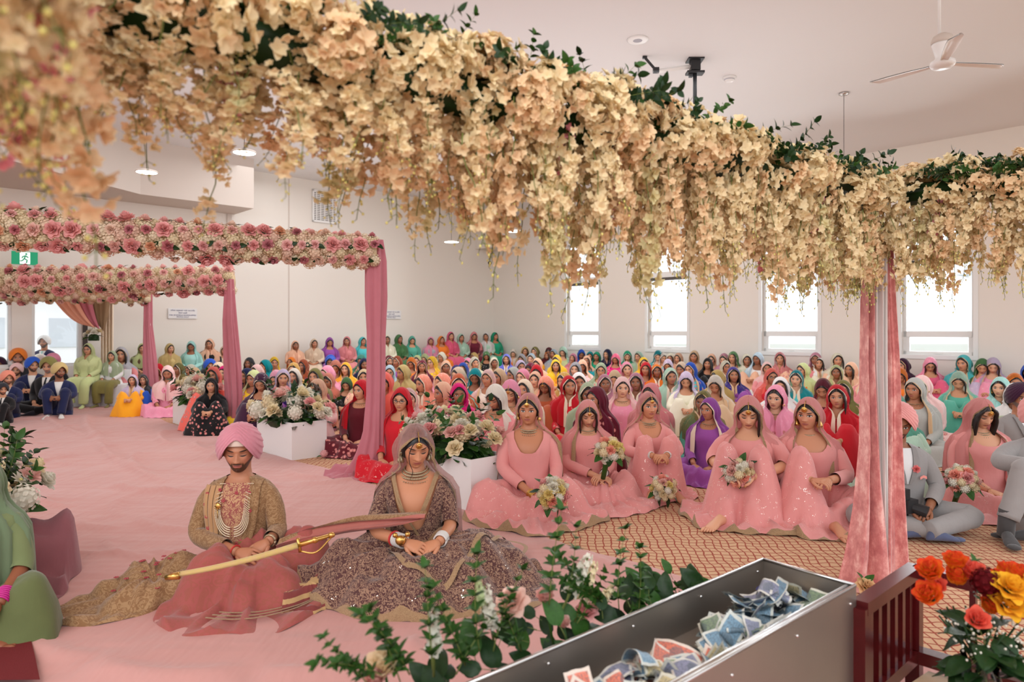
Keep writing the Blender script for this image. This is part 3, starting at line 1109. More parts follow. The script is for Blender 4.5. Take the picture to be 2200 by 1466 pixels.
def locks(mb, Hm, side, z1, r=0.006, n=3, seed=0, out=0.0):
    rg = rnd(seed)
    for q in range(n):
        y = -0.062 + 0.012 * q
        pts = [(side * 0.020, -0.078, 0.088), (side * 0.058, -0.080, 0.045), (side * (0.070 + out), y - 0.020, 0.0), (side * (0.070 + out + 0.01 * rg.random()), y - 0.025, -0.06), (side * (0.062 + out), y - 0.03, z1)]
        p = smooth_path([np.array(a) + np.array([rg.uniform(-.004, .004), 0, 0]) for a in pts], 4)
        mb.tube(p @ Hm[:3, :3].T + Hm[:3, 3], np.interp(np.linspace(0, 1, len(p)), [0, .2, .8, 1], [0.002, r, r, 0.001]), 6)


def turban(mb, Hm, big=1.0, nl=64, nf=26, peak=0.0, layers=7):
    t = np.linspace(0, 1, nf)
    th = -math.pi + np.arange(nl) * 2 * math.pi / nl
    T, TH = np.meshgrid(t, th, indexing='ij')
    front = np.exp(-(TH / 0.75) ** 2)
    low = 2.12 - 1.10 * front + 0.04 * np.cos(TH)           # brim: high over the brow, low over the ears
    PHI = 0.03 + T * (low - 0.03)
    a, b, c = 0.112 * big, 0.124 * big, 0.130
    puff = 1 + 0.06 * np.sin(np.clip(PHI, 0, math.pi))
    x = a * np.sin(PHI) * np.sin(TH) * puff
    y = 0.008 - b * np.sin(PHI) * np.cos(TH) * puff
    z = 0.022 + c * np.cos(PHI) * 1.02
    # layers wrap upwards to a seam above the brow
    lift = T * layers + 3 - np.abs(TH + 0.12) * 1.35 + 0.25 * np.sin(TH * 2 + T * 3)
    saw = (lift % 1.0)
    d = (0.0055 * saw ** 1.3 + 0.0012 * np.sin(lift * 31)) * np.clip(T * 4, 0, 1)
    sgn = np.where(TH > -0.12, 1.0, 0.75)
    n = np.stack([x / a ** 2, (y - .008) / b ** 2, (z - .022) / c ** 2], -1)
    n /= np.linalg.norm(n, axis=2, keepdims=True)
    pts = np.stack([x, y, z], -1) + n * (d * sgn)[:, :, None]
    inner = pts[-1] * np.array([0.88, 0.88, 1.0]) + np.array([0, 0, 0.010])
    pts = np.concatenate([pts, inner[None]])
    mb.grid(pts @ Hm[:3, :3].T + Hm[:3, 3], cv=True)


def T4(R=None, t=(0, 0, 0)):
    M = np.eye(4)
    if R is not None:
        M[:3, :3] = R
    M[:3, 3] = t
    return M


ARMS = {
    'lap': (((.215, -.03, .30), (.10, -.27, .175)), ((-.215, -.03, .30), (-.10, -.27, .175))),
    'hug': (((.235, -.18, .36), (.05, -.43, .36)), ((-.235, -.18, .36), (-.05, -.43, .36))),
    'hold': (((.215, -.05, .31), (.07, -.25, .26)), ((-.215, -.05, .31), (-.07, -.25, .26))),
    'side': (((.225, -.02, .30), (.24, -.24, .19)), ((-.225, -.02, .30), (-.24, -.24, .19))),
}


def person_meshes(key, sex='f', yaw=0.0, pitch=0.0, roll=0.0, lean=0.0, legs='lotus', arms='lap', scarf='wrap', hairlong=0, seat=0.0,
                  lod=1, lapR=0.50, lapC=(0, -.20), neck=0.035, skin='skin_open', scarf_mats=('cloth', 'trim'), hood_kw={}, drape_kw={},
                  cloth=('cloth',), skirt=('cloth', 'trim'), hair=True, turb=False, suit=False, curl=0.7, fat=1.0, hands=None, sleeve_end=0.92,
                  feet=None, phi_hair=1.02, scale_head=1.0, rim=None):
    """all meshes of one seated figure, facing -Y, hips over the origin"""
    PR = (MPROF if sex == 'm' else FPROF).copy()
    PR[:, 1:3] *= fat
    out = {}
    top = 0.03 if sex == 'm' else 0.0
    Tm = T4(Rx(lean), (0, 0, seat))
    Tm[:3, 3] += np.array([0, 0, 0.0])
    hc = (Tm @ np.array([0, -0.014 - 0.02 * math.sin(pitch), 0.740 + top, 1]))[:3]
    Hm = T4(Rx(lean * 0.4) @ Rz(yaw) @ Rx(pitch) @ Ry(roll) * (1.05 if sex == 'm' else 1.0) * scale_head, hc)
    # ---- body: head, neck, torso, arms, hands in one mesh
    b = MB()
    nl, nf = ((34, 30), (34, 30), (64, 60), (92, 84))[lod]
    hp = head_pts(nl, nf)
    b.grid(hp @ Hm[:3, :3].T + Hm[:3, 3], cv=True, hp=hp)
    for s in (1, -1):
        e = MB()
        e.ball((0, 0, 0), (0.009, 0.017, 0.030), 8, 7)
        e.xform(T4(Rz(-0.35 * s), (s * 0.0765, 0.008, -0.006)))
        e.xform(Hm)
        b.merge(e)
    nt = (16, 20, 28, 36)[lod]
    th = np.arange(nt) * 2 * math.pi / nt
    rows = []
    for z in np.concatenate([np.linspace(0.06, 0.46, 8), np.linspace(0.50, PR[-1, 0], 7)]):
        rx, ry, cy = prof(PR, z)
        rows.append(np.stack([rx * np.sin(th) * 0.97, cy - ry * np.cos(th) * 0.97, np.full(nt, z)], -1))
    rows = np.array(rows) @ Tm[:3, :3].T + Tm[:3, 3]
    n0 = (Tm @ np.array([0, .012, PR[-1, 0], 1]))[:3]
    n1 = hc + Hm[:3, :3] @ np.array([0, 0.018, -0.055])
    nr = []
    for q in (0.2, 0.45, 0.7, 1.0):
        c0 = n0 + (n1 - n0) * q
        rr = 0.050 if sex == 'f' else 0.060
        rr = rr * (1 + 0.1 * (fat - 1)) * (1.08 - 0.10 * math.sin(q * 3.14))
        nr.append(np.stack([rr * np.sin(th), -rr * 1.0 * np.cos(th), np.zeros(nt)], -1) + c0)
    b.grid(np.concatenate([rows, np.array(nr)]), cv=True)
    sh = 0.175 * fat if sex == 'm' else 0.152 * fat
    slv = MB()
    pose = ARMS[arms] if isinstance(arms, str) else arms
    for q, s in enumerate((1, -1)):
        if pose[q] is None:
            continue
        S = (Tm @ np.array([s * sh, 0.0, 0.520 + (0.02 if sex == 'm' else 0), 1]))[:3]
        el, wr = np.array(pose[q][0]) + (0, 0, seat), np.array(pose[q][1]) + (0, 0, seat)
        path = smooth_path([S + np.array([-s * 0.055, 0, 0.012]), S + (el - S) * 0.3, S + (el - S) * 0.85, el + (wr - el) * 0.15, el + (wr - el) * 0.6, wr], 3)
        u = np.linspace(0, 1, len(path))
        k = (1.12 if sex == 'm' else 1.0) * (0.6 + 0.4 * fat)
        b.tube(path, np.interp(u, [0, .15, .5, .62, 1], np.array([.044, .043, .036, .035, .0235]) * k), (8, 10, 14, 16)[lod])
        cut = u <= sleeve_end
        slv.tube(path[cut], np.interp(u[cut], [0, .12, .5, .62, 1], np.array([.047, .054, .049, .048, .037]) * k), (10, 12, 20, 26)[lod], caps=False, folds=0.035, seed=(key, s))
        if hands and hands[q]:
            hd, hu, hcurl = hands[q]
        else:
            hd = wr - el
            hd = hd / np.linalg.norm(hd) + np.array([-s * 0.75, -0.15, 0.05])
            hu, hcurl = np.array([0, -0.25, 1.0]), curl
        hand(b, wr, hd, hu, -s, hcurl, lod, 1.08 if sex == 'm' else 1.0)
    if feet:
        for fx in feet:
            foot(b, *fx, lod=lod)
    out['body'] = b.mesh('body', [skin], hp=True)
    # ---- tunic / jacket
    t = MB()
    nt2 = (24, 28, 40, 56)[lod]
    th = np.arange(nt2) * 2 * math.pi / nt2
    ztop = (0.605 if sex == 'f' else 0.625) - neck * 1.6 * np.exp(-((np.minimum(th, 2 * math.pi - th)) / 0.62) ** 4) - neck * 0.25
    rows = []
    for w in np.linspace(0, 1, 18):
        z = w * ztop
        rx, ry, cy = prof(PR, z)
        wob = 1 + 0.012 * np.sin(7 * th + 9 * w) + 0.008 * np.sin(13 * th - 14 * w)
        rows.append(np.stack([(rx + .012) * np.sin(th) * wob, cy - (ry + .012) * np.cos(th) * wob, z], -1))
    t.grid(np.array(rows) @ Tm[:3, :3].T + Tm[:3, 3], cv=True)
    t.merge(slv)
    out['tunic'] = t.mesh('tunic', list(cloth))
    # ---- legs
    if isinstance(legs, list) or legs in LEGS:
        l = MB()
        caps = LEGS[legs] if isinstance(legs, str) else legs
        kw = dict(nr=(14, 16, 30, 40)[lod], nt=(36, 40, 80, 120)[lod], seed=key)
        kw.update(drape_kw)
        drape_mesh(l, caps, lapC, lapR, **kw)
        out['skirt'] = l.mesh('skirt', list(skirt))
    elif legs == 'bench':
        l = MB()
        for s in (1, -1):
            pth = smooth_path([(s * .09, 0, seat + .09), (s * .12, -.22, seat + .10), (s * .14, -.42, seat + .07), (s * .14, -.46, seat - .06), (s * .13, -.45, seat - .25), (s * .12, -.44, 0.10)], 3)
            l.tube(pth, np.interp(np.linspace(0, 1, len(pth)), [0, .4, .6, 1], [.115, .10, .09, .085]), 14, folds=0.05, seed=(key, s))
            f = MB()
            foot(f, (s * .12, -.44, 0.035), (s * 0.2, -1, 0), sock=True)
            b2 = f
            l.merge(f)
        l.grid(np.array([[(sx * .17, y, seat + z) for sx in np.linspace(-1, 1, 9)] for y, z in ((0.0, .19), (-.15, .19), (-.33, .185), (-.46, .15), (-.51, .04), (-.52, -.10))]))
        out['skirt'] = l.mesh('trousers', list(skirt))
    # ---- hair, scarf, turban
    if hair:
        h = MB()
        hair_cap(h, Hm, phi0=phi_hair, nc=(30, 36, 56, 72)[lod])
        if hairlong:
            for s in ((1, -1) if hairlong > 1 else (1,)):
                locks(h, Hm, s, -0.30 if hairlong > 2 else -0.2, r=0.016 if hairlong > 2 else 0.009, n=4, seed=(key, s))
        out['hair'] = h.mesh('hair', ['hair'])
    if scarf:
        s_ = MB()
        kw = dict(nc=(36, 40, 72, 96)[lod])
        kw.update(hood_kw)
        hood(s_, Hm, Tm, scarf, key, **kw)
        out['headscarf'] = s_.mesh('headscarf', list(scarf_mats))
    if turb:
        u_ = MB()
        turban(u_, Hm, nl=(48, 56, 96, 128)[lod], nf=(20, 22, 40, 60)[lod])
        out['turban'] = u_.mesh('turban', ['cloth'])
    out['Hm'], out['Tm'] = Hm, Tm
    out['PR'] = PR
    return out


MAINCOL = {'body': 'skin', 'hair': 'hair', 'headscarf': 'scarf', 'tunic': 'dress', 'skirt': 'skirt', 'turban': 'scarf', 'necklace': 'gold'}


def place_person(ms, loc, rz, label, cols, scale=1.0, group=None, mats={}, names={}):
    t = thing('person', label, 'person', loc, rz, group, scale)
    for k in ('body', 'hair', 'tunic', 'skirt', 'headscarf', 'turban'):
        if k in ms:
            c = cols.get(k, cols.get(MAINCOL[k], (0.5, 0.5, 0.5)))
            nm = names.get(k, 'trousers' if k == 'skirt' and ms[k].name.startswith('trousers') else k)
            if ms[k].users == 0 or k not in mats:
                o = link(nm, ms[k], t, c)
            else:
                o = link(nm, ms[k], t, c)
            if k in mats:
                for i, m in enumerate(mats[k]):
                    if m:
                        o.material_slots[i].link = 'OBJECT'
                        o.material_slots[i].material = MATS[m]
    return t

# ---------------------------------------------------------------- flowers, as reusable meshes
def petal_patch(mb, M, w, L, cup, curl, nu=3, nv=3, mat=0, tips=True):
    """petal growing along +y from the origin of M, cupped across x, curling in z"""
    u = np.linspace(-1, 1, nu)
    v = np.linspace(0, 1, nv)
    V, U = np.meshgrid(v, u, indexing='ij')
    wid = w * np.sin(np.clip(0.25 + V * 0.62, 0, 1) * math.pi) ** 0.7
    x = U * wid
    y = L * V * (1 - 0.12 * U * U)
    z = cup * (U * U) * w + curl * L * V * V
    p = np.stack([x, y, z], -1) @ M[:3, :3].T + M[:3, 3]
    h = np.stack([V ** 2, U, V * 0], -1)
    mb.grid(p, mat=mat, hp=h)


def rose_mesh(name, seed, mats=('petal', 'leaf_dark'), layers=5, open_=1.0, frilly=0.0):
    """a rose of radius 1 opening along +z"""
    rg = rnd(seed)
    mb = MB()
    for k in range(layers):
        q = k / (layers - 1)
        cnt = 3 + k
        r0 = 0.05 + 0.30 * q
        tilt = math.radians(88 - 52 * q * open_)
        L = 0.62 + 0.30 * q
        for j in range(cnt):
            a = j * 2 * math.pi / cnt + k * 0.8 + rg.uniform(-.15, .15)
            M = T4(Rz(a) @ T4()[:3, :3], (0, 0, 0))
            R = Rz(a) @ Rx(tilt + rg.uniform(-.08, .08))
            M = T4(R, Rz(a) @ np.array([0, r0 * 0.75, 0.32 - 0.62 * q]))
            petal_patch(mb, M, 0.34 + 0.22 * q, L, 0.55 - 0.25 * q, -0.34 * q + rg.uniform(-.05, .05) - 0.0, 4, 4)
    mb.ball((0, 0, 0.2), (0.16, 0.16, 0.42), 6, 5)
    mb.ball((0, 0, -0.35), (0.22, 0.22, 0.2), 6, 4, mat=1)
    return mb.mesh(name, list(mats), True, True)


def hydrangea_mesh(name, seed, mat='petal', n=58):
    rg = rnd(seed)
    mb = MB()
    mb.ball((0, 0, 0), 0.80, 10, 8)
    for i in range(n):
        z = 1 - 1.75 * (i + .5) / n
        a = i * 2.39996
        r = math.sqrt(max(0, 1 - z * z))
        d = Vector((r * math.cos(a), r * math.sin(a), z))
        Q = np.array(d.to_track_quat('Z', 'Y').to_matrix()) @ Rz(rg.random() * 2)
        c = np.array(d) * rg.uniform(.84, .98)
        for q in range(4):
            R = Q @ Rz(q * math.pi / 2) @ Rx(0.25 + rg.uniform(-.15, .2))
            petal_patch(mb, T4(R, c), 0.10, 0.20, 0.1, 0.0, 2, 3)
    return mb.mesh(name, [mat], True, True)


def floret(mb, c, d, size, rg, mat=0, n=5, spread=0.55):
    Q = np.array(Vector(d).to_track_quat('Z', 'Y').to_matrix()) @ Rz(rg.random() * 6)
    for q in range(n):
        R = Q @ Rz(q * 2 * math.pi / n + rg.uniform(-.2, .2)) @ Rx(spread + rg.uniform(-.35, .35))
        petal_patch(mb, T4(R, c), size * 0.42, size, 0.35, -0.3 * rg.random(), 3, 3, mat)


def strand_mesh(name, seed, L, mat, nfl=20, size=0.024, bare=0.16):
    rg = rnd(seed)
    mb = MB()
    pts = [np.array([0, 0, 0.0])]
    dx, dy = rg.uniform(-.5, .5), rg.uniform(-.5, .5)
    for i in range(7):
        pts.append(pts[-1] + np.array([dx * 0.03 + rg.uniform(-.012, .012), dy * 0.03 + rg.uniform(-.012, .012), -L / 7]))
    path = smooth_path(pts, 2)
    mb.tube(path, np.linspace(0.0022, 0.0010, len(path)), 4, 1)
    for i in range(nfl):
        t = rg.random() ** 0.9 * (1 - bare)
        p = path[min(len(path) - 1, int(t * (len(path) - 1)))]
        a = rg.random() * 6.28
        o = np.array([math.cos(a), math.sin(a), rg.uniform(-.5, .5)])
        c = p + o * rg.uniform(.006, .030)
        floret(mb, c, o + np.array([0, 0, -.3]), size * rg.uniform(.75, 1.25), rg)
    for i in range(5):
        t = 1 - bare * (i / 5)
        p = path[min(len(path) - 1, int(t * (len(path) - 1)))]
        a = i * 2.4
        e = p + np.array([math.cos(a) * .012, math.sin(a) * .012, -.012])
        mb.tube([p, e], [0.001, 0.0008], 3, 1)
        mb.ball(e, (.0034, .0034, .005), 5, 4, 2)
    return mb.mesh(name, [mat, 'stem', 'bud'], True, True)


def cluster_mesh(name, seed, mat, n=34, R=0.075, size=0.020):
    rg = rnd(seed)
    mb = MB()
    for i in range(n):
        a, z = rg.random() * 6.28, rg.uniform(-.3, 1)
        r = math.sqrt(1 - z * z)
        d = np.array([r * math.cos(a), r * math.sin(a), z])
        floret(mb, d * R * rg.uniform(.4, 1), d + .3 * np.array([rg.uniform(-1, 1), rg.uniform(-1, 1), 0]), size * rg.uniform(.8, 1.25), rg)
    return mb.mesh(name, [mat], True, True)


def leaf_patch(mb, M, L, w, mat=0, fold=0.25, bend=-0.3):
    v = np.linspace(0, 1, 6)
    wid = w * np.sin(math.pi * v ** 0.8) ** 0.8
    rows = [[(-wd, L * t, fold * wd + bend * L * t * t), (0, L * t, bend * L * t * t), (wd, L * t, fold * wd + bend * L * t * t)] for t, wd in zip(v, wid)]
    mb.grid(np.array(rows) @ M[:3, :3].T + M[:3, 3], mat=mat)


def sprig_mesh(name, seed, L=0.3, n=9, leaf=0.07, w=0.018, mat='leaf', bend=0.25, pair=True):
    """a stem along +z with leaves on both sides"""
    rg = rnd(seed)
    mb = MB()
    d = rg.uniform(-1, 1)
    path = np.array([[d * bend * L * t * t, 0.15 * bend * L * t * t, L * t] for t in np.linspace(0, 1, 8)])
    mb.tube(path, np.linspace(0.003, 0.001, 8), 4, 1)
    for i in range(n):
        t = 0.15 + 0.85 * (i + rg.random() * .5) / n
        p = path[min(7, int(t * 7.99))]
        for s in ((1, -1) if pair else (1,)):
            a = i * 1.7 + (0 if s > 0 else math.pi) + rg.uniform(-.4, .4)
            R = Rz(a) @ Rx(rg.uniform(.4, .95))
            leaf_patch(mb, T4(R, p), leaf * rg.uniform(.7, 1.15) * (1.15 - .4 * t), w * rg.uniform(.8, 1.1))
    leaf_patch(mb, T4(Rx(1.2), path[-1]), leaf, w)
    return mb.mesh(name, [mat, 'stem'])


def bigleaf_mesh(name, seed, mat='leaf'):
    rg = rnd(seed)
    mb = MB()
    v = np.linspace(0, 1, 9)
    u = np.linspace(-1, 1, 5)
    V, U = np.meshgrid(v, u, indexing='ij')
    wid = 0.30 * np.sin(math.pi * np.clip(V, 0, 1) ** 0.75) ** 0.75
    z = 0.16 * np.abs(U) * wid - 0.25 * V * V + 0.02 * np.sin(9 * V + 3 * U)
    mb.grid(np.stack([U * wid, V, z], -1))
    mb.tube([(0, -0.35, 0.02), (0, 0, 0)], [0.018, 0.012], 4, 1)
    return mb.mesh(name, [mat, 'stem'])


def fern_mesh(name, seed, mat='leaf_dark'):
    mb = MB()
    path = np.array([[0, t, -0.25 * t * t] for t in np.linspace(0, 1, 10)])
    mb.tube(path, np.linspace(0.014, 0.004, 10), 4, 1)
    for i in range(14):
        t = 0.12 + 0.86 * i / 14
        p = np.array([0, t, -0.25 * t * t])
        for s in (1, -1):
            leaf_patch(mb, T4(Rz(-s * 1.15), p), 0.30 * (1 - t) + .05, 0.035)
    return mb.mesh(name, [mat, 'stem'])


def stock_mesh(name, seed, mat='petal'):
    """upright spike of small double florets, length 1 along +z"""
    rg = rnd(seed)
    mb = MB()
    mb.tube([(0, 0, -.6), (0, 0, 1)], [0.035, 0.02], 5, 1)
    for i in range(26):
        t = i / 26
        a = i * 2.4
        d = np.array([math.cos(a), math.sin(a), 0.35])
        floret(mb, np.array([0, 0, t]) + d * 0.07, d, 0.19 * (1 - .55 * t), rg, 0, 5)
    return mb.mesh(name, [mat, 'stem'], True, True)


ROSES = [rose_mesh('rose', i) for i in range(4)]
BUDS = [rose_mesh('rose', 10 + i, layers=4, open_=0.35) for i in range(2)]
FIRE = [rose_mesh('rose', 20 + i, mats=('fire_rose', 'leaf_dark'), layers=5, open_=0.28) for i in range(3)]
HYD = [hydrangea_mesh('hydrangea', i) for i in range(3)]
LEAF = [bigleaf_mesh('leaf', i, m) for i, m in enumerate(('leaf', 'leaf_dark', 'leaf'))]
SPRIG = [sprig_mesh('leaf_sprig', i, mat=m) for i, m in enumerate(('leaf', 'leaf_dark', 'leaf', 'leaf_dark'))]
FERN = fern_mesh('fern_frond', 0)
STOCK = [stock_mesh('stock_flower', i) for i in range(2)]
DAISY_MB = MB()
for q in range(18):
    petal_patch(DAISY_MB, T4(Rz(q * 0.349) @ Rx(0.12 + 0.2 * (q % 2)), (0, 0, 0)), 0.16, 1.0, 0.1, 0.1, 3, 3)
for q in range(14):
    petal_patch(DAISY_MB, T4(Rz(q * 0.449) @ Rx(0.5), (0, 0, 0.02)), 0.13, 0.7, 0.1, 0.1, 3, 3)
DAISY_MB.ball((0, 0, .1), (.2, .2, .14), 8, 5, 1)
DAISY = DAISY_MB.mesh('daisy', ['petal', 'bud'], True, True)


def aim(o, d, roll=0.0):
    o.rotation_mode = 'QUATERNION'
    o.rotation_quaternion = Vector([float(a) for a in d]).to_track_quat('Z', 'Y') @ Matrix.Rotation(roll, 3, 'Z').to_quaternion()


def put(name, me, parent, loc, d, size, rg, color=None):
    o = link(name, me, parent, color, loc)
    aim(o, d, rg.random() * 6.28)
    o.scale = (size,) * 3
    return o


def put_leaf(name, me, parent, loc, d, size, rg, up=None):
    """leaf or frond whose +y runs along d"""
    o = link(name, me, parent, None, loc)
    y = Vector([float(a) for a in d]).normalized()
    u = Vector((rg.uniform(-.4, .4), rg.uniform(-.4, .4), 1)) if up is None else Vector(up)
    x = y.cross(u).normalized()
    z = x.cross(y)
    o.rotation_mode = 'QUATERNION'
    o.rotation_quaternion = Matrix((x, y, z)).transposed().to_quaternion()
    o.scale = (size,) * 3
    return o


BLUSH, CREAM, WHITE, PINK, DUSTY, PEACH, YEL = srgb(240, 196, 186), srgb(240, 226, 190), srgb(236, 232, 218), srgb(240, 180, 178), srgb(206, 138, 146), srgb(234, 184, 150), srgb(240, 222, 150)

# ---------------------------------------------------------------- the canopy of hanging orchids overhead
STR_A = [strand_mesh('orchid_strand', 100 + i, 0.30 + 0.024 * i, m, nfl=46, size=0.019) for i, m in enumerate(['orchid_cream', 'orchid_cream', 'orchid_peach', 'orchid_cream', 'orchid_cream', 'orchid_peach', 'orchid_cream', 'orchid_green'])]
STR_P = [strand_mesh('orchid_strand', 140 + i, 0.40, 'orchid_pink', nfl=34, size=0.015) for i in range(2)]
CLU = [cluster_mesh('blossom_cluster', 160 + i, m) for i, m in enumerate(['orchid_cream', 'orchid_peach', 'orchid_cream', 'orchid_cream'])]


def garland(label, A, B, nstr, nclu, nsprig, ztop, seed, half=0.13, longs=0.16, pinks=0.02, klen=lambda s: 1.0, crest=(.2, .8)):
    A, B = np.array(A, float), np.array(B, float)
    rg = rnd(seed)
    t0 = thing('orchid_garland', label, 'garland', (*((A + B) / 2)[:2], ztop))
    org = np.array([*((A + B) / 2)[:2], ztop])
    d = (B - A)[:2]
    L = np.hypot(*d)
    d = np.array([*(d / L), 0])
    nrm = np.array([-d[1], d[0], 0])
    m = MB()
    m.tube([np.array([*A[:2], ztop - .12]) - org, np.array([*B[:2], ztop - .15]) - org], [0.06, 0.06], 8)
    link('frame_roll', m.mesh('frame_roll', ['leaf_dark']), t0)
    at = lambda s, w, z: np.array([*A[:2], 0]) + d * s * L + nrm * w + np.array([0, 0, z]) - org
    for i in range(nstr):
        s = (i + rg.random()) / nstr
        w = half * (1.15 - 2.3 * ((i * 0.618) % 1.0)) + rg.uniform(-.02, .02)
        z = ztop - 0.10 - 0.10 * rg.random() - 0.35 * abs(w)
        if rg.random() < longs:
            z -= 0.13 * rg.random()
        me = rg.choice(STR_P) if rg.random() < pinks else rg.choice(STR_A)
        o = link('orchid_strand', me, t0, None, at(s, w, z))
        o.rotation_euler = (rg.uniform(-.12, .12), rg.uniform(-.12, .12), rg.random() * 6.28)
        k = rg.uniform(.88, 1.08) if rg.random() > .05 else 1.3
        o.scale = (k, k, k * klen(s))
    for i in range(nclu):
        s = (i + rg.random()) / nclu
        a = rg.uniform(-1.75, 1.75)
        put('blossom_cluster', rg.choice(CLU), t0, at(s, math.sin(a) * half * 1.05, ztop - 0.16 + math.cos(a) * 0.13), nrm * math.sin(a) + np.array([0, 0, max(.1, math.cos(a))]), rg.uniform(.9, 1.35), rg)
    for i in range(nsprig):
        s = (i + rg.random()) / nsprig
        w = rg.uniform(-.6, .6)
        put('leaf_sprig', rg.choice(SPRIG), t0, at(s, w * half, ztop - 0.05), d * rg.uniform(-1.2, 1.2) + nrm * w + np.array([0, 0, rg.uniform(-.02, .28)]), rg.uniform(.45, .7), rg)
    for i in range(nsprig // 2):     # the dense leafy stretch along the crest
        s = rg.uniform(*crest)
        w = rg.uniform(-.9, .5)
        put('leaf_sprig', rg.choice(SPRIG), t0, at(s, w * half, ztop - 0.03 - .05 * abs(w)), d * rg.uniform(-1.2, 1.2) + nrm * w + np.array([0, 0, rg.uniform(-.15, .1)]), rg.uniform(.35, .5), rg)
    # loose florets filling the body of the garland
    m = MB()
    for i in range(int(L * 220)):
        s = rg.random()
        a = rg.uniform(0, 6.28)
        r = half * rg.uniform(.75, 1.1)
        c = at(s, math.sin(a) * r, ztop - .18 + math.cos(a) * .12)
        floret(m, c, nrm * math.sin(a) + np.array([0, 0, math.cos(a)]), 0.028, rg, 0, 5)
    o = link('florets', m.mesh('florets', ['orchid_cream'], True, True), t0)
    o['kind'] = 'stuff'
    return t0


CORNER = np.array([2.084, 3.87, 0])
dA = np.array([-.775, -.632, 0])
garland('long cream orchid garland overhead, slanting from the front pillar to the upper left', CORNER + dA * 0.02, CORNER + dA * 4.5, 298, 230, 170, 2.26, 'gA', crest=(.36, .68), klen=lambda s: float(np.interp(s, [0, .60, .68, .78, 1], [1.12, 1.05, .74, .56, .5])))
dB = -D1
garland('cream orchid garland running right from the top of the front velvet pillar', CORNER + dB * 0.10 + D2 * 0.05, CORNER + dB * 1.9 + D2 * 0.05, 130, 90, 60, 2.30, 'gB', klen=lambda s: 1.12)
garland('blurred orchid garland closest to the camera at the upper left', (-1.02, 1.24, 0), (-0.50, 0.62, 0), 60, 30, 10, 2.14, 'gC', half=0.11, pinks=0.08, klen=lambda s: .75)

# ---------------------------------------------------------------- rose beams on the arches down the aisle
def rose_beam(label, A, B, r, seed, nh, nr):
    A, B = np.array(A, float), np.array(B, float)
    rg = rnd(seed)
    c = (A + B) / 2
    t0 = thing('rose_beam', label, 'flower beam', c)
    d = (B - A)
    L = np.linalg.norm(d)
    d /= L
    nrm = np.cross(d, [0, 0, 1])
    nrm /= np.linalg.norm(nrm)
    if nrm[1] > 0:
        nrm = -nrm
    up = np.cross(nrm, d)
    up = up if up[2] > 0 else -up
    m = MB()
    m.tube([A - c, B - c], [r * .78] * 2, 10)
    link('beam_core', m.mesh('beam_core', ['orchid_peach'], True, True), t0)
    cols = [srgb(238, 214, 190), srgb(242, 226, 200), srgb(240, 228, 202), srgb(234, 204, 184), srgb(234, 220, 186)]
    for i in range(nh):
        s = (i + rg.random()) / nh
        a = ((i * 0.618) % 1.0) * 3.9 - 1.35
        p = A - c + d * L * s + (nrm * math.cos(a) + up * math.sin(a)) * r * .80
        put('hydrangea', rg.choice(HYD), t0, p, nrm * math.cos(a) + up * math.sin(a), r * rg.uniform(.38, .48), rg, rg.choice(cols))
    rc = [srgb(244, 200, 196), PINK, srgb(240, 190, 188), srgb(212, 140, 146), DUSTY, PEACH, srgb(240, 214, 196), srgb(240, 200, 190)]
    for i in range(nr):
        s = (i + rg.random()) / nr
        a = ((i * 0.7548) % 1.0) * 3.4 - 1.25
        big = rg.random() < .15
        dr = nrm * math.cos(a) + up * math.sin(a)
        p = A - c + d * L * s + dr * r * 1.17
        put('rose', rg.choice(ROSES), t0, p, dr + d * rg.uniform(-.3, .3), r * (.46 if big else rg.uniform(.24, .34)), rg, PINK if big else rg.choice(rc))
        if i % 4 != 3:
            put_leaf('leaf', LEAF[1], t0, p - dr * r * .05 + d * .02, d * rg.choice((-1, 1)) + up * rg.uniform(-1, 1) + dr * .4, r * .50, rg, dr)
    return t0


S1, S2, S3 = 216.0, 150.0, 117.0
rose_beam('nearest rose and hydrangea beam of the aisle arches, on the left', PS(-160, 482, 262), PS(806, 546, S1), 0.155, 'b1', 190, 105)
rose_beam('second rose beam from the front, just below the nearest one', PS(-110, 606, 156), PS(501, 606, S2 - 2), 0.18, 'b2', 150, 84)
rose_beam('farthest and lowest rose beam of the aisle arches', PS(-90, 634, 122), PS(324, 636, S3), 0.15, 'b3', 100, 60)


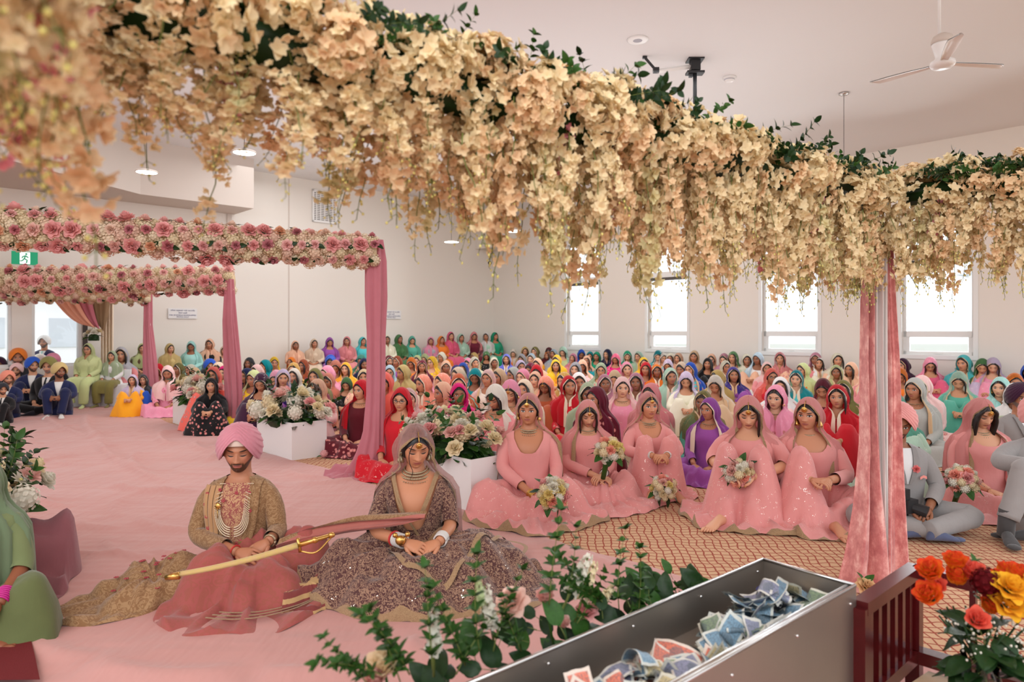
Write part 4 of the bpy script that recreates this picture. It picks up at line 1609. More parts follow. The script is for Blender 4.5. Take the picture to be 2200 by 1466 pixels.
# ---------------------------------------------------------------- flower arrangements
def arrangement(label, loc, rx, ry, h, seed, n_rose=9, n_hyd=3, n_leaf=22, n_sprig=10, n_stock=4, n_fern=3, cols=(CREAM, BLUSH, WHITE, PINK, CREAM, WHITE, WHITE), cat='flower arrangement', name='flower_arrangement', rz=0.0, rs=0.045, droop=0.5, daisies=0, buds=0, extra=True):
    rg = rnd(seed)
    t0 = thing(name, label, cat, loc, rz)
    m = MB()
    m.ball((0, 0, 0.01), (rx * .72, ry * .72, h * .38), 14, 8)
    m.box((0, 0, -.03), (rx * 1.1, ry * 1.1, .06))
    link('foam', m.mesh('foam', ['leaf_dark']), t0)

    def pt(k=1.0, low=0.0):
        a = rg.random() * 6.28
        q = math.sqrt(rg.random())
        x, y = math.cos(a) * q, math.sin(a) * q
        z = math.sqrt(max(0, 1 - q * q * .9))
        return np.array([x * rx * k, y * ry * k, h * z * .75 * k + low]), np.array([x * h / rx if rx else x, y, z * 1.1 + .2])
    for i in range(n_leaf):
        a = i * 2.4
        p = np.array([math.cos(a) * rx * .62, math.sin(a) * ry * .62, h * rg.uniform(.02, .3)])
        put_leaf('leaf', rg.choice(LEAF), t0, p, (math.cos(a), math.sin(a), rg.uniform(-droop, .5)), rs * rg.uniform(1.6, 2.6), rg)
    for i in range(n_sprig):
        p, d = pt(.7)
        put('leaf_sprig', rg.choice(SPRIG), t0, p * .7, d + np.array([0, 0, .2]), rg.uniform(.8, 1.2) * h / .34, rg)
    for i in range(n_fern):
        a = rg.random() * 6.28
        put_leaf('fern_frond', FERN, t0, (math.cos(a) * rx * .6, math.sin(a) * ry * .6, h * .12), (math.cos(a), math.sin(a), -.1), rs * 3.6, rg)
    for i in range(n_hyd):
        p, d = pt(1.02)
        put('hydrangea', rg.choice(HYD), t0, p, d, rs * rg.uniform(1.1, 1.6), rg, rg.choice((CREAM, WHITE, WHITE)))
    for i in range(n_stock):
        p, d = pt(.85)
        put('stock_flower', rg.choice(STOCK), t0, p * .8, d, rs * rg.uniform(2.4, 3.2), rg, rg.choice((WHITE, CREAM)))
    for i in range(n_rose):
        p, d = pt(1.22)
        put('rose', rg.choice(ROSES), t0, p, d, rs * rg.uniform(.8, 1.15), rg, rg.choice(cols))
    for i in range(buds):
        p, d = pt(1.1)
        put('rose', rg.choice(BUDS), t0, p, d, rs * .6, rg, rg.choice(cols))
    for i in range(daisies):
        p, d = pt(1.1)
        put('daisy', DAISY, t0, p, d, rs * rg.uniform(.7, 1), rg, WHITE)
    return t0


def flower_box(label, corner_uv, wdt, dep, hgt):
    """white plinth whose near corner stands at the given floor pixel"""
    c = FL(*corner_uv)
    rz = math.atan2(D1[1], D1[0])
    ctr = c + D1 * wdt / 2 + D2 * dep / 2
    t0 = thing('flower_box', label, 'planter', ctr, rz)
    m = MB()
    th = .012
    m.box((0, -dep / 2 + th / 2, hgt / 2), (wdt, th, hgt))
    m.box((0, dep / 2 - th / 2, hgt / 2), (wdt, th, hgt))
    m.box((wdt / 2 - th / 2, 0, hgt / 2), (th, dep - 2 * th, hgt))
    m.box((-wdt / 2 + th / 2, 0, hgt / 2), (th, dep - 2 * th, hgt))
    m.box((0, 0, hgt - .05), (wdt - 2 * th, dep - 2 * th, .02))
    link('box_side', m.mesh('box_side', ['white_gloss'], False), t0)
    return ctr, rz


c, rz = flower_box('white plinth box right behind the bride', (1012, 1101), 0.86, 0.40, 0.41)
arrangement('large mixed flower arrangement on the white box behind the bride', c + (-.05, .03, .37), 0.50, 0.30, 0.40, 'ar1', n_rose=36, n_hyd=14, n_leaf=84, n_sprig=12, n_stock=12, n_fern=8, rz=rz, rs=.06)
c, rz = flower_box('white plinth box behind the groom\'s turban', (627, 990), 0.92, 0.42, 0.41)
arrangement('mixed flower arrangement with big hydrangeas on the middle white box', c + (0, 0, .37), 0.58, 0.34, 0.40, 'ar2', n_rose=30, n_hyd=12, n_leaf=56, n_sprig=10, n_stock=10, n_fern=3, rz=rz, rs=.070)
c, rz = flower_box('farthest white plinth box, beside the woman in black', (428, 926), 1.15, 0.40, 0.41)
arrangement('pink and cream flower arrangement on the farthest white box', c + (0, 0, .37), 0.60, 0.32, 0.38, 'ar3', n_rose=30, n_hyd=12, n_leaf=44, n_sprig=16, n_stock=10, n_fern=0, rz=rz, rs=.072)
t0 = thing('flower_box', 'white plinth box at the left edge behind the woman in green', 'planter', (-3.30, 3.95, 0), rz)
m = MB()
m.box((0, 0, .21), (.9, .42, .42))
link('box_side', m.mesh('box_side', ['white_gloss'], False), t0)
arrangement('white daisy and gladiolus arrangement at the left edge', (-3.02, 3.86, .40), 0.42, 0.28, 0.36, 'ar4', n_rose=16, n_hyd=5, n_leaf=40, n_sprig=12, n_stock=10, n_fern=4, rz=rz, rs=.060, daisies=12, cols=(BLUSH, WHITE, CREAM), droop=.9)

# ---------------------------------------------------------------- drapes on the arches
def drape_tube(label, rows, s, mat, color, npl=5, amp=0.22, seed=0, name='fabric_drape', puddle=None, dep=0.8, s_base=None):
    """gathered cloth hanging round a pole: rows of (u, v, half width px)"""
    rg = rnd(seed)
    Y = F / s
    base = P(rows[-1][0], rows[-1][1], Y)
    base[2] = 0
    t0 = thing(name, label, 'drape', base)
    vs = np.array([r[1] for r in rows], float)
    n = 60
    V = np.linspace(vs[0], vs[-1], 34)
    U = np.interp(V, vs, [r[0] for r in rows])
    W = np.interp(V, vs, [r[2] for r in rows])
    th = np.arange(n) * 2 * math.pi / n
    g = []
    for i, (u, v, w) in enumerate(zip(U, V, W)):
        c = P(u, v, Y) - base
        f = 1 + amp * np.sin(npl * th + 0.04 * i + rg.random() * .05) + amp * .5 * np.sin((npl * 2 + 1) * th - .07 * i)
        r = w / s
        g.append(np.stack([c[0] + r * np.cos(th) * f, c[1] + r * dep * np.sin(th) * f, np.full(n, max(c[2], .01))], -1))
    m = MB()
    m.grid(np.array(g), cv=True)
    link('drape_cloth', m.mesh('drape_cloth', [mat]), t0, color)
    m = MB()
    m.tube([(0, 0, 0.0), P(rows[0][0], rows[0][1], Y) - base + np.array([0, 0, 0.05])], [.02, .02], 10)
    link('pole', m.mesh('pole', ['white_gloss']), t0)
    if puddle:
        m = MB()
        caps = [tuple(tuple(q) for q in ((p0[0], p0[1], p0[2], p0[3]), (p1[0], p1[1], p1[2], p1[3]))) for p0, p1 in puddle[0]]
        drape_mesh(m, caps, puddle[1], puddle[2], nr=22, nt=70, fold=.018, nfold=11, seed=seed, ripple=.12)
        link('drape_hem', m.mesh('drape_hem', [mat]), t0, color)
    return t0


DUSTY_DRAPE = srgb(186, 112, 122)
drape_tube('dusty pink drape on the nearest aisle arch post', [(803, 515, 16), (806, 560, 19), (806, 640, 20), (806, 720, 17), (806, 850, 17), (803, 930, 20), (797, 980, 30), (785, 1016, 40)], S1, 'cloth', DUSTY_DRAPE, seed='d1',
           puddle=([((-.28, -.05, .03, .05), (.05, 0, .04, .07)), ((0, 0, .05, .08), (.12, .05, .05, .06))], (-.08, 0), 0.30))
drape_tube('dusty pink drape on the second aisle arch post', [(492, 600, 8), (492, 640, 10), (492, 690, 13), (498, 780, 15), (502, 850, 15), (500, 925, 14)], S2, 'cloth', DUSTY_DRAPE, seed='d2',
           puddle=([((-.40, -.02, .02, .05), (0, 0, .03, .06))], (-.2, 0), 0.30))
drape_tube('dusty pink drape on the farthest aisle arch post', [(318, 620, 7), (317, 700, 8), (322, 780, 12), (327, 850, 13), (330, 878, 15)], S3, 'cloth', DUSTY_DRAPE, seed='d3',
           puddle=([((-.35, 0, .02, .05), (.1, 0, .03, .07))], (-.12, 0), 0.32))


def panel(mb, rows, s, y0, npl, amp, n=60, ph=0.0, mat=0, org=(0, 0, 0)):
    vs = np.array([r[0] for r in rows], float)
    V = np.linspace(vs[0], vs[-1], 46)
    L = np.interp(V, vs, [r[1] for r in rows])
    R = np.interp(V, vs, [r[2] for r in rows])
    t = np.linspace(0, 1, n)
    g = []
    for i, (v, l, r) in enumerate(zip(V, L, R)):
        Y = F / s
        x = (l + (r - l) * t - 1100) / F * Y
        z = HC + (HV - v) / F * Y
        y = Y + y0 + amp * (0.6 + i / 40) * np.cos(npl * 2 * math.pi * t + ph + 0.5 * math.sin(i * .1)) + amp * .4 * np.sin(npl * 4.3 * math.pi * t + ph) - .03 * np.sin(t * 3.14)
        g.append(np.stack([x, y, np.full(n, max(z, .006))], -1))
    mb.grid(np.array(g) - np.asarray(org), mat=mat)


SF = 381.0
base = np.array([(1872 - 1100) / SF, F / SF, 0])
t0 = thing('velvet_drape', 'floor length pink velvet drape gathered around the front canopy pillar', 'drape', base)
for nm, rows, y0, npl, amp, mat, col, ph in (
        ('velvet_panel', [(500, 1846, 1862), (640, 1833, 1856), (780, 1831, 1855), (950, 1832, 1866), (1080, 1822, 1880), (1180, 1806, 1892), (1253, 1788, 1900)], -.10, 2.0, .028, 'pink_velvet', None, 0.4),
        ('velvet_panel', [(500, 1888, 1899), (640, 1886, 1908), (780, 1893, 1916), (950, 1892, 1922), (1080, 1884, 1931), (1180, 1880, 1938), (1253, 1876, 1944)], -.06, 1.5, .020, 'pink_velvet', None, 2.0),
        ('pink_panel', [(500, 1852, 1874), (780, 1850, 1876), (950, 1858, 1890), (1253, 1860, 1915)], -.02, 3.5, .022, 'cloth', srgb(214, 128, 128), 0),
        ('pink_panel', [(500, 1880, 1897), (780, 1884, 1899), (950, 1884, 1899), (1253, 1884, 1910)], .0, 2.5, .016, 'cloth', srgb(150, 62, 84), 1),
        ('white_panel', [(500, 1858, 1890), (780, 1857, 1891), (900, 1862, 1890), (1000, 1866, 1888), (1253, 1870, 1884)], -.075, 3.0, .018, 'cloth', srgb(216, 208, 204), 0)):
    m = MB()
    panel(m, rows, SF, y0, npl, amp, ph=ph, org=base)
    link(nm, m.mesh(nm, [mat]), t0, col)
m = MB()
m.tube([(0, .06, 0), (0, .06, 2.25)], [.03, .03], 12)
link('pillar', m.mesh('pillar', ['white_gloss']), t0)

# swag and curtain at the far left window
t0 = thing('swag_curtain', 'peach, mauve and gold swag curtain tied back at the far left window', 'curtain', PS(225, 700, 112) * (1, 1, 0))
o0 = np.array(t0.location)
for nm, x0, x1, col, dy in (('swag_panel', 118, 168, srgb(236, 168, 140), -.10), ('swag_panel', 150, 196, srgb(196, 112, 124), -.04), ('swag_panel', 190, 232, srgb(150, 122, 92), .05)):
    g = []
    for i in range(16):
        q = i / 15
        row = []
        for j in range(13):
            t = j / 12
            a = P(x0 + (x1 - x0) * t, 640, F / 112)
            b = P(212 + 7 * t, 712 - 10 * (1 - t), F / 112)
            p = a + (b - a) * q
            p[2] -= .16 * math.sin(q * 3.14) * (1 - .5 * t)
            p[1] += dy + .04 * math.sin(j * 1.7) * (1 - q * .7)
            row.append(p - o0)
        g.append(row)
    m = MB()
    m.grid(np.array(g))
    link(nm, m.mesh(nm, ['cloth_soft']), t0, col)
m = MB()
g = []
for i in range(14):
    v = 640 + (880 - 640) * i / 13
    g.append([P(217 + 27 * (j / 20), v, F / 108 + .05 * math.sin(j * 1.3)) - o0 for j in range(21)])
m.grid(np.array(g))
link('curtain_panel', m.mesh('curtain_panel', ['cloth']), t0, srgb(246, 226, 200))
arrangement('small white flower cluster pinning the swag curtain', PS(205, 722, 115) + (0, -.05, -.03), .13, .1, .16, 'tie', n_rose=6, n_hyd=1, n_leaf=5, n_sprig=0, n_stock=0, n_fern=0, cols=(WHITE, CREAM), rs=.05)

# ---------------------------------------------------------------- ceiling fittings
def ceiling_pt(u, v, z=CEIL):
    s = (HV - v) / (z - HC)
    p = PS(u, v, s)
    return p


def pendant(u, s, z, label, R=0.17):
    x, y = (u - 1100) / s, F / s
    t0 = thing('pendant_lamp', label, 'lamp', (x, y, z), 0, 'round pendant lamps')
    m = MB()
    m.lathe([(0.02, CEIL - z - .03), (.075, CEIL - z - .025), (.075, CEIL - z)], 20)
    link('canopy', m.mesh('canopy', ['steel_screw']), t0)
    m = MB()
    m.tube([(0, 0, .04), (0, 0, CEIL - z - .02)], [.004, .004], 5)
    link('cord', m.mesh('cord', ['black_rubber']), t0)
    m = MB()
    m.lathe([(0.01, .05), (.05, .045), (R, .02), (R + .01, 0), (R, -.004)], 26)
    link('lamp_shade', m.mesh('lamp_shade', ['soffit_paint']), t0)
    m = MB()
    m.lathe([(R - .004, -.006), (.002, -.012)], 26)
    link('diffuser', m.mesh('diffuser', ['lamp_glow']), t0)


for u, v, s, R, w in ((970, 520, 82, .19, 'round white pendant lamp left of the corner duct box'), (1103, 497, 90, .18, 'round pendant lamp in front of the corner duct box'), (1195, 519, 82, .18, 'round pendant lamp just below the garland, nearest the first window'),
                      (315, 370, 140, .15, 'lit pendant lamp below the left ceiling bulkhead'), (525, 328, 156, .15, 'lit pendant lamp peeping between pink orchids')):
    pendant(u, s, HC + (HV - v) / s, w, R)
pendant(1813, (HV - 200) / (CEIL - HC), 3.75, 'pendant lamp whose thin cord drops behind the garland at right')

# ceiling fan
z0 = 3.98
s = (HV - 137) / (z0 - HC)
p = PS(2025, 137, s)
t0 = thing('ceiling_fan', 'white three-bladed ceiling fan at the upper right', 'fan', p)
m = MB()
m.tube([(-.03, .0, .22), (-.03, 0, CEIL - z0)], [.014, .014], 10)
m.lathe([(.05, CEIL - z0 - .06), (.06, CEIL - z0)], 14, c=(-.03, 0, 0))
link('down_rod', m.mesh('down_rod', ['white_gloss']), t0)
m = MB()
m.lathe([(.004, -.045), (.09, -.035), (.11, -.01), (.105, .02), (.07, .04), (.06, .06), (.075, .12), (.09, .17), (.095, .19)], 28)
link('motor', m.mesh('motor', ['white_gloss']), t0)
m = MB()
m.lathe([(.096, .188), (.098, .22), (.08, .26), (.04, .285), (.003, .29)], 28)
link('motor_cap', m.mesh('motor_cap', ['soffit_paint']), t0)
for a in (0.10, 0.10 + 2.094, 0.10 + 4.188):
    m = MB()
    m.grid(np.array([[(x, w, .01 + .012 * math.sin(j * .8) + .15 * w) for j, w in enumerate(np.linspace(-wd, wd, 7) + sk)] for x, wd, sk in ((.09, .03, 0), (.16, .035, 0), (.3, .05, .005), (.5, .058, .01), (.6, .055, .012), (.66, .02, .05))]))
    m.grid(np.array([[(x, w, .002 + .012 * math.sin(j * .8) + .15 * w) for j, w in enumerate(np.linspace(-wd, wd, 7) + sk)] for x, wd, sk in ((.09, .03, 0), (.16, .035, 0), (.3, .05, .005), (.5, .058, .01), (.6, .055, .012), (.66, .02, .05))]))
    m.xform(T4(Rz(a)))
    link('blade', m.mesh('blade', ['white_gloss']), t0)

# projector / screen mount
s = (HV - 128) / (CEIL - HC)
p = PS(1493, 128, s)
t0 = thing('ceiling_mount', 'black telescopic ceiling mount with a folded white arm', 'mount', p)
m = MB()
m.box((0, 0, -.01), (.22, .20, .02))
m.box((0, 0, -.09), (.13, .12, .14))
m.box((0, 0, -.19), (.24, .14, .03))
m.box((-.06, 0, -.22), (.05, .05, .06))
link('bracket', m.mesh('bracket', ['black_rubber'], False), t0)
m = MB()
m.tube([(0, 0, -.15), (0, 0, -.9)], [.028, .028], 12)
m.tube([(0, 0, -.85), (-.01, 0, -1.3)], [.022, .022], 12)
m.box((-.02, 0, -.80), (.07, .06, .05))
link('pole', m.mesh('pole', ['black_rubber']), t0)
m = MB()
m.tube([(-.07, 0, -.10), (-.56, -.1, -.20)], [.03, .03], 4)
link('arm', m.mesh('arm', ['white_gloss'], False), t0)
m = MB()
m.tube([(-.57, -.1, -.19), (-.72, -.12, -.03)], [.018, .018], 6)
m.box((-.57, -.1, -.19), (.08, .06, .07))
m.box((-.73, -.12, -.02), (.06, .04, .03))
link('arm_joint', m.mesh('arm_joint', ['black_rubber'], False), t0)

p = ceiling_pt(1370, 85)
t0 = thing('ceiling_speaker', 'round grey in-ceiling loudspeaker', 'speaker', p)
m = MB()
m.lathe([(.14, 0), (.14, -.012), (.115, -.016)], 32)
link('rim', m.mesh('rim', ['white_gloss']), t0)
m = MB()
m.lathe([(.115, -.012), (.06, -.016), (.002, -.017)], 32)
link('grille', m.mesh('grille', ['grey_cloth']), t0)
p = ceiling_pt(1567, 166)
t0 = thing('smoke_detector', 'small white smoke detector on the ceiling', 'detector', p)
m = MB()
m.lathe([(.10, 0), (.10, -.02), (.075, -.03), (.075, -.05), (.05, -.07), (.002, -.075)], 28)
link('housing', m.mesh('housing', ['white_gloss']), t0)
m = MB()
m.lathe([(.076, -.033), (.078, -.045)], 28)
link('vent_ring', m.mesh('vent_ring', ['grey_cloth']), t0)
p = RP(.35, .35, 3.62)
t0 = thing('security_camera', 'tiny dark dome camera in the room corner', 'camera', PS(1052, 565, 72))
m = MB()
m.ball((0, 0, 0), .055, 12, 8)
link('dome', m.mesh('dome', ['black_rubber']), t0)
m = MB()
m.tube([(0, 0, 0), (0, .25, .04)], [.02, .02], 8)
link('bracket', m.mesh('bracket', ['white_gloss']), t0)

# ---------------------------------------------------------------- on the far wall: vent, signs, exit sign
def wall_thing(name, label, cat, b0, b1, z0, z1):
    t0 = thing(name, label, cat, RP(.02, (b0 + b1) / 2, (z0 + z1) / 2), math.atan2(D2[1], D2[0]))
    return t0, b1 - b0, z1 - z0


t0, w, h = wall_thing('vent_grille', 'white slotted return air grille high on the far wall', 'vent', 5.50, 6.18, 4.20, 5.02)
m = MB()
for x, z, a, b in ((0, h / 2 - .02, w, .04), (0, -h / 2 + .02, w, .04), (-w / 2 + .02, 0, .04, h), (w / 2 - .02, 0, .04, h)):
    m.box((x, -.01, z), (a, .03, b))
for k in range(1, 6):
    m.box((-w / 2 + w * k / 6, -.008, 0), (.022, .02, h - .05))
link('frame', m.mesh('frame', ['white_gloss'], False), t0)
m = MB()
m.box((0, .005, 0), (w - .04, .01, h - .04))
link('backing', m.mesh('backing', ['blind_grey'], False), t0)
for k in range(17):
    m = MB() if k == 0 else m
    if k == 0:
        m.box((0, 0, 0), (w - .06, .012, .026), Rx(0.5))
        slat = m.mesh('slat', ['white_gloss'], False)
    link('slat', slat, t0, None, (0, -.004, -h / 2 + .05 + k * (h - .1) / 16))


def text_mesh(txt, size, mat, ext=0.001, font=None):
    cu = bpy.data.curves.new('lettering', 'FONT')
    cu.body = txt
    cu.size = size
    cu.align_x = 'CENTER'
    cu.align_y = 'CENTER'
    cu.extrude = ext
    if font:
        cu.font = font
    o = bpy.data.objects.new('lettering', cu)
    COL.objects.link(o)
    bpy.context.view_layer.update()
    dg = bpy.context.evaluated_depsgraph_get()
    me = bpy.data.meshes.new_from_object(o.evaluated_get(dg))
    me.name = 'lettering'
    me.materials.clear()
    me.materials.append(MATS[mat])
    bpy.data.objects.remove(o)
    return me


def fit(o, me, w, h):
    v = np.zeros(len(me.vertices) * 3)
    me.vertices.foreach_get('co', v)
    v = v.reshape(-1, 3)
    if len(v):
        lo, hi = v.min(0), v.max(0)
        c = (lo + hi) / 2
        me.vertices.foreach_set('co', ((v - c) * np.array([w / max(1e-6, hi[0] - lo[0]), h / max(1e-6, hi[1] - lo[1]), 1])).ravel())
    o.rotation_euler = (math.radians(90), 0, 0)


for b0, b1, z0, z1, lab in ((8.98, 9.59, 1.70, 1.925, 'white wall sign in two scripts, left of the second aisle drape'), (3.50, 4.13, 1.76, 2.00, 'white wall sign in two scripts, half behind the nearest aisle drape')):
    t0, w, h = wall_thing('wall_sign', lab, 'sign', b0, b1, z0, z1)
    m = MB()
    m.box((0, -.004, 0), (w, .01, h))
    link('board', m.mesh('board', ['paper_white'], False), t0)
    for txt, ww, hh, zz in (('\u0a38\u0a3f\u0a30\u0a2b \u0a2c\u0a1c\u0a3c\u0a41\u0a30\u0a17\u0a3e\u0a02 \u0a05\u0a24\u0a47 \u0a05\u0a2a\u0a3e\u0a39\u0a3f\u0a1c', .84, .17, .30), ('\u0a32\u0a4b\u0a15\u0a3e\u0a02 \u0a32\u0a08', .30, .15, .07), ('FOR SENIORS & HANDICAPPED', .92, .11, -.16), ('PEOPLE ONLY', .42, .11, -.34)):
        me = text_mesh(txt, .1, 'ink_blue')
        o = link('lettering', me, t0, None, (0, -.0115, zz * h))
        fit(o, me, ww * w, hh * h)

t0, w, h = wall_thing('exit_sign', 'green running man exit sign above the far left windows', 'sign', 0, .40, 0, .24)
t0.location = PS(53, 555, 115) + (0, 0, 0)
m = MB()
m.box((0, 0, 0), (w, .06, h))
link('board', m.mesh('board', ['exit_green'], False), t0)
m = MB()
m.box((0, -.031, 0), (.16, .004, h - .02))
link('door_panel', m.mesh('door_panel', ['exit_white'], False), t0)
m = MB()
m.ball((.02, -.036, .075), (.018, .004, .018), 10, 6)
for a, b in (((.01, .05), (-.01, -.01)), ((-.01, -.01), (.035, -.04)), ((.035, -.04), (.02, -.09)), ((-.01, -.01), (-.04, -.05)), ((-.04, -.05), (-.075, -.06)), ((.01, .045), (.05, .01)), ((.01, .045), (-.035, .025)), ((-.035, .025), (-.045, -.005))):
    m.tube([(a[0], -.036, a[1]), (b[0], -.036, b[1])], [.010, .010], 6)
link('running_figure', m.mesh('running_figure', ['exit_green']), t0)

# ---------------------------------------------------------------- steel donation trough
ZR = .55
A0 = PS(1640, 1202, (1202 - HV) / (HC - ZR))
B0 = PS(1837, 1258, (1258 - HV) / (HC - ZR))
LD = np.array([-.757, -.653, 0])
WD = (B0 - A0)
WL = np.linalg.norm(WD[:2])
WD = np.array([WD[0], WD[1], 0]) / WL
TL = 1.75
ctr = A0 + WD * WL / 2 + LD * TL / 2
ctr[2] = 0
t0 = thing('donation_trough', 'long open brushed steel donation trough full of banknotes', 'trough', ctr)


def tq(l, w, z):
    return A0 + LD * l + WD * w - ctr + np.array([0, 0, z - ZR])


def slab(mb, c, th):
    """quad c (4,3) thickened along -n"""
    c = np.array(c)
    n = np.cross(c[1] - c[0], c[2] - c[0])
    n = n / np.linalg.norm(n) * th
    mb.add(np.concatenate([c, c + n]), [[0, 1, 2, 3], [7, 6, 5, 4], [0, 4, 5, 1], [1, 5, 6, 2], [2, 6, 7, 3], [3, 7, 4, 0]])


m = MB()
slab(m, [tq(0, 0, 0), tq(TL, 0, 0), tq(TL, 0, ZR), tq(0, 0, ZR)], .004)
slab(m, [tq(0, WL, 0), tq(TL, WL, 0), tq(TL, WL, ZR), tq(0, WL, ZR)], -.004)
slab(m, [tq(0, 0, 0), tq(0, WL, 0), tq(0, WL, ZR), tq(0, 0, ZR)], -.004)
slab(m, [tq(TL, 0, 0), tq(TL, WL, 0), tq(TL, WL, ZR), tq(TL, 0, ZR)], .004)
link('steel_side', m.mesh('steel_side', ['steel'], False), t0)
m = MB()
slab(m, [tq(.0, .0, ZR - .14), tq(TL, .0, ZR - .14), tq(TL, WL * .55, ZR - .17), tq(.0, WL * .55, ZR - .17)], .004)
slab(m, [tq(.0, WL * .55, ZR - .17), tq(TL, WL * .55, ZR - .17), tq(TL, WL, ZR - .10), tq(0, WL, ZR - .10)], .004)
link('inner_tray', m.mesh('inner_tray', ['steel'], False), t0)
m = MB()
for l0, w0, l1, w1 in ((0, 0, TL, 0), (0, WL, TL, WL), (0, 0, 0, WL)):
    m.tube([tq(l0, w0, ZR), tq(l1, w1, ZR)], [.006, .006], 6)
m.tube([tq(0.01, WL - .022, ZR - .012), tq(TL, WL - .022, ZR - .012)], [.012, .012], 6)
link('rolled_rim', m.mesh('rolled_rim', ['steel_screw']), t0)
m = MB()
m.ball((0, 0, 0), (.005, .003, .005), 8, 5)
sc = m.mesh('screw', ['steel_screw'])
for l in (.05, .42, .78, 1.14, 1.5):
    link('screw', sc, t0, None, tq(l, .005, ZR - .035))
    link('screw', sc, t0, None, tq(l, WL + .006, ZR - .05))


def _note(name):
    mm, nt, out = nodes_of(name)
    k = N(nt)
    a = k.n('ShaderNodeAttribute', attribute_name='hp')
    s = k.n('ShaderNodeSeparateXYZ')
    k.link(a.outputs['Vector'], s.inputs[0])
    x, y = s.outputs[0], s.outputs[1]
    c = obj_color(k)
    ed = k.math('MAXIMUM', k.math('GREATER_THAN', k.math('ABSOLUTE', x), .88), k.math('GREATER_THAN', k.math('ABSOLUTE', y), .78))
    r = k.math('ADD', k.math('POWER', k.math('DIVIDE', x, .30), 2.0), k.math('POWER', k.math('DIVIDE', y, .62), 2.0))
    oval = k.math('LESS_THAN', r, 1.0)
    g = k.noise(9, a.outputs['Vector'], 4)
    ink = k.mix(k.math('GREATER_THAN', g, .52), c, k.mix(.55, c, (.08, .10, .12)))
    ink = k.mix(k.math('MULTIPLY', oval, .55), ink, (.10, .13, .15))
    ink = k.mix(k.math('MULTIPLY', ed, .75), ink, (.72, .70, .60))
    k.link(k.bsdf(ink, .45, spec=.5), out.inputs[0])


_note('banknote')


def note_mesh(seed, L=.152, W=.068):
    rg = rnd(seed)
    a, b = rg.uniform(-1.3, 1.3), rg.uniform(-.35, .35)
    fold = rg.random() < .35
    u = np.linspace(-1, 1, 15)
    v = np.linspace(-1, 1, 7)
    U, V = np.meshgrid(u, v, indexing='ij')
    ang = (a * U + b * V * U)
    x = np.cumsum(np.cos(ang), axis=0) * (L / 15)
    z = np.cumsum(np.sin(ang), axis=0) * (L / 15) * .9
    if fold:
        k = U > 0
        z = np.where(k, z + .012 + .02 * U, z)
        x = np.where(k, -x * .9 + 2 * x[7:8], x)
    x -= x.mean()
    z -= z.min()
    z += .0015 * np.sin(9 * U + 5 * V + rg.random() * 6)
    pts = np.stack([x, V * W / 2, z], -1)
    mb = MB()
    hp = np.stack([U, V, U * 0], -1)
    mb.grid(pts, hp=hp)
    return mb.mesh('banknote', ['banknote'], True, True)


NOTES = [note_mesh('note%d' % i) for i in range(12)]
NCOL = {'blue': (srgb(118, 150, 170), 'blue'), 'green': (srgb(126, 146, 116), 'green'), 'cream': (srgb(200, 184, 140), 'cream and green'), 'red': (srgb(214, 120, 96), 'reddish'), 'violet': (srgb(136, 138, 160), 'violet grey')}
rg = rnd('notes')
NTXT = {k: text_mesh(t, .03, 'ink_blue', .0004) for k, t in (('5', '5'), ('20', '20'), ('1', '1'))}
k = 0
for i in range(150):
    # piled in two heaps with a thin stretch between them
    l = rg.uniform(.05, .62) if i % 2 else rg.uniform(.66, 1.42)
    w = WL * rg.uniform(.34, .84)
    heap = math.exp(-((l - .3) / .3) ** 2) + math.exp(-((l - 1.08) / .3) ** 2)
    key = rg.choice(['blue', 'blue', 'blue', 'violet', 'violet', 'green', 'cream', 'cream', 'red'] if i % 11 else ['red'])
    if key == 'red' and l < .6:
        key = 'blue'
    col, nm = NCOL[key]
    side = 'window side' if w > WL * .58 else 'couple side'
    where = ('far end' if l < .3 else 'far heap') if l < .64 else ('near heap' if l < 1.0 else 'near end')
    where = '%s, %s' % (where, side)
    o = link('banknote', rg.choice(NOTES), None, col, tq(l, w, ZR - .130 + .12 * heap * rg.random() * (1 - abs(w / WL - .55))) + ctr)
    o.rotation_euler = (rg.uniform(-.7, .7), rg.uniform(-.6, .6), rg.random() * 6.28)
    q = rg.uniform(.95, 1.15)
    o.scale = (q, q, q)
    tag(o, 'crumpled %s banknote in the steel trough, %s' % (nm, where), 'banknote', '%s banknotes, %s' % (nm, where))
    if i % 3 == 0:
        link('printed_number', NTXT[{'blue': '5', 'cream': '1'}.get(key, '20')], o, None, (.03, .012, .018))

# ---------------------------------------------------------------- red lacquered rail with its board
R0 = PS(1848, 1292, (1292 - HV) / (HC - .50))
R1 = PS(1964, 1214, (1214 - HV) / (HC - .50))
R2 = R1 - D1 * 1.1
base = np.array([R1[0], R1[1], 0])
t0 = thing('wooden_rail', 'dark red lacquered low wooden rail beside the steel trough', 'railing', base)


def beam(mb, a, b, w, h):
    a, b = np.array(a, float) - base, np.array(b, float) - base
    d = b - a
    L = np.linalg.norm(d)
    ang = math.atan2(d[1], d[0])
    mb.box((a + b) / 2, (L, w, h), Rz(ang))


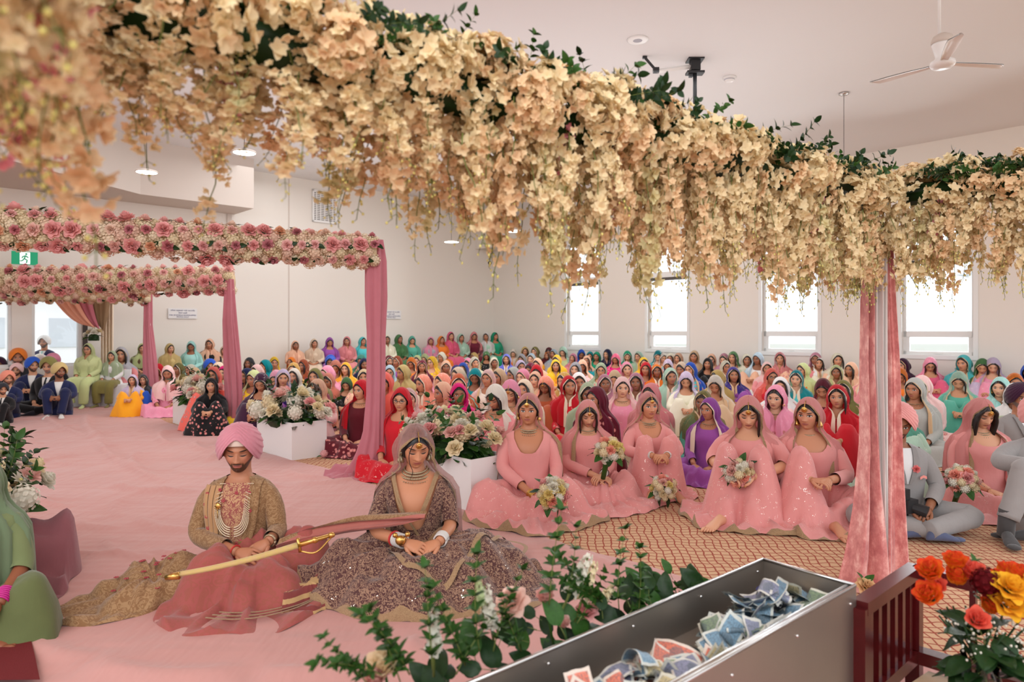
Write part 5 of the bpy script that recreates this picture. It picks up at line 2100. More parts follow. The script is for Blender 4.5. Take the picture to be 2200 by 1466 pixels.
m = MB()
beam(m, R0 - (0, 0, .022), R1 + (R1 - R0) * .03 - (0, 0, .022), .052, .045)
beam(m, R1 - (0, 0, .022), R2 - (0, 0, .022), .052, .045)
link('top_rail', m.mesh('top_rail', ['red_lacquer'], False), t0)
for q in (R0, R1, R2):
    m = MB()
    m.box(np.array([q[0], q[1], .24]) - base, (.05, .05, .48), Rz(math.atan2(D2[1], D2[0])))
    link('corner_post', m.mesh('corner_post', ['red_lacquer'], False), t0)
m = MB()
lo = lambda q: np.array([q[0], q[1], .15])
beam(m, lo(R0), lo(R1), .045, .05)
beam(m, lo(R1), lo(R2), .06, .05)
link('bottom_rail', m.mesh('bottom_rail', ['red_lacquer'], False), t0)
m = MB()
m.box((0, 0, 0), (.030, .020, .31), Rz(math.atan2(D2[1], D2[0])))
slat = m.mesh('slat', ['red_lacquer'], False)
for q in np.linspace(.14, .88, 6):
    p = R0 + (R1 - R0) * q
    link('slat', slat, t0, None, np.array([p[0], p[1], .31]) - base)
for q in np.linspace(.18, .9, 5):
    p = R1 + (R2 - R1) * q
    link('slat', slat, t0, None, np.array([p[0], p[1], .31]) - base)
m = MB()
c = (R0 + R2) / 2
p0, p1, p3 = R0 - base, R1 - base, R2 - base
p2 = p0 + p3 - p1
for p in (p0, p1, p2, p3):
    p[2] = .10
slab(m, [p0 + D2 * .03, p1 - D1 * .05, p3, p2], .02)
o = link('base_board', m.mesh('base_board', ['light_board'], False), t0)

# vase of orange roses on the board
vp = PS(2108, 1290, 690)
vp[2] = .125
t0 = thing('vase', 'clear glass vase holding the orange roses', 'vase', vp)
m = MB()
m.lathe([(.045, 0), (.075, .02), (.088, .08), (.080, .15), (.055, .21), (.046, .25), (.056, .285)], 36, caps=False)
m.lathe([(.053, .283), (.043, .25), (.052, .21), (.076, .15), (.084, .08), (.070, .022), (.01, .012)], 36, caps=False)
link('glass', m.mesh('glass', ['pane_glass']), t0)
m = MB()
m.lathe([(.004, .014), (.068, .024), (.081, .08), (.073, .148), (.066, .17), (.003, .17)], 30)
link('water', m.mesh('water', ['pane_glass']), t0)
rg = rnd('vase')
t1 = thing('rose_bouquet', 'bunch of orange and yellow roses with baby\'s breath in the glass vase', 'bouquet', vp + (0, 0, .27))
m = MB()
for i in range(14):
    a = i * 2.4
    m.tube([(math.cos(a) * .04, math.sin(a) * .04, -.24), (math.cos(a + 1) * .01, math.sin(a + 1) * .01, -.02), (math.cos(a + 2) * .12, math.sin(a + 2) * .10, .13)], [.004, .004, .003], 5)
link('stems', m.mesh('stems', ['leaf_dark']), t1)
OR, YE, CO, SA = srgb(248, 150, 60), srgb(246, 190, 50), srgb(240, 110, 90), srgb(246, 140, 100)
for u, v, r, kind in ((2000, 1230, 27, 0), (2052, 1210, 24, 0), (2056, 1243, 24, 0), (2012, 1262, 22, 2), (1997, 1280, 28, 0), (2092, 1234, 26, 2), (2160, 1232, 24, 0), (2182, 1238, 26, 0), (2170, 1262, 26, 1), (2165, 1298, 27, 1), (2125, 1304, 22, 0),
                      (2098, 1332, 23, 2), (2194, 1312, 24, 2), (2190, 1262, 22, 1), (2215, 1280, 26, 0), (2230, 1250, 24, 1), (2145, 1248, 22, 0)):
    yy = F / 690 + rg.uniform(-.07, .05)
    p = P(u, v, yy)
    d = (p - (vp + (0, 0, .33)))
    me = rg.choice(FIRE) if kind == 0 else rg.choice(BUDS if kind == 2 else ROSES)
    put('rose', me, t1, p - vp - (0, 0, .27), d + np.array([0, -.12, .05]), r / 690 * 1.32, rg, {0: OR, 1: YE, 2: CO}[kind])
p = P(2118, 1252, F / 690 - .02)
put('carnation', HYD[0], t1, p - vp - (0, 0, .27), (0, -.5, .6), .046, rg, srgb(96, 6, 16))
m = MB()
for i in range(130):
    a, q = rg.random() * 6.28, rg.random() ** .5
    m.ball((math.cos(a) * .13 * q, -.04 + math.sin(a) * .08 * q, .08 + rg.uniform(-.06, .08)), .0042, 5, 4)
o = link('babys_breath', m.mesh('babys_breath', ['breath']), t1)
o['kind'] = 'stuff'
for i in range(46):
    a = i * 2.4
    zz = rg.uniform(-.06, .11)
    put_leaf('leaf', LEAF[1], t1, (math.cos(a) * .045, math.sin(a) * .045 - .01, zz), (math.cos(a), math.sin(a), rg.uniform(-.7, .7)), rg.uniform(.07, .12), rg)
put('leaf_sprig', SPRIG[0], t1, (.01, .02, .16), (0.05, 0, 1), .45, rg)

# white rose beside the trough and the dropped bloom on the carpet
t0 = thing('cut_rose', 'single cream rose lying by the far corner of the steel trough', 'flower', FL(1862, 1290) + (0, 0, .02))
rg = rnd('w')
put('rose', ROSES[0], t0, (0, 0, .05), (0, -.6, .6), .05, rg, srgb(232, 196, 150))
put_leaf('leaf', LEAF[0], t0, (0, .02, .06), (-.3, 0, .8), .07, rg)
put_leaf('leaf', LEAF[0], t0, (0, .02, .06), (.5, 0, .6), .07, rg)
t0 = thing('carnation_bloom', 'pale pink carnation dropped on the carpet between the white boxes', 'flower', FL(696, 985) + (0, 0, .03))
put('carnation', HYD[1], t0, (0, 0, .02), (0, -.3, .8), .045, rg, srgb(240, 190, 190))
put_leaf('leaf', LEAF[0], t0, (-.02, -.02, .0), (-1, -.4, 0), .06, rg)

# greenery and blooms standing behind the trough
gb = A0 + LD * .55 - WD * .10
gb[2] = 0
t0 = thing('flower_arrangement', 'leafy low arrangement of white blooms along the back of the steel trough', 'flower arrangement', gb)
m = MB()
m.box((0, 0, .18), (1.0, .10, .36), Rz(math.atan2(LD[1], LD[0])))
link('foam', m.mesh('foam', ['leaf_dark'], False), t0)
rg = rnd('green')


def gp(u, v, off=.10):
    """point above the back edge of the trough seen at the pixel"""
    q = (u - 1100) / F
    o = A0 - WD * off
    l = (q * o[1] - o[0]) / (LD[0] - q * LD[1])
    p = o + LD * l
    return P(u, v, p[1]), l


RUSCUS = [sprig_mesh('leaf_sprig', 'r%d' % i, L=.30, n=20, leaf=.046, w=.012, mat='leaf', bend=.3) for i in range(4)]
for u, v, du, dv, k, var in ((1180, 1300, 5, -115, 1.0, 0), (1215, 1300, 25, -100, .8, 1), (1300, 1300, -70, -70, .9, 2), (1330, 1310, -10, -100, .9, 3), (1370, 1330, 10, -110, .9, 0), (1400, 1330, 40, -60, .6, 1), (1290, 1290, -90, -50, .7, 2), (1420, 1300, 18, -14, .35, 1),
                             (1030, 1400, -20, -115, .95, 0), (1060, 1400, 15, -80, .8, 1), (1000, 1430, -30, -80, .9, 2), (880, 1450, -50, -100, .9, 3), (860, 1466, -20, -60, .8, 0), (820, 1450, -90, -40, .7, 1), (930, 1440, -10, -90, .9, 2), (790, 1470, -50, -50, .6, 2), (1120, 1400, -30, -60, .7, 3),
                             (1240, 1340, 40, -60, .7, 0), (980, 1450, 30, -70, .8, 3), (1350, 1320, 60, -50, .6, 2)):
    p, l = gp(u, v)
    e, _ = gp(u + du, v + dv)
    d = e - p
    put('leaf_sprig', RUSCUS[var], t0, p - gb, d / (np.linalg.norm(d) + 1e-6) + np.array([0, rg.uniform(-.2, .2), 0]), k * .92, rg)
for i in range(120):
    l = rg.uniform(-.02, 1.42)
    o = A0 + LD * l - WD * rg.uniform(.07, .20)
    z = rg.uniform(.34, .56) if l > .25 else rg.uniform(.30, .45)
    a = rg.random() * 6.28
    put_leaf('leaf', rg.choice((LEAF[1], LEAF[1], LEAF[0])), t0, np.array([o[0], o[1], z]) - gb, -WD * rg.uniform(.1, 1) + LD * rg.uniform(-1, 1) + np.array([0, 0, rg.uniform(.0, 1.2)]), rg.uniform(.06, .105), rg, (rg.uniform(-.4, .4), -1, .5))
for u, v, du, dv, kind, sz, col in ((1225, 1275, 20, -40, 's', .13, WHITE), (1250, 1290, 10, -30, 's', .12, CREAM), (1280, 1300, 20, -20, 's', .10, CREAM), (1055, 1345, -5, -30, 's', .12, WHITE), (932, 1400, 0, -30, 's', .11, WHITE), (1035, 1300, -4, -30, 's', .07, srgb(214, 226, 180)),
                                    (1100, 1295, -10, -24, 'r', .048, srgb(246, 210, 196)), (825, 1432, -4, -24, 'r', .052, srgb(246, 226, 190)), (805, 1462, 0, -20, 'r', .04, BLUSH), (1170, 1285, 0, -20, 'r', .035, srgb(240, 190, 180)), (1260, 1315, 0, -20, 'r', .035, PINK), (1210, 1340, 0, -20, 'r', .03, BLUSH)):
    p, l = gp(u, v, .13)
    e, _ = gp(u + du, v + dv, .13)
    d = e - p
    if kind == 's':
        put('stock_flower', rg.choice(STOCK), t0, p - gb - d * .0, d / np.linalg.norm(d), sz, rg, col)
    else:
        put('rose', rg.choice(BUDS + ROSES[:1]), t0, p - gb, d / np.linalg.norm(d) + np.array([0, -.3, 0]), sz, rg, col)
        m = MB()
        m.tube([p - gb, p - gb + np.array([.03, .0, -.16])], [.004, .004], 5)
        link('flower_stem', m.mesh('flower_stem', ['leaf']), t0)

# ---------------------------------------------------------------- people: colours
C = {k: srgb(*v) for k, v in dict(
    peach=(240, 188, 156), beige=(222, 198, 172), purple=(150, 78, 160), rose=(224, 138, 140), turquoise=(84, 196, 200), cream=(236, 230, 206),
    green=(74, 118, 72), jade=(90, 172, 150), pink=(238, 150, 176), orange=(238, 128, 44), hotpink=(226, 96, 130), mint=(178, 212, 190), maroon=(104, 26, 46),
    white=(232, 230, 228), emerald=(32, 158, 118), khaki=(206, 180, 120), aqua=(162, 214, 206), brown=(98, 74, 54), lightgreen=(200, 208, 150), sage=(176, 190, 156),
    red=(206, 28, 42), coral=(244, 110, 96), yellow=(244, 196, 40), marigold=(250, 168, 30), navy=(28, 36, 78), black=(20, 18, 20), teal=(0, 138, 146), blue=(34, 84, 188),
    periwinkle=(98, 104, 206), grey=(170, 168, 174), lilac=(196, 180, 206), magenta=(226, 16, 118), salmon=(236, 146, 122), gold=(190, 160, 96), olive=(130, 122, 66),
    lime=(202, 214, 150), paleblue=(186, 210, 224), palepink=(244, 200, 196), mauve=(204, 140, 160), ochre=(190, 146, 74), charcoal=(44, 44, 50), plum=(58, 22, 50),
    silver=(180, 182, 176), burgundy=(92, 16, 30), ivory=(238, 228, 214), rust=(176, 84, 48), indigo=(58, 44, 120), sand=(206, 176, 140), bridal=(226, 150, 146), suit=(150, 146, 144), tan=(196, 170, 130)).items()}
CN = dict(lightgreen='light green', paleblue='pale blue', palepink='pale pink', hotpink='hot pink', suit='grey')
nm = lambda c: CN.get(c, c)
SKIN = [srgb(222, 170, 138), srgb(206, 150, 116), srgb(184, 126, 94), srgb(152, 100, 72)]


def glasses(t, Hm):
    m = MB()
    for s in (1, -1):
        a = np.arange(15) * 2 * math.pi / 14
        m.tube(np.stack([s * .032 + .020 * np.cos(a), np.full(15, -.108), .002 + .015 * np.sin(a)], -1), [.0022] * 15, 5)
        m.tube([(s * .052, -.106, .006), (s * .076, -.03, .006), (s * .078, .01, .004)], [.0018] * 3, 4)
    m.tube([(-.012, -.110, .004), (.012, -.110, .004)], [.002] * 2, 4)
    m.xform(Hm)
    link('eyeglasses', m.mesh('eyeglasses', ['eyeglass_frame']), t)


def tikka(t, Hm, s=1.0):
    m = MB()
    m.tube([(0, -.055, .112), (0, -.088, .086), (0, -.103, .066)], [.0028] * 3, 5)
    m.ball((0, -.106, .052), (.012 * s, .004, .012 * s), 12, 6)
    m.ball((0, -.109, .052), (.006 * s, .004, .006 * s), 8, 5)
    for q in range(9):
        a = math.pi + math.pi * q / 8
        m.ball((.014 * s * math.cos(a), -.107, .051 + .014 * s * math.sin(a)), .0026, 5, 4)
    m.xform(Hm)
    link('forehead_pendant', m.mesh('forehead_pendant', ['gold']), t)


def earrings(t, Hm, s=1.0, mat='gold'):
    for sd in (1, -1):
        m = MB()
        m.ball((sd * .080, -.012, -.032), (.007 * s, .006, .008 * s), 8, 6)
        m.lathe([(.001, 0), (.006 * s, -.004), (.012 * s, -.018 * s), (.013 * s, -.024 * s), (.002, -.026 * s)], 12, c=(sd * .081, -.012, -.040))
        for q in range(6):
            a = q * 1.05
            m.ball((sd * .081 + .011 * s * math.cos(a), -.012 + .011 * s * math.sin(a), -.040 - .029 * s), .003, 5, 4)
        m.xform(Hm)
        link('earring', m.mesh('earring', [mat]), t)


def choker(t, Tm, rows=2, z=.600, r=.068, mat='kundan', drops=True, tilt=.35, n=34):
    m = MB()
    for k in range(rows):
        rr = r + .011 * k
        for q in range(n):
            a = -1.95 + 3.9 * q / (n - 1)
            m.ball((rr * math.sin(a), .008 - rr * 1.02 * math.cos(a), z - .014 * k - tilt * .045 * math.cos(a)), (.0062, .0045, .0072), 6, 5)
    if drops:
        rr = r + .011 * rows
        for q in range(n // 2):
            a = -1.4 + 2.8 * q / (n // 2 - 1)
            m.ball((rr * math.sin(a), .008 - rr * 1.02 * math.cos(a), z - .014 * rows - .004 - tilt * .045 * math.cos(a)), .0045, 6, 4)
    m.xform(Tm)
    link('necklace', m.mesh('necklace', [mat]), t)


def bangles(t, wr, el, mat='gold', n=4, r=.031, gap=.010, start=.02, name='bangle'):
    wr, el = np.array(wr, float), np.array(el, float)
    d = (el - wr) / np.linalg.norm(el - wr)
    for k in range(n):
        m = MB()
        a = np.arange(17) * 2 * math.pi / 16
        M = frame(wr + d * (start + gap * k), d, (0, 0, 1))
        p = np.stack([r * np.cos(a), np.zeros(17), r * np.sin(a)], -1) @ M[:3, :3].T + M[:3, 3]
        m.tube(p, [gap * .42] * 17, 6)
        link(name, m.mesh(name, [mat]), t)


# ---------------------------------------------------------------- the couple and the bridal party
def bouquet(loc, r, label, seed, tilt=(0, -.4, 1), hold=None):
    rg = rnd(seed)
    t0 = thing('bouquet', label, 'bouquet', loc, 0, 'bridesmaids\' bouquets')
    d = np.array(tilt, float)
    d /= np.linalg.norm(d)
    Q = np.array(Vector(d).to_track_quat('Z', 'Y').to_matrix())
    for i in range(22):
        z = 1 - 1.25 * (i + .5) / 22
        a = i * 2.39996
        q = math.sqrt(max(0, 1 - z * z))
        v = Q @ np.array([q * math.cos(a), q * math.sin(a), z])
        k = rg.random()
        if k < .62:
            put('rose', rg.choice(ROSES), t0, v * r * .82, v, r * rg.uniform(.30, .42), rg, rg.choice((CREAM, WHITE, YEL, BLUSH, srgb(248, 178, 160), PINK)))
        else:
            put('hydrangea', rg.choice(HYD), t0, v * r * .8, v, r * rg.uniform(.26, .36), rg, rg.choice((CREAM, WHITE)))
    for i in range(9):
        a = i * .7
        v = Q @ np.array([math.cos(a), math.sin(a), -.1])
        put_leaf('leaf', rg.choice(LEAF), t0, v * r * .55, v, r * .9, rg)
    m = MB()
    m.tube([Q @ np.array([0, 0, 0]), Q @ np.array([0, 0, -r * 2.0])], [r * .22, r * .16], 8)
    link('stems', m.mesh('stems', ['leaf']), t0)
    return t0


def hero(u, v, label, s=None, scale=1.0, rz=0.0, cols=None, names={}, mats={}, **kw):
    top = .855 if kw.get('sex') != 'm' else .885
    if s is None:
        s = (v - HV) / (HC - top * scale)
    else:
        scale = (HC - (v - HV) / s) / top
    ms = person_meshes(label[:20], lod=2, **kw)
    loc = ((u - 1100) / s, F / s, 0)
    t = place_person(ms, loc, rz, label, cols, scale, None, mats, names)
    return t, ms, loc


BR = dict(skin=srgb(206, 146, 110), hair=(0, 0, 0), scarf=C['bridal'], dress=C['bridal'], skirt=C['bridal'])

# bridesmaid beside the white box, arms straight down to her knee
el, wr = (.215, -.03, .30), (.17, -.36, .155)
t, ms, loc = hero(1136, 848, 'bridesmaid in pink with square neckline and nose ring, beside the near white box', scale=1.06, rz=-.05, cols=dict(BR, skin=srgb(194, 132, 98)), yaw=-.12, pitch=.05, neck=.095,
                  scarf='back', skin='skin_maid', arms=((el, wr), ((-.205, -.05, .30), (.06, -.36, .150))), lapR=.50, lapC=(.05, -.26), drape_kw=dict(border=1, fold=.03), cloth=('cloth',), skirt=('cloth_sequin', 'gold_lace'),
                  scarf_mats=('cloth_sheer', 'gold_lace'), sleeve_end=.86, hood_kw=dict(phi0=.78, fold=.014))
tikka(t, ms['Hm'], 1.5)
earrings(t, ms['Hm'], 1.4)
choker(t, ms['Tm'], 2)
bangles(t, wr, el, 'gold', 5)
bangles(t, (.06, -.36, .150), (-.205, -.05, .30), 'gold', 6)
m = MB()
m.tube(np.array([[.012 + .008 * math.cos(a), -.112 - .004 * math.sin(a), -.036 + .008 * math.sin(a)] for a in np.linspace(0, 6.28, 13)]), [.0013] * 13, 5)
m.xform(ms['Hm'])
link('nose_ring', m.mesh('nose_ring', ['gold']), t)
bouquet(PS(1187, 1062, 304), .115, 'white, yellow and pink bouquet leaning on the first bridesmaid\'s knee', 'q1', (.3, -.7, .4))

el, wr = (.20, -.08, .30), (.10, -.30, .235)
t, ms, loc = hero(1262, 862, 'bridesmaid in pink with loose curls, scarf drawn closed, holding a bouquet upright', scale=.95, rz=0, cols=dict(BR, skin=srgb(214, 156, 122)), yaw=.05, pitch=.38, neck=.03,
                  scarf='open', skin='skin_bride', arms=((el, wr), ((-.20, -.08, .30), (.06, -.31, .225))), lapR=.52, lapC=(.10, -.26), drape_kw=dict(fold=.03), skirt=('cloth_sequin', 'gold_lace'), hairlong=2,
                  scarf_mats=('cloth_soft', 'gold_lace'), hood_kw=dict(phi0=.66, fold=.014))
tikka(t, ms['Hm'], 1.3)
choker(t, ms['Tm'], 1)
bangles(t, wr, el, 'white_bangle', 5)
bouquet(PS(1307, 972, 268), .12, 'cream and pink bouquet held up by the second bridesmaid', 'q2', (.15, -.3, 1))

t, ms, loc = hero(1393, 845, 'bridesmaid in pink hugging both knees, silver forehead pendant, third of the bridal row', scale=1.0, rz=.03, cols=dict(BR, skin=srgb(206, 144, 108)), yaw=.08, pitch=.02, neck=.075,
                  scarf='back', skin='skin_maid', legs='knees', arms='hug', lapR=.36, lapC=(0, -.26), drape_kw=dict(fold=.014, slope=5, ripple=.04), skirt=('cloth_sequin', 'gold_lace'),
                  scarf_mats=('cloth_sheer', 'gold_lace'), hood_kw=dict(phi0=.80, hem=.25), feet=[((.10, -.52, .05), (.25, -1, -.05)), ((-.10, -.52, .05), (-.25, -1, -.05))])
tikka(t, ms['Hm'], 1.3)
earrings(t, ms['Hm'], 1.2, 'kundan')
choker(t, ms['Tm'], 2)
bangles(t, (.05, -.43, .36), (.235, -.18, .36), 'white_bangle', 3, start=.03)
bangles(t, (-.05, -.43, .36), (-.235, -.18, .36), 'white_bangle', 3, start=.03)
bouquet(PS(1426, 1050, 268), .105, 'yellow and white bouquet lying at the third bridesmaid\'s feet', 'q3', (.1, -.8, .5))

t, ms, loc = hero(1612, 850, 'bridesmaid in pink leaning forward with arms wrapped round her knee, head bowed', scale=1.06, rz=-.48, cols=dict(BR, skin=srgb(222, 166, 132)), yaw=.15, pitch=.30, lean=.10, neck=.03, fat=1.18,
                  scarf='open', skin='skin_bride', legs='knees', arms=(((.27, -.16, .38), (.08, -.43, .33)), ((-.25, -.18, .38), (-.07, -.45, .34))), lapR=.46, lapC=(0, -.27), drape_kw=dict(fold=.026, slope=3.4, border=1),
                  skirt=('cloth_sequin', 'gold_lace'), scarf_mats=('cloth_soft', 'gold_lace'), hairlong=1, hood_kw=dict(phi0=.74, fold=.016), sleeve_end=.62, feet=[((-.10, -.60, .05), (-.3, -1, -.05))])
tikka(t, ms['Hm'], 1.6)
bangles(t, (.08, -.43, .33), (.27, -.16, .38), 'kundan', 2, start=.03)
bouquet(PS(1587, 1013, 292), .105, 'pink and cream bouquet hanging from the leaning bridesmaid\'s wrist', 'q4', (0, -.7, -.3))

t, ms, loc = hero(1735, 857, 'bridesmaid in pink looking left with big gold earring, hands clasped on raised knee', scale=1.04, rz=-.12, cols=dict(BR, skin=srgb(206, 146, 114)), yaw=-.55, pitch=.08, neck=.07, fat=1.18,
                  scarf='open', skin='skin_maid', legs='oneknee', arms=(((.25, -.12, .30), (.02, -.42, .33)), ((-.27, -.14, .31), (-.10, -.43, .33))), lapR=.50, lapC=(.04, -.26), drape_kw=dict(fold=.026, border=1, slope=3),
                  skirt=('cloth_sequin', 'gold_lace'), scarf_mats=('cloth_soft', 'gold_lace'), hood_kw=dict(phi0=.80, fold=.016), feet=[((.0, -.58, .05), (.1, -1, -.05))])
tikka(t, ms['Hm'], 1.8)
earrings(t, ms['Hm'], 1.9)
choker(t, ms['Tm'], 1)
bangles(t, (-.10, -.43, .33), (-.27, -.14, .31), 'kundan', 2, start=.03)
bouquet(PS(1643, 1080, 287), .12, 'yellow, white and pink bouquet lying between the last two bridesmaids', 'q5', (.1, -.8, .5))

t, ms, loc = hero(2105, 858, 'bridesmaid in pink with round forehead pendant, seated apart between two men in grey', scale=1.0, s=262, rz=-.05, cols=dict(BR, skin=srgb(222, 166, 132)), yaw=.02, pitch=.35, neck=.06, fat=1.15,
                  scarf='open', skin='skin_bride', lapR=.50, lapC=(.0, -.26), skirt=('cloth_sequin', 'gold_lace'), scarf_mats=('cloth_soft', 'gold_lace'), hairlong=3, hood_kw=dict(phi0=.72, fold=.016))
tikka(t, ms['Hm'], 1.8)
choker(t, ms['Tm'], 2)
bouquet(PS(2066, 1034, 296), .11, 'cream and white bouquet in the lap of the bridesmaid at the far right', 'q6', (-.1, -.5, .8))


def leg_tubes(t, specs, mat, color, name='trousers', rr=(.10, .088, .078, .066, .062)):
    m = MB()
    for hip, knee, ank in specs:
        hip, knee, ank = map(lambda q: np.array(q, float), (hip, knee, ank))
        p = smooth_path([hip, hip + (knee - hip) * .55, knee + (hip - knee) * .06, knee + (ank - knee) * .12, knee + (ank - knee) * .6, ank], 5)
        m.tube(p, np.interp(np.linspace(0, 1, len(p)), [0, .35, .55, .8, 1], rr), 26, folds=.035, seed=name)
    link(name, m.mesh(name, [mat]), t, color)


def suit_front(t, Tm, shirt=(0.8, .8, .8), tie=None, PR=MPROF, open_=.34, off=.022):
    """shirt front, lapels and tie that follow the chest"""
    def pt(x, z, o):
        rx, ry, cy = prof(PR, z)
        th = math.asin(max(-.99, min(.99, x / (rx + o))))
        return np.array([x, cy - (ry + o) * math.cos(th), z])
    m = MB()
    zs = np.linspace(open_, .592, 12)
    m.grid(np.array([[pt((.008 + .062 * ((z - open_) / (.6 - open_)) ** 1.1) * q, z, off - .006) for q in np.linspace(-1, 1, 7)] for z in zs]))
    m.xform(Tm)
    link('shirt_front', m.mesh('shirt_front', ['cloth']), t, shirt)
    for s in (1, -1):
        m = MB()
        m.grid(np.array([[pt(s * ((.008 + .060 * ((z - open_) / (.6 - open_)) ** 1.1) + w * .045 * (1 - .55 * abs((z - .5) / .16) ** 1.5 if z > open_ + .02 else .2)), z, off + .004 + .004 * w) for w in np.linspace(0, 1, 4)] for z in np.linspace(open_, .60, 12)]))
        m.xform(Tm)
        link('lapel', m.mesh('lapel', ['cloth']), t, tuple(c * .85 for c in t_suit))
    if tie is not None:
        m = MB()
        m.grid(np.array([[pt((.010 + .016 * (.58 - z) / .24) * q, z, off + .004) for q in np.linspace(-1, 1, 5)] for z in np.linspace(open_ - .02, .575, 9)]))
        m.ball(pt(0, .578, off), (.015, .010, .013), 8, 6)
        m.xform(Tm)
        link('necktie', m.mesh('necktie', ['cloth']), t, tie)


t_suit = C['suit']
GS = dict(skin=srgb(150, 98, 70), hair=(0, 0, 0), scarf=srgb(236, 160, 156), dress=C['suit'], skirt=C['suit'])
t, ms, loc = hero(1928, 876, 'groomsman in grey suit and pink turban, half behind the velvet pillar', s=293, rz=-.06, cols=GS, sex='m', yaw=-.30, pitch=.30, neck=.03, scarf=None, hair=False, turb=True, skin='skin_beard', legs=None,
                  arms=(((.27, -.05, .30), (.05, -.33, .20)), ((-.27, -.05, .30), (-.07, -.32, .20))), names={'tunic': 'jacket'}, sleeve_end=.93, curl=.9)
suit_front(t, ms['Tm'], (.75, .75, .75))
leg_tubes(t, [((.10, 0, .12), (.40, -.24, .13), (-.02, -.46, .09)), ((-.10, 0, .12), (-.40, -.24, .13), (.02, -.40, .08))], 'cloth', C['suit'])
m = MB()
foot(m, (.02, -.47, .06), (1, .15, 0), sock=True)
foot(m, (-.30, -.42, .06), (-1, .1, 0), sock=True)
m = m
for q, (h, d) in enumerate((((-.0, -.47, .06), (1, .10, -.05)), ((-.02, -.40, .06), (-1, .1, -.05)))):
    m = MB()
    foot(m, h, d, sock=True)
    link('sock', m.mesh('sock', ['cloth']), t, srgb(84, 92, 120))
rg = rnd('bout')
put('boutonniere', ROSES[0], t, (.055, -.165, .455), (0, -1, .3), .026, rg, srgb(244, 150, 150))
m = MB()
m.grid(np.array([[(.085 + .03 * i, -.158 + .012 * i, .375 + .010 * j + (.012 if i == 1 else 0)) for i in range(3)] for j in range(3)]))
link('pocket_square', m.mesh('pocket_square', ['cloth']), t, srgb(240, 150, 140))

t, ms, loc = hero(2236, 858, 'man in grey suit at the right edge resting his forearm on a raised knee', s=300, rz=-.30, cols=GS, sex='m', yaw=.1, neck=.03, scarf=None, hair=False, turb=True, skin='skin_beard', legs=None,
                  arms=(((.27, -.05, .30), (.10, -.33, .22)), ((-.30, -.17, .47), (-.12, -.42, .50))), names={'tunic': 'jacket'}, sleeve_end=.86, hands=(None, (np.array([.55, -.25, -.8]), np.array([-.5, -.6, -.2]), .45)))
suit_front(t, ms['Tm'], (.75, .75, .75))
leg_tubes(t, [((-.10, 0, .12), (-.22, -.38, .47), (-.34, -.44, .16)), ((.10, 0, .12), (.34, -.30, .12), (-.16, -.42, .07))], 'cloth', C['suit'])
for h, d in (((-.35, -.43, .055), (-.10, -1, -.02)), ((-.18, -.40, .05), (-1, .2, 0))):
    m = MB()
    if d[1] == -1:
        m.tube([(-.34, -.44, .22), (-.35, -.43, .05)], [.050, .048], 14)
    foot(m, h, d, sock=True)
    link('sock', m.mesh('sock', ['cloth']), t, srgb(70, 68, 68))
bangles(t, (-.12, -.42, .50), (-.30, -.17, .47), 'gold', 1, .034, .02, .0, 'bracelet')
m = MB()
m.tube([(-.155, -.372, .494), (-.128, -.41, .50)], [.040, .038], 16)
link('shirt_cuff', m.mesh('shirt_cuff', ['cloth']), t, (.8, .8, .8))
m = MB()
m.grid(np.array([[(.02 + .03 * i * (1 - abs(j - 4) * .08), -.46 - .02 * j * .2, .26 - .045 * j) for i in (-1, 0, 1)] for j in range(6)]))
link('necktie', m.mesh('necktie', ['cloth']), t, srgb(236, 138, 134))

t0 = thing('video_camera', 'black video camera with strap held by the groomsman behind the pillar', 'camera', PS(1945, 1085, 312))
m = MB()
m.box((0, 0, 0), (.10, .12, .09), Rz(.4))
m.box((-.03, 0, .08), (.05, .10, .07), Rz(.4))
m.tube([(.03, -.03, -.01), (.10, -.09, -.03)], [.036, .042], 16)
m.tube([(.0, 0, -.05), (.0, .0, -.12)], [.02, .018], 10)
link('camera_body', m.mesh('camera_body', ['black_rubber'], False), t0)
m = MB()
m.tube(smooth_path([(.08, -.02, -.06), (.13, -.03, -.18), (.125, -.02, -.27), (.14, -.05, -.338), (.20, -.06, -.338)], 6), [.004] * 25, 6)
link('cable', m.mesh('cable', ['black_rubber']), t0)

# ---------------------------------------------------------------- the groom
GX, GY = (517 - 1100) / 371, F / 371
glab = 'groom with pink turban and pearl necklaces, seated cross-legged in a tan brocade coat'
gw1, gw2 = (.255, -.235, .285), (.100, -.300, .245)
ms = person_meshes('groom', sex='m', yaw=.22, pitch=.14, lod=3, scarf=None, hair=False, turb=True, skin='skin_groom', scale_head=1.06, neck=.035, cloth=('cloth_groom',), legs=None,
                   arms=(((.250, -.06, .30), gw1), ((-.245, -.06, .27), gw2)), sleeve_end=.90,
                   hands=((np.array([-.75, -.42, -.42]), np.array([-.1, -.75, .65]), .75), (np.array([.92, -.30, -.05]), np.array([0, -.65, .75]), .55)))
GROOM = place_person(ms, (GX, GY, 0), 0, glab, dict(skin=srgb(186, 126, 94), scarf=srgb(206, 134, 146), dress=C['tan']), (HC - (921 - HV) / 371) / .902, None, {}, {'tunic': 'coat'})
t = GROOM
Tm = ms['Tm']


def on_chest(x, z, o, PR=MPROF):
    rx, ry, cy = prof(PR, z)
    th = math.asin(max(-.99, min(.99, x / (rx + o))))
    return np.array([x, cy - (ry + o) * math.cos(th), z])


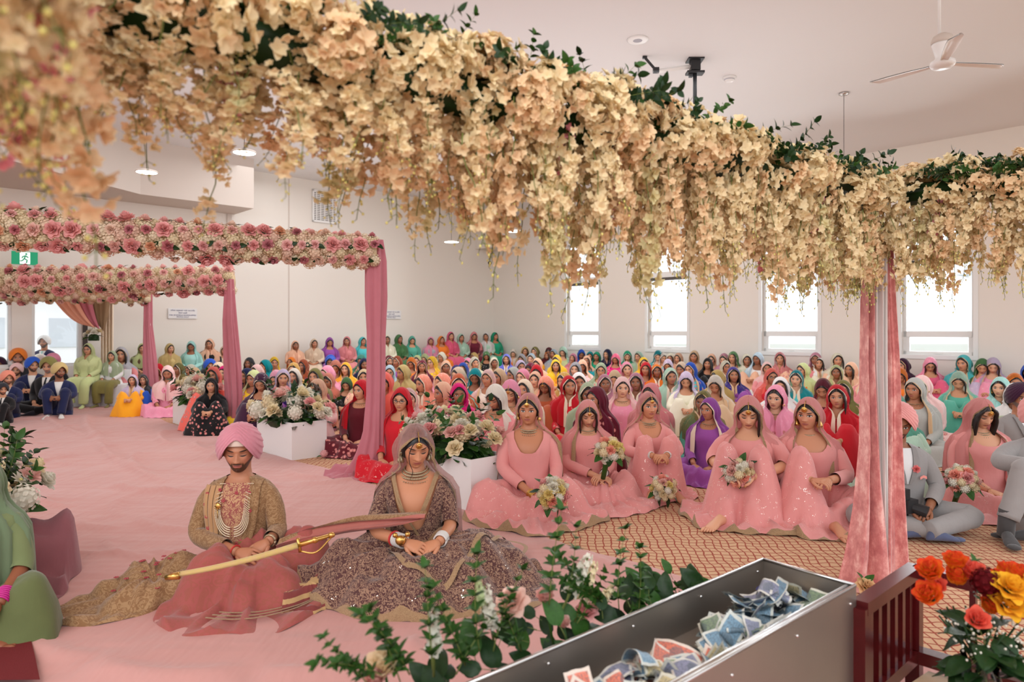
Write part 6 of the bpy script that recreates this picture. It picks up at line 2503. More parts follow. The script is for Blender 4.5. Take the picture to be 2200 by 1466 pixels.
m = MB()   # rose coloured kurta front between the open coat edges
m.grid(np.array([[on_chest((.028 + .055 * math.sin(min(1, (z - .2) / .37) * math.pi * .62)) * q + .012, z, .018) for q in np.linspace(-1, 1, 15)] for z in np.linspace(.20, .588, 24)]))
link('kurta_front', m.mesh('kurta_front', ['cloth_brocade']), t, srgb(150, 84, 76))
for s in (1, -1):
    m = MB()
    m.grid(np.array([[on_chest((.028 + .058 * math.sin(min(1, (z - .2) / .37) * math.pi * .62)) * s + .012 + s * w * .055, z, .024 + .004 * math.sin(w * 9)) for w in np.linspace(0, 1, 8)] for z in np.linspace(.20, .60, 24)]))
    link('coat_placket', m.mesh('coat_placket', ['cloth_groom']), t)
m = MB()   # folded stole over his right shoulder
for k in range(3):
    x0 = -.075 - .030 * k
    m.grid(np.array([[on_chest(x0 - w * .034 - .02 * ((z - .2) / .4) * k * .4, z, .028 + .007 * math.sin(w * 3.14) + .003 * k) for w in np.linspace(0, 1, 6)] for z in np.linspace(.16, .575, 22)]))
link('stole', m.mesh('stole', ['cloth']), t, srgb(182, 140, 98))
m = MB()   # waist sash
a = np.linspace(-1.7, 1.7, 30)
m.grid(np.array([[((prof(MPROF, .2)[0] + .026 + .006 * math.sin(k * 2.2)) * math.sin(q), -(prof(MPROF, .2)[1] + .028 + .006 * math.sin(k * 2.2)) * math.cos(q), .155 + .0145 * k + .01 * math.sin(q * 2)) for q in a] for k in range(8)]))
link('waist_sash', m.mesh('waist_sash', ['cloth']), t, srgb(150, 116, 74))
m = MB()
for k in range(7):
    pass
for k in range(5):
    w = .058 + .007 * k
    b = .345 - .013 * k
    for q in range(74):
        a = math.pi * q / 73
        x = -w * math.cos(a) + .012 + (0.010 if math.cos(a) < 0 else -.01)
        z = .585 - (.585 - b) * math.sin(a) ** .55
        m.ball(on_chest(x * (1 + .2 * math.sin(a)), z, .030 + .002 * k), .0038, 5, 4)
link('pearl_necklace', m.mesh('pearl_necklace', ['pearl']), t)['kind'] = 'stuff'
m = MB()
m.ball(on_chest(-.068, .47, .040), (.017, .006, .017), 12, 6)
for q in range(8):
    m.ball(on_chest(-.068 + .016 * math.cos(q * .785), .47 + .016 * math.sin(q * .785), .040), .0045, 5, 4)
m.tube([on_chest(-.068, .45, .04), on_chest(-.066, .40, .04)], [.002, .002], 4)
link('brooch', m.mesh('brooch', ['gold']), t)
m = MB()   # under-turban at the brow
th = np.linspace(-.75, .75, 22)
g = []
for z, r in ((.050, 1.035), (.066, 1.05), (.085, 1.02)):
    g.append([(.076 * r * math.sin(q), -.0985 * r * math.cos(q), z + .004 * math.cos(q * 3)) for q in th])
m.grid(np.array(g))
m.xform(ms['Hm'])
link('under_turban', m.mesh('under_turban', ['cloth']), t, srgb(226, 206, 190))
bangles(t, gw1, (.285, -.06, .30), 'kundan', 1, .034, .016, .012, 'bracelet')
bangles(t, gw2, (-.275, -.06, .27), 'red_thread', 1, .033, .010, .016, 'wrist_thread')
# embroidered flowers on coat and sleeves
m = MB()
rg = rnd('emb')
for x, z in ((-.155, .53), (-.160, .47), (-.15, .40), (-.145, .33), (-.075, .555), (.10, .54), (.115, .44), (-.04, .50), (.03, .54), (.04, .25)):
    c = on_chest(x, z, .036)
    for q in range(5):
        m.ball(c + np.array([.007 * math.cos(q * 1.257), -.001, .007 * math.sin(q * 1.257)]), (.005, .002, .005), 6, 4)
link('embroidery', m.mesh('embroidery', ['embroidery']), t)['kind'] = 'stuff'

SHL = [((.02, .02, .13, .16), (.08, -.08, .13, .13)), ((.08, 0, .14, .13), (.46, -.10, .19, .105)), ((.0, -.05, .12, .12), (-.02, -.40, .15, .105)), ((.46, -.10, .16, .10), (.22, -.50, .08, .07)), ((-.02, -.40, .13, .10), (.42, -.42, .10, .08)), ((.2, -.25, .10, .12), (.3, -.3, .10, .12))]
m = MB()
drape_mesh(m, SHL, (.22, -.30), lambda th: .47 + .07 * np.cos(th + .2) + .03 * np.cos(2 * th), nr=44, nt=150, fold=.020, nfold=9, seed='shawl', border=0, ripple=.05, slope=2.0)
link('shawl', m.mesh('shawl', ['cloth_shawl']), t)
m = MB()
drape_mesh(m, [((.45, -.50, .03, .06), (.60, -.30, .04, .07))], (.54, -.40), lambda th: .16 + .05 * np.cos(2 * th), nr=14, nt=60, fold=.014, nfold=7, seed='hem2', ripple=.1, lift=.012)
link('shawl_hem', m.mesh('shawl_hem', ['cloth_stripe']), t)
m = MB()
for k in range(3):
    pts = [(.10 + .02 * k, -.70 + .035 * k), (.22, -.72 + .04 * k), (.36, -.70 + .04 * k), (.50, -.60 + .04 * k), (.58, -.48 + .03 * k)]
    path = smooth_path([(x, y, 0) for x, y in pts], 8)
    zz = cap_height(path[:, 0], path[:, 1], SHL, 2.0)
    path[:, 2] = np.maximum(zz, .02) + .022
    m.tube(path, [.006] * len(path), 5, flat=.4)
link('border_stripe', m.mesh('border_stripe', ['gold_lace']), t)
m = MB()
TAIL = [((-.08, -.05, .06, .12), (-.45, -.30, .06, .10)), ((-.3, -.15, .06, .10), (-.6, -.35, .03, .06)), ((-.1, -.35, .05, .10), (-.42, -.52, .04, .08))]
drape_mesh(m, TAIL, (-.34, -.36), lambda th: .34 + .12 * np.cos(2 * (th + .95)) + .05 * np.cos(th + 1.6), nr=36, nt=130, fold=.020, nfold=8, seed='tail', border=0, ripple=.06, slope=1.2)
link('coat_skirt', m.mesh('coat_skirt', ['cloth_groom']), t)
m = MB()
rg = rnd('tailflowers')
for i in range(26):
    a, q = rg.random() * 6.28, rg.random() ** .5 * .22
    x, y = -.34 + q * math.cos(a), -.34 + q * math.sin(a)
    z = max(float(cap_height(np.array([x]), np.array([y]), TAIL, 1.2)[0]), .02) + .03
    for k in range(5):
        m.ball((x + .009 * math.cos(k * 1.257), y + .009 * math.sin(k * 1.257), z), (.006, .006, .003), 6, 4)
link('embroidery', m.mesh('embroidery', ['embroidery']), t)['kind'] = 'stuff'

# sheathed sword across his lap
a, b, c = P(358, 1239, 3.24), P(640, 1172, 3.40), P(712, 1150, 3.46)
t0 = thing('sword', 'curved ceremonial sword in gold cloth sheath lying across the groom\'s lap', 'sword', a)
m = MB()
p = smooth_path([a - a, (b - a) * .33 + (0, 0, -.012), (b - a) * .66 + (0, 0, -.012), b - a], 8)
m.tube(p, np.interp(np.linspace(0, 1, len(p)), [0, .1, 1], [.012, .017, .022]), 14, flat=.7)
link('sheath', m.mesh('sheath', ['cloth_brocade']), t0, srgb(206, 180, 110))
m = MB()
m.tube([b - a, c - a], [.013, .010], 12)
m.ball((b + c) / 2 - a, (.020, .016, .016), 10, 7)
m.ball(c - a, (.020, .014, .014), 10, 7)
m.tube([b - a + (.0, 0, .035), b - a + (.012, 0, -.035)], [.009, .009], 8)
m.tube(smooth_path([b - a + (.01, 0, -.03), b - a + (.09, 0, -.035), c - a + (.0, 0, -.01)], 5), [.005] * 11, 6)
m.tube([(-.004, 0, -.004), (.06, 0, .004)], [.013, .018], 12)
link('hilt', m.mesh('hilt', ['gold']), t0)

# sash joining groom and bride
t0 = thing('sash', 'peach and gold cloth sash running from the groom\'s hands to the bride', 'sash', P(700, 1145, 3.9) * (1, 1, 0))
o0 = np.array(t0.location)
ctrl = [P(596, 1172, 3.74), P(640, 1158, 3.80), P(700, 1142, 3.84), P(760, 1128, 3.80), P(820, 1119, 3.72), P(880, 1112, 3.62), P(914, 1108, 3.58)]
path = smooth_path(ctrl, 6)
wd = np.interp(np.linspace(0, 1, len(path)), [0, .2, .6, 1], [.035, .060, .050, .020])
g = []
for i, (p, w) in enumerate(zip(path, wd)):
    g.append([p - o0 + np.array([.25 * w * q, -.02 * math.sin(q * 5 + i * .2) - .02 * (1 - q * q), w * q * .85 + .006 * math.sin(q * 9 + i * .3)]) for q in np.linspace(-1, 1, 13)])
mat = np.zeros((len(g), 13), int)
mat[:, 9:] = 1
m = MB()
m.grid(np.array(g), mat=mat)
link('sash_cloth', m.mesh('sash_cloth', ['cloth', 'cloth_groom']), t0, srgb(182, 108, 96))

# ---------------------------------------------------------------- the bride
BX, BY = (893 - 1100) / 371, F / 371
bw1, bw2 = (.155, -.30, .285), (-.015, -.315, .290)
be1, be2 = (.205, -.06, .31), (-.225, -.10, .29)
SK = [((0, .02, .14, .17), (0, -.1, .14, .14)), ((.08, 0, .14, .13), (.34, -.22, .17, .11)), ((-.08, 0, .14, .13), (-.34, -.22, .15, .11)), ((.34, -.22, .14, .11), (-.05, -.40, .12, .09)), ((-.34, -.22, .13, .11), (.05, -.42, .11, .09)),
      ((.36, .0, .13, .12), (.52, -.14, .10, .10)), ((.1, -.35, .11, .10), (.32, -.42, .11, .09)), ((-.5, -.05, .06, .08), (-.55, -.3, .05, .09)), ((-.2, -.45, .06, .09), (.1, -.52, .05, .09))]
ms = person_meshes('bride', yaw=.30, pitch=.26, roll=.0, lod=3, scarf='back', skin='skin_bride', neck=.165, cloth=('cloth_bride',), skirt=('cloth_bride', 'gold_lace'), scarf_mats=('cloth_veil', 'gold_lace'),
                   legs=SK, lapR=lambda th: .60 + .09 * np.cos(2 * th + math.pi) + .03 * np.sin(th), lapC=(.06, -.12), drape_kw=dict(nr=60, nt=190, fold=.020, nfold=12, border=1, ripple=.035, slope=1.15), sleeve_end=.56,
                   arms=((be1, bw1), (be2, bw2)), hands=((np.array([-.85, -.35, -.25]), np.array([-.1, -.5, .85]), .55), (np.array([.85, -.35, -.2]), np.array([0, -.55, .8]), .6)), hood_kw=dict(phi0=.80, A=1.05, trim=4, fold=.020, big=1.06, nc=110))
BRIDE = place_person(ms, (BX, BY, 0), .03, 'bride in mauve brown embroidered lehenga and sheer veil, eyes lowered, seated beside the groom', dict(skin=srgb(206, 142, 106), scarf=srgb(190, 140, 132), dress=srgb(110, 74, 70)), (HC - (913 - HV) / 371) / .862, None, {}, {'headscarf': 'veil', 'tunic': 'blouse'})
t = BRIDE
tikka(t, ms['Hm'], 1.5)
earrings(t, ms['Hm'], 1.6, 'kundan')
choker(t, ms['Tm'], 3, z=.612, r=.064, n=40)
m = MB()
p = smooth_path([(.020, -.085, .085), (-.030, -.100, .060), (-.052, -.100, .0), (-.048, -.108, -.05), (-.030, -.112, -.10), (-.042, -.105, -.15)], 6)
m.tube(p @ ms['Hm'][:3, :3].T + ms['Hm'][:3, 3], np.interp(np.linspace(0, 1, len(p)), [0, .2, .8, 1], [.002, .003, .002, .0008]), 6)
link('hair_strand', m.mesh('hair_strand', ['hair']), t)
m = MB()
for s in (1, -1):   # embroidered neckline bands of the blouse
    m.grid(np.array([[on_chest(s * (.012 + .100 * q ** .8) + w * .016 * s, .36 + .235 * q - .0 * w, .022, FPROF) for w in (0, .5, 1, 1.6)] for q in np.linspace(0, 1, 18)]))
m.grid(np.array([[on_chest(-.10 * (1 - 2 * q) * .9 + .0, .46 - .30 * q + w * .018, .026, FPROF) for w in (0, .5, 1, 1.5)] for q in np.linspace(0, 1, 14)]))
link('blouse_band', m.mesh('blouse_band', ['gold_lace']), t)
bangles(t, bw2, be2, 'white_bangle', 6, .034, .012, .025)
bangles(t, bw2, be2, 'red_thread', 1, .036, .014, .10, 'wrist_thread')
bangles(t, bw1, be1, 'white_bangle', 5, .034, .012, .02)


def lay(pts, w, caps, name, mat, par, loc, slope, lift=.03, color=None, n=6, off=(0, 0)):
    """ribbon laid over a draped surface, given as floor pixels"""
    xy = []
    for u, v, z in pts:
        q = FL(u, v, z) - np.array([*loc[:2], 0])
        xy.append((q[0], q[1], 0))
    path = smooth_path(xy, n)
    tn = np.gradient(path, axis=0)
    tn /= np.linalg.norm(tn, axis=1, keepdims=True) + 1e-9
    nr = np.stack([-tn[:, 1], tn[:, 0], tn[:, 0] * 0], -1)
    g = []
    for q in (-1, -.4, .4, 1):
        p = path + nr * w * q
        p[:, 2] = np.maximum(cap_height(p[:, 0], p[:, 1], caps, slope), .02) + lift
        g.append(p)
    mb = MB()
    mb.grid(np.array(g))
    link(name, mb.mesh(name, [mat]), par, color)


bl = (BX, BY, 0)
for pts in ([(834, 1172, .2), (836, 1215, .15), (858, 1262, .1), (905, 1290, .05), (948, 1306, .03), (985, 1290, .03), (1030, 1240, .08), (1066, 1212, .10)],
            [(1036, 1118, .22), (1000, 1140, .22), (950, 1180, .2), (900, 1230, .1), (866, 1252, .1)],
            [(1024, 1130, .22), (985, 1160, .2), (925, 1215, .12), (885, 1248, .1)],
            [(760, 1140, .2), (780, 1170, .15), (792, 1200, .1), (760, 1225, .06), (712, 1232, .04)],
            [(1066, 1212, .1), (1100, 1210, .05), (1130, 1180, .05), (1100, 1150, .1), (1050, 1130, .16)]):
    lay(pts, .013, SK, 'veil_border', 'gold_lace', t, bl, 1.15)
m = MB()
for u, v, z in ((857, 1163, .30), (846, 1152, .30), (872, 1150, .30)):
    c = P(u, v, F / 405) - np.array(bl)
    m.ball(c, (.028, .022, .026) if u == 857 else (.014, .014, .014), 14, 8)
link('gold_ornament', m.mesh('gold_ornament', ['gold']), t)
m = MB()
rg = rnd('tassel')
c = FL(938, 1312, .02) - np.array(bl)
for i in range(40):
    m.ball(c + np.array([rg.uniform(-.045, .045), rg.uniform(-.025, .03), rg.uniform(0, .015)]), .0055, 6, 4)
link('tassel', m.mesh('tassel', ['pearl']), t)

# ---------------------------------------------------------------- people cut by the left edge
t, ms, loc = hero(-44, 985, 'woman in sage green with magenta bangles, cut off by the left edge', s=445, rz=.10, cols=dict(skin=srgb(140, 84, 58), hair=(0, 0, 0), scarf=srgb(102, 120, 90), dress=srgb(112, 124, 82), skirt=srgb(92, 100, 60)), scarf='open',
                  arms=(((.235, -.04, .31), (.25, -.26, .20)), ((-.215, -.03, .30), (-.10, -.27, .175))), lapR=.46, skirt=('cloth', 'gold_lace'), scarf_mats=('cloth', 'gold_lace'), sleeve_end=.66, fat=1.1,
                  feet=[((.16, -.30, .05), (1, -.1, 0))], legs=[((0, .02, .12, .15), (0, -.05, .11, .12)), ((.10, 0, .13, .11), (.33, -.16, .20, .09)), ((-.10, 0, .11, .11), (-.33, -.26, .12, .085)), ((.33, -.16, .15, .085), (.08, -.32, .09, .065)), ((-.33, -.26, .10, .085), (.08, -.35, .07, .065))])
bangles(t, (.25, -.26, .20), (.235, -.04, .31), 'magenta_bangle', 7, .036, .011, .015)
t, ms, loc = hero(-80, 935, 'woman in mauve satin behind the woman in green, only her draped knee in view', s=385, rz=.3, cols=dict(skin=srgb(150, 96, 70), hair=(0, 0, 0), scarf=C['mauve'], dress=srgb(140, 84, 88), skirt=srgb(140, 84, 90)), scarf='wrap',
                  lapR=lambda th: .50 + .12 * np.cos(th - 1.3), legs=[((0, .02, .12, .15), (0, -.05, .11, .12)), ((.10, 0, .20, .11), (.46, -.05, .22, .10)), ((.46, -.05, .15, .10), (.1, -.35, .08, .07)), ((-.1, 0, .1, .1), (-.3, -.3, .1, .08))], drape_kw=dict(fold=.045, nfold=17))

# ---------------------------------------------------------------- the seated congregation
V1, V2 = [], []
rg = rnd('variants')
specs = [('wrap', -.45, .05, .80), ('wrap', -.20, .10, .70), ('open', -.35, .05, .86), ('wrap', .0, .02, .78), ('open', .15, .10, .84), ('wrap', -.6, .10, .72), ('open', -.1, .45, .86), ('wrap', .3, .05, .76), ('wrap', -.3, .25, .64), ('open', -.25, .0, .92), ('wrap', .05, .35, .78), ('open', -.5, .12, .88)]
for i, (st, yw, pt, p0) in enumerate(specs):
    sk = 'skin_down' if pt > .3 else ('skin_bindi' if i % 4 == 1 else 'skin_open')
    kw = dict(scarf=st, yaw=yw, pitch=pt, skin=sk, hairlong=(1 if i % 3 == 0 else 0), roll=rg.uniform(-.08, .08), lean=rg.uniform(-.02, .10), neck=.04, lapR=.38, lapC=(0, -.17), legs='lotus' if i % 3 else 'knees',
              arms='lap' if i % 3 else 'hug', hood_kw=dict(phi0=p0, fold=.013, trim=1), fat=rg.uniform(.95, 1.15))
    V1.append(person_meshes('v%d' % i, lod=1, **kw))
    if i < 8:
        kw['hood_kw'] = dict(phi0=p0, fold=.013, trim=2)
        V2.append(person_meshes('w%d' % i, lod=2, **kw))
VB = [person_meshes('bench%d' % i, lod=1, seat=.46, legs='bench', scarf=st, yaw=yw, pitch=pt, skin=sk, fat=1.12, hood_kw=dict(phi0=.66, trim=1, fold=.014), arms=((( .225, -.03, .32), (.06, -.27, .22)), ((-.225, -.03, .32), (-.06, -.27, .22))))
      for i, (st, yw, pt, sk) in enumerate([('wrap', -.1, .05, 'skin_open'), ('wrap', .3, .05, 'skin_open'), ('open', .0, .35, 'skin_down'), ('wrap', -.4, .1, 'skin_open'), ('open', .2, .0, 'skin_open')])]
VM = [person_meshes('man%d' % i, sex='m', lod=1, scarf=None, hair=False, turb=True, yaw=yw, pitch=pt, skin=sk, legs=None, arms=ar, neck=.03) for i, (yw, pt, sk, lg, ar) in enumerate(
    [(.15, .05, 'skin_beard', 'lotus', 'lap'), (.5, .1, 'skin_beard', 'knees', 'hug'), (.1, .2, 'skin_grey_beard', 'lotus', 'lap'), (-.3, .05, 'skin_grey_beard', 'lotus', 'lap')])]
VMB = person_meshes('manbench', sex='m', lod=1, seat=.46, legs='bench', scarf=None, hair=False, turb=True, yaw=.05, skin='skin_beard', neck=.03)

# u, v of the top of the head, headscarf, dress, extra  (s: px per metre, g: glasses, n: necklace, t: forehead pendant, V: variant, r: turn)
CROWD = [
    # behind and between the aisle arches
    (341, 782, 'red', 'red', dict(s=113)), (361, 787, 'palepink', 'pink', dict(s=126)), (385, 781, 'olive', 'brown', dict(s=112)), (411, 784, 'cream', 'green', dict(s=114)), (419, 791, 'sand', 'olive', dict(s=119)), (470, 779, 'beige', 'rose', {}),
    (458, 790, 'coral', 'coral', dict(V=3)), (482, 787, 'magenta', 'red', {}), (536, 769, 'charcoal', 'navy', {}), (533, 792, 'navy', 'black', {}), (553, 784, 'palepink', 'pink', {}), (547, 796, 'lime', 'yellow', {}),
    (571, 774, 'teal', 'teal', {}), (589, 768, 'yellow', 'cream', {}), (595, 797, 'mauve', 'purple', dict(V=6)), (608, 795, 'lilac', 'indigo', {}), (627, 768, 'orange', 'orange', {}), (631, 780, 'ochre', 'olive', {}),
    (652, 773, 'rust', 'maroon', {}), (632, 793, 'ivory', 'cream', dict(V=3)), (677, 793, 'olive', 'maroon', {}), (690, 800, 'rose', 'coral', dict(s=140)), (706, 786, 'pink', 'pink', {}), (721, 775, 'salmon', 'rose', {}), (711, 767, 'blue', 'blue', {}),
    (743, 780, 'marigold', 'marigold', dict(V=3)), (777, 763, 'jade', 'green', {}), (783, 771, 'navy', 'navy', dict(V=7)), (745, 812, 'green', 'black', dict(V=6, s=142)), (782, 795, 'tan', 'peach', {}), (706, 802, 'salmon', 'coral', dict(s=142)),
    (836, 765, 'burgundy', 'maroon', {}), (853, 766, 'rust', 'purple', {}), (837, 786, 'paleblue', 'white', dict(g=1)), (827, 800, 'coral', 'coral', {}), (867, 785, 'khaki', 'khaki', {}), (884, 769, 'orange', 'orange', dict(V=6)),
    (884, 754, 'yellow', 'olive', {}), (896, 764, 'lime', 'green', {}), (907, 775, 'maroon', 'plum', dict(V=4)), (913, 761, 'lightgreen', 'lime', {}), (928, 767, 'yellow', 'yellow', dict(g=1)), (949, 757, 'cream', 'gold', {}),
    (966, 753, 'charcoal', 'turquoise', {}), (958, 776, 'peach', 'pink', {}), (981, 786, 'indigo', 'navy', {}), (995, 780, 'blue', 'beige', {}), (952, 803, 'salmon', 'salmon', dict(V=5)), (985, 805, 'rust', 'jade', {}),
    (910, 806, 'salmon', 'salmon', dict(V=5, n=1, s=160)), (880, 836, 'palepink', 'mauve', dict(V=7, s=196)), (953, 822, 'peach', 'beige', dict(V=5)),
    (1019, 758, 'gold', 'charcoal', {}), (1045, 756, 'green', 'black', {}), (1007, 770, 'pink', 'pink', {}), (1020, 768, 'cream', 'lime', {}), (1062, 769, 'cream', 'brown', {}), (1072, 793, 'sand', 'beige', dict(V=5)),
    (1088, 762, 'periwinkle', 'periwinkle', dict(V=3)), (1103, 751, 'ivory', 'orange', {}), (1121, 761, 'grey', 'paleblue', {}), (1142, 760, 'paleblue', 'aqua', {}), (1155, 770, 'peach', 'pink', {}), (1128, 746, 'gold', 'ochre', {}),
    (1149, 746, 'olive', 'khaki', dict(V=5)), (1119, 775, 'lilac', 'charcoal', {}), (1123, 794, 'pink', 'purple', dict(V=2)), (1104, 790, 'silver', 'silver', dict(V=5)), (1021, 793, 'teal', 'teal', dict(V=6)), (1048, 796, 'palepink', 'ivory', dict(V=2)),
    (985, 790, 'beige', 'green', {}), (1066, 828, 'ivory', 'rose', dict(V=6, n=1)), (1097, 818, 'pink', 'rose', dict(t=1, V=6)), (1127, 817, 'beige', 'sand', dict(V=3)), (1142, 780, 'maroon', 'red', {}), (1150, 800, 'peach', 'salmon', {}),
    # under the windows
    (1179, 747, 'burgundy', 'maroon', {}), (1189, 751, 'paleblue', 'grey', {}), (1177, 756, 'orange', 'marigold', {}), (1197, 763, 'yellow', 'yellow', {}), (1210, 746, 'mint', 'lightgreen', {}), (1232, 760, 'pink', 'rose', {}), (1249, 752, 'blue', 'navy', {}),
    (1267, 756, 'teal', 'teal', {}), (1260, 765, 'peach', 'teal', dict(V=9)), (1282, 757, 'emerald', 'emerald', dict(V=2)), (1305, 751, 'navy', 'black', {}), (1323, 761, 'hotpink', 'magenta', dict(V=6)), (1348, 755, 'emerald', 'green', {}),
    (1371, 756, 'mint', 'lightgreen', dict(V=5)), (1383, 769, 'yellow', 'marigold', {}), (1414, 754, 'teal', 'turquoise', {}), (1425, 760, 'ivory', 'plum', {}), (1440, 760, 'cream', 'gold', {}), (1435, 773, 'lilac', 'white', dict(V=6)), (1457, 759, 'peach', 'peach', {}),
    (1194, 774, 'yellow', 'marigold', dict(V=3)), (1153, 785, 'red', 'maroon', {}), (1236, 779, 'grey', 'white', {}), (1251, 774, 'peach', 'palepink', {}), (1291, 781, 'sage', 'sage', dict(g=1, V=4)), (1245, 802, 'white', 'paleblue', {}), (1321, 797, 'sand', 'silver', {}),
    (1347, 779, 'pink', 'pink', dict(V=7)), (1367, 803, 'mauve', 'plum', dict(V=3)), (1387, 779, 'red', 'red', {}), (1411, 784, 'orange', 'orange', dict(V=3)), (1441, 792, 'mint', 'mint', dict(V=7)), (1300, 806, 'mauve', 'pink', dict(V=7)),
    (1173, 809, 'salmon', 'rust', dict(t=1, V=6)), (1212, 801, 'ochre', 'ochre', dict(V=5)), (1265, 824, 'sage', 'sage', dict(V=7)), (1281, 833, 'maroon', 'burgundy', {}), (1400, 824, 'rose', 'beige', dict(V=1)), (1337, 812, 'palepink', 'pink', dict(V=4)), (1223, 809, 'red', 'red', dict(V=7)),
    (1491, 754, 'sand', 'tan', {}), (1528, 761, 'peach', 'charcoal', {}), (1520, 770, 'black', 'black', dict(V=9)), (1556, 760, 'mauve', 'lilac', {}), (1559, 776, 'cream', 'ivory', dict(g=1)), (1575, 756, 'green', 'sage', {}), (1604, 762, 'cream', 'peach', dict(V=3)),
    (1628, 758, 'paleblue', 'white', {}), (1648, 779, 'palepink', 'rose', {}), (1676, 758, 'rose', 'peach', dict(V=3)), (1465, 778, 'beige', 'tan', {}), (1483, 780, 'blue', 'turquoise', dict(V=2)), (1474, 800, 'lilac', 'cream', {}), (1576, 790, 'indigo', 'purple', dict(V=3)),
    (1541, 796, 'gold', 'rose', dict(V=5)), (1537, 808, 'ivory', 'sand', dict(V=6)), (1658, 793, 'coral', 'red', dict(g=1, V=4)), (1710, 796, 'teal', 'turquoise', dict(V=1)), (1677, 812, 'white', 'palepink', {}), (1725, 781, 'lime', 'orange', {}),
    (1752, 759, 'mauve', 'rose', {}), (1758, 768, 'white', 'cream', dict(V=3)), (1799, 760, 'cream', 'peach', {}), (1797, 786, 'lime', 'yellow', dict(V=3)), (1828, 779, 'peach', 'rose', {}), (1769, 815, 'maroon', 'burgundy', dict(V=6)), (1812, 819, 'olive', 'sage', {}),
    (1799, 829, 'red', 'red', dict(V=3)), (1667, 828, 'pink', 'pink', dict(V=1)), (1511, 840, 'olive', 'jade', dict(V=1, s=205)), (1524, 857, 'purple', 'purple', dict(V=2, s=222)),
    # right of the velvet pillar
    (1939, 771, 'plum', 'indigo', dict(V=5)), (1998, 769, 'pink', 'hotpink', dict(g=1)), (2068, 764, 'turquoise', 'teal', dict(V=5)), (2133, 770, 'lilac', 'pink', {}), (2110, 772, 'green', 'lilac', dict(V=6)), (1934, 792, 'orange', 'orange', dict(V=6)),
    (1979, 808, 'palepink', 'palepink', dict(V=5)), (1965, 814, 'silver', 'silver', dict(V=2)), (2060, 800, 'mint', 'jade', dict(V=6)), (2146, 811, 'aqua', 'turquoise', dict(V=8)), (2180, 804, 'orange', 'orange', {}), (2178, 824, 'white', 'sage', {}),
    (1917, 845, 'jade', 'mint', {}), (2205, 782, 'blue', 'navy', {}), (1890, 800, 'mint', 'jade', {}), (1862, 790, 'peach', 'rose', {}),
]
FRONT = [
    (454, 814, 'black', 'black', dict(s=152, V=3, label='woman in black headscarf and floral skirt, left of the second drape', skirt='floral')),
    (563, 803, 'plum', 'plum', dict(s=165, V=6, label='young woman in plum gold-edged scarf behind the middle white box')),
    (684, 815, 'peach', 'palepink', dict(s=176, V=0, label='long-haired young woman in peach scarf beside the middle white box', brown=1)),
    (776, 818, 'red', 'burgundy', dict(s=182, V=2, label='woman in red scarf and red embroidered skirt, half behind the nearest aisle drape', skirt='floral')),
    (862, 835, 'red', 'red', dict(s=214, V=4, g=1, label='woman in glasses and red headscarf, behind the flowers left of the bride')),
    (987, 825, 'magenta', 'magenta', dict(s=196, V=7, label='young woman in bright magenta scarf with cream edge, behind the flowers')),
]


def floor_s(u, v, b0=.42):
    q = (u - 1100) / F
    a = (q * (21.57 - .688 * b0) + .588 + .726 * b0) / (.688 + .726 * q)
    y = 21.57 - .726 * a - .688 * b0
    s1 = F / y
    b = (-.588 + .688 * .5 - q * (21.57 - .726 * .5)) / (.726 - .688 * q)
    y2 = 21.57 - .726 * .5 - .688 * b
    return max(s1, F / y2) if b > b0 else s1


placed = []
rg = rnd('crowd')
for row in CROWD + FRONT:
    u, v, sc, dr, ex = row
    s = ex.get('s')
    if s is None:
        s = (v - HV) / (HC - .855 * rg.uniform(.97, 1.04))
        s = max(s, floor_s(u, v))
    scale = min(1.22, (HC - (v - HV) / s) / .855)
    placed.append(dict(u=u, v=v, sc=sc, dr=dr, ex=ex, s=s, scale=scale, x=(u - 1100) / s, y=F / s))


def zone(p):
    u, v = p['u'], p['v']
    for c, w in ((1250, 'first'), (1434, 'second'), (1697, 'third'), (2012, 'fourth')):
        if abs(u - c) < 55 and v < 775:
            return 'below the %s window' % w
    return None


used = set()


def make_label(p):
    if 'label' in p['ex']:
        return p['ex']['label']
    base = 'woman in %s headscarf' % nm(p['sc']) if p['sc'] == p['dr'] else 'woman in %s scarf, %s dress' % (nm(p['sc']), nm(p['dr']))
    gl = ' and glasses' if p['ex'].get('g') else ''
    near = sorted((q for q in placed if q is not p and abs(q['v'] - p['v']) < 34 and abs(q['u'] - p['u']) < 70), key=lambda q: math.hypot(q['u'] - p['u'], 2 * (q['v'] - p['v'])))
    z = zone(p)
    opts = []
    for q in near:
        du, dv = q['u'] - p['u'], q['v'] - p['v']
        rel = ('behind' if dv > 0 else 'in front of') if abs(dv) > abs(du) * .8 else ('left of' if du > 0 else 'right of')
        opts.append('%s one in %s' % (rel, nm(q['sc'])))
    cands = []
    if z:
        cands.append('%s%s, seated %s' % (base, gl, z))
    for o in opts[:4]:
        cands.append('%s%s, seated %s' % (base, gl, o))
        if z:
            cands.append('%s%s, %s, %s' % (base, gl, z, o))
    for i in range(min(4, len(opts))):
        for j in range(i + 1, min(5, len(opts))):
            cands.append('%s%s, %s and %s' % (base, gl, opts[i], opts[j]))
    for c in cands:
        if c not in used and len(c.split()) <= 16:
            used.add(c)
            return c
    c = base + ' in the seated crowd, %s' % (opts[0] if opts else 'centre')
    used.add(c)
    return c


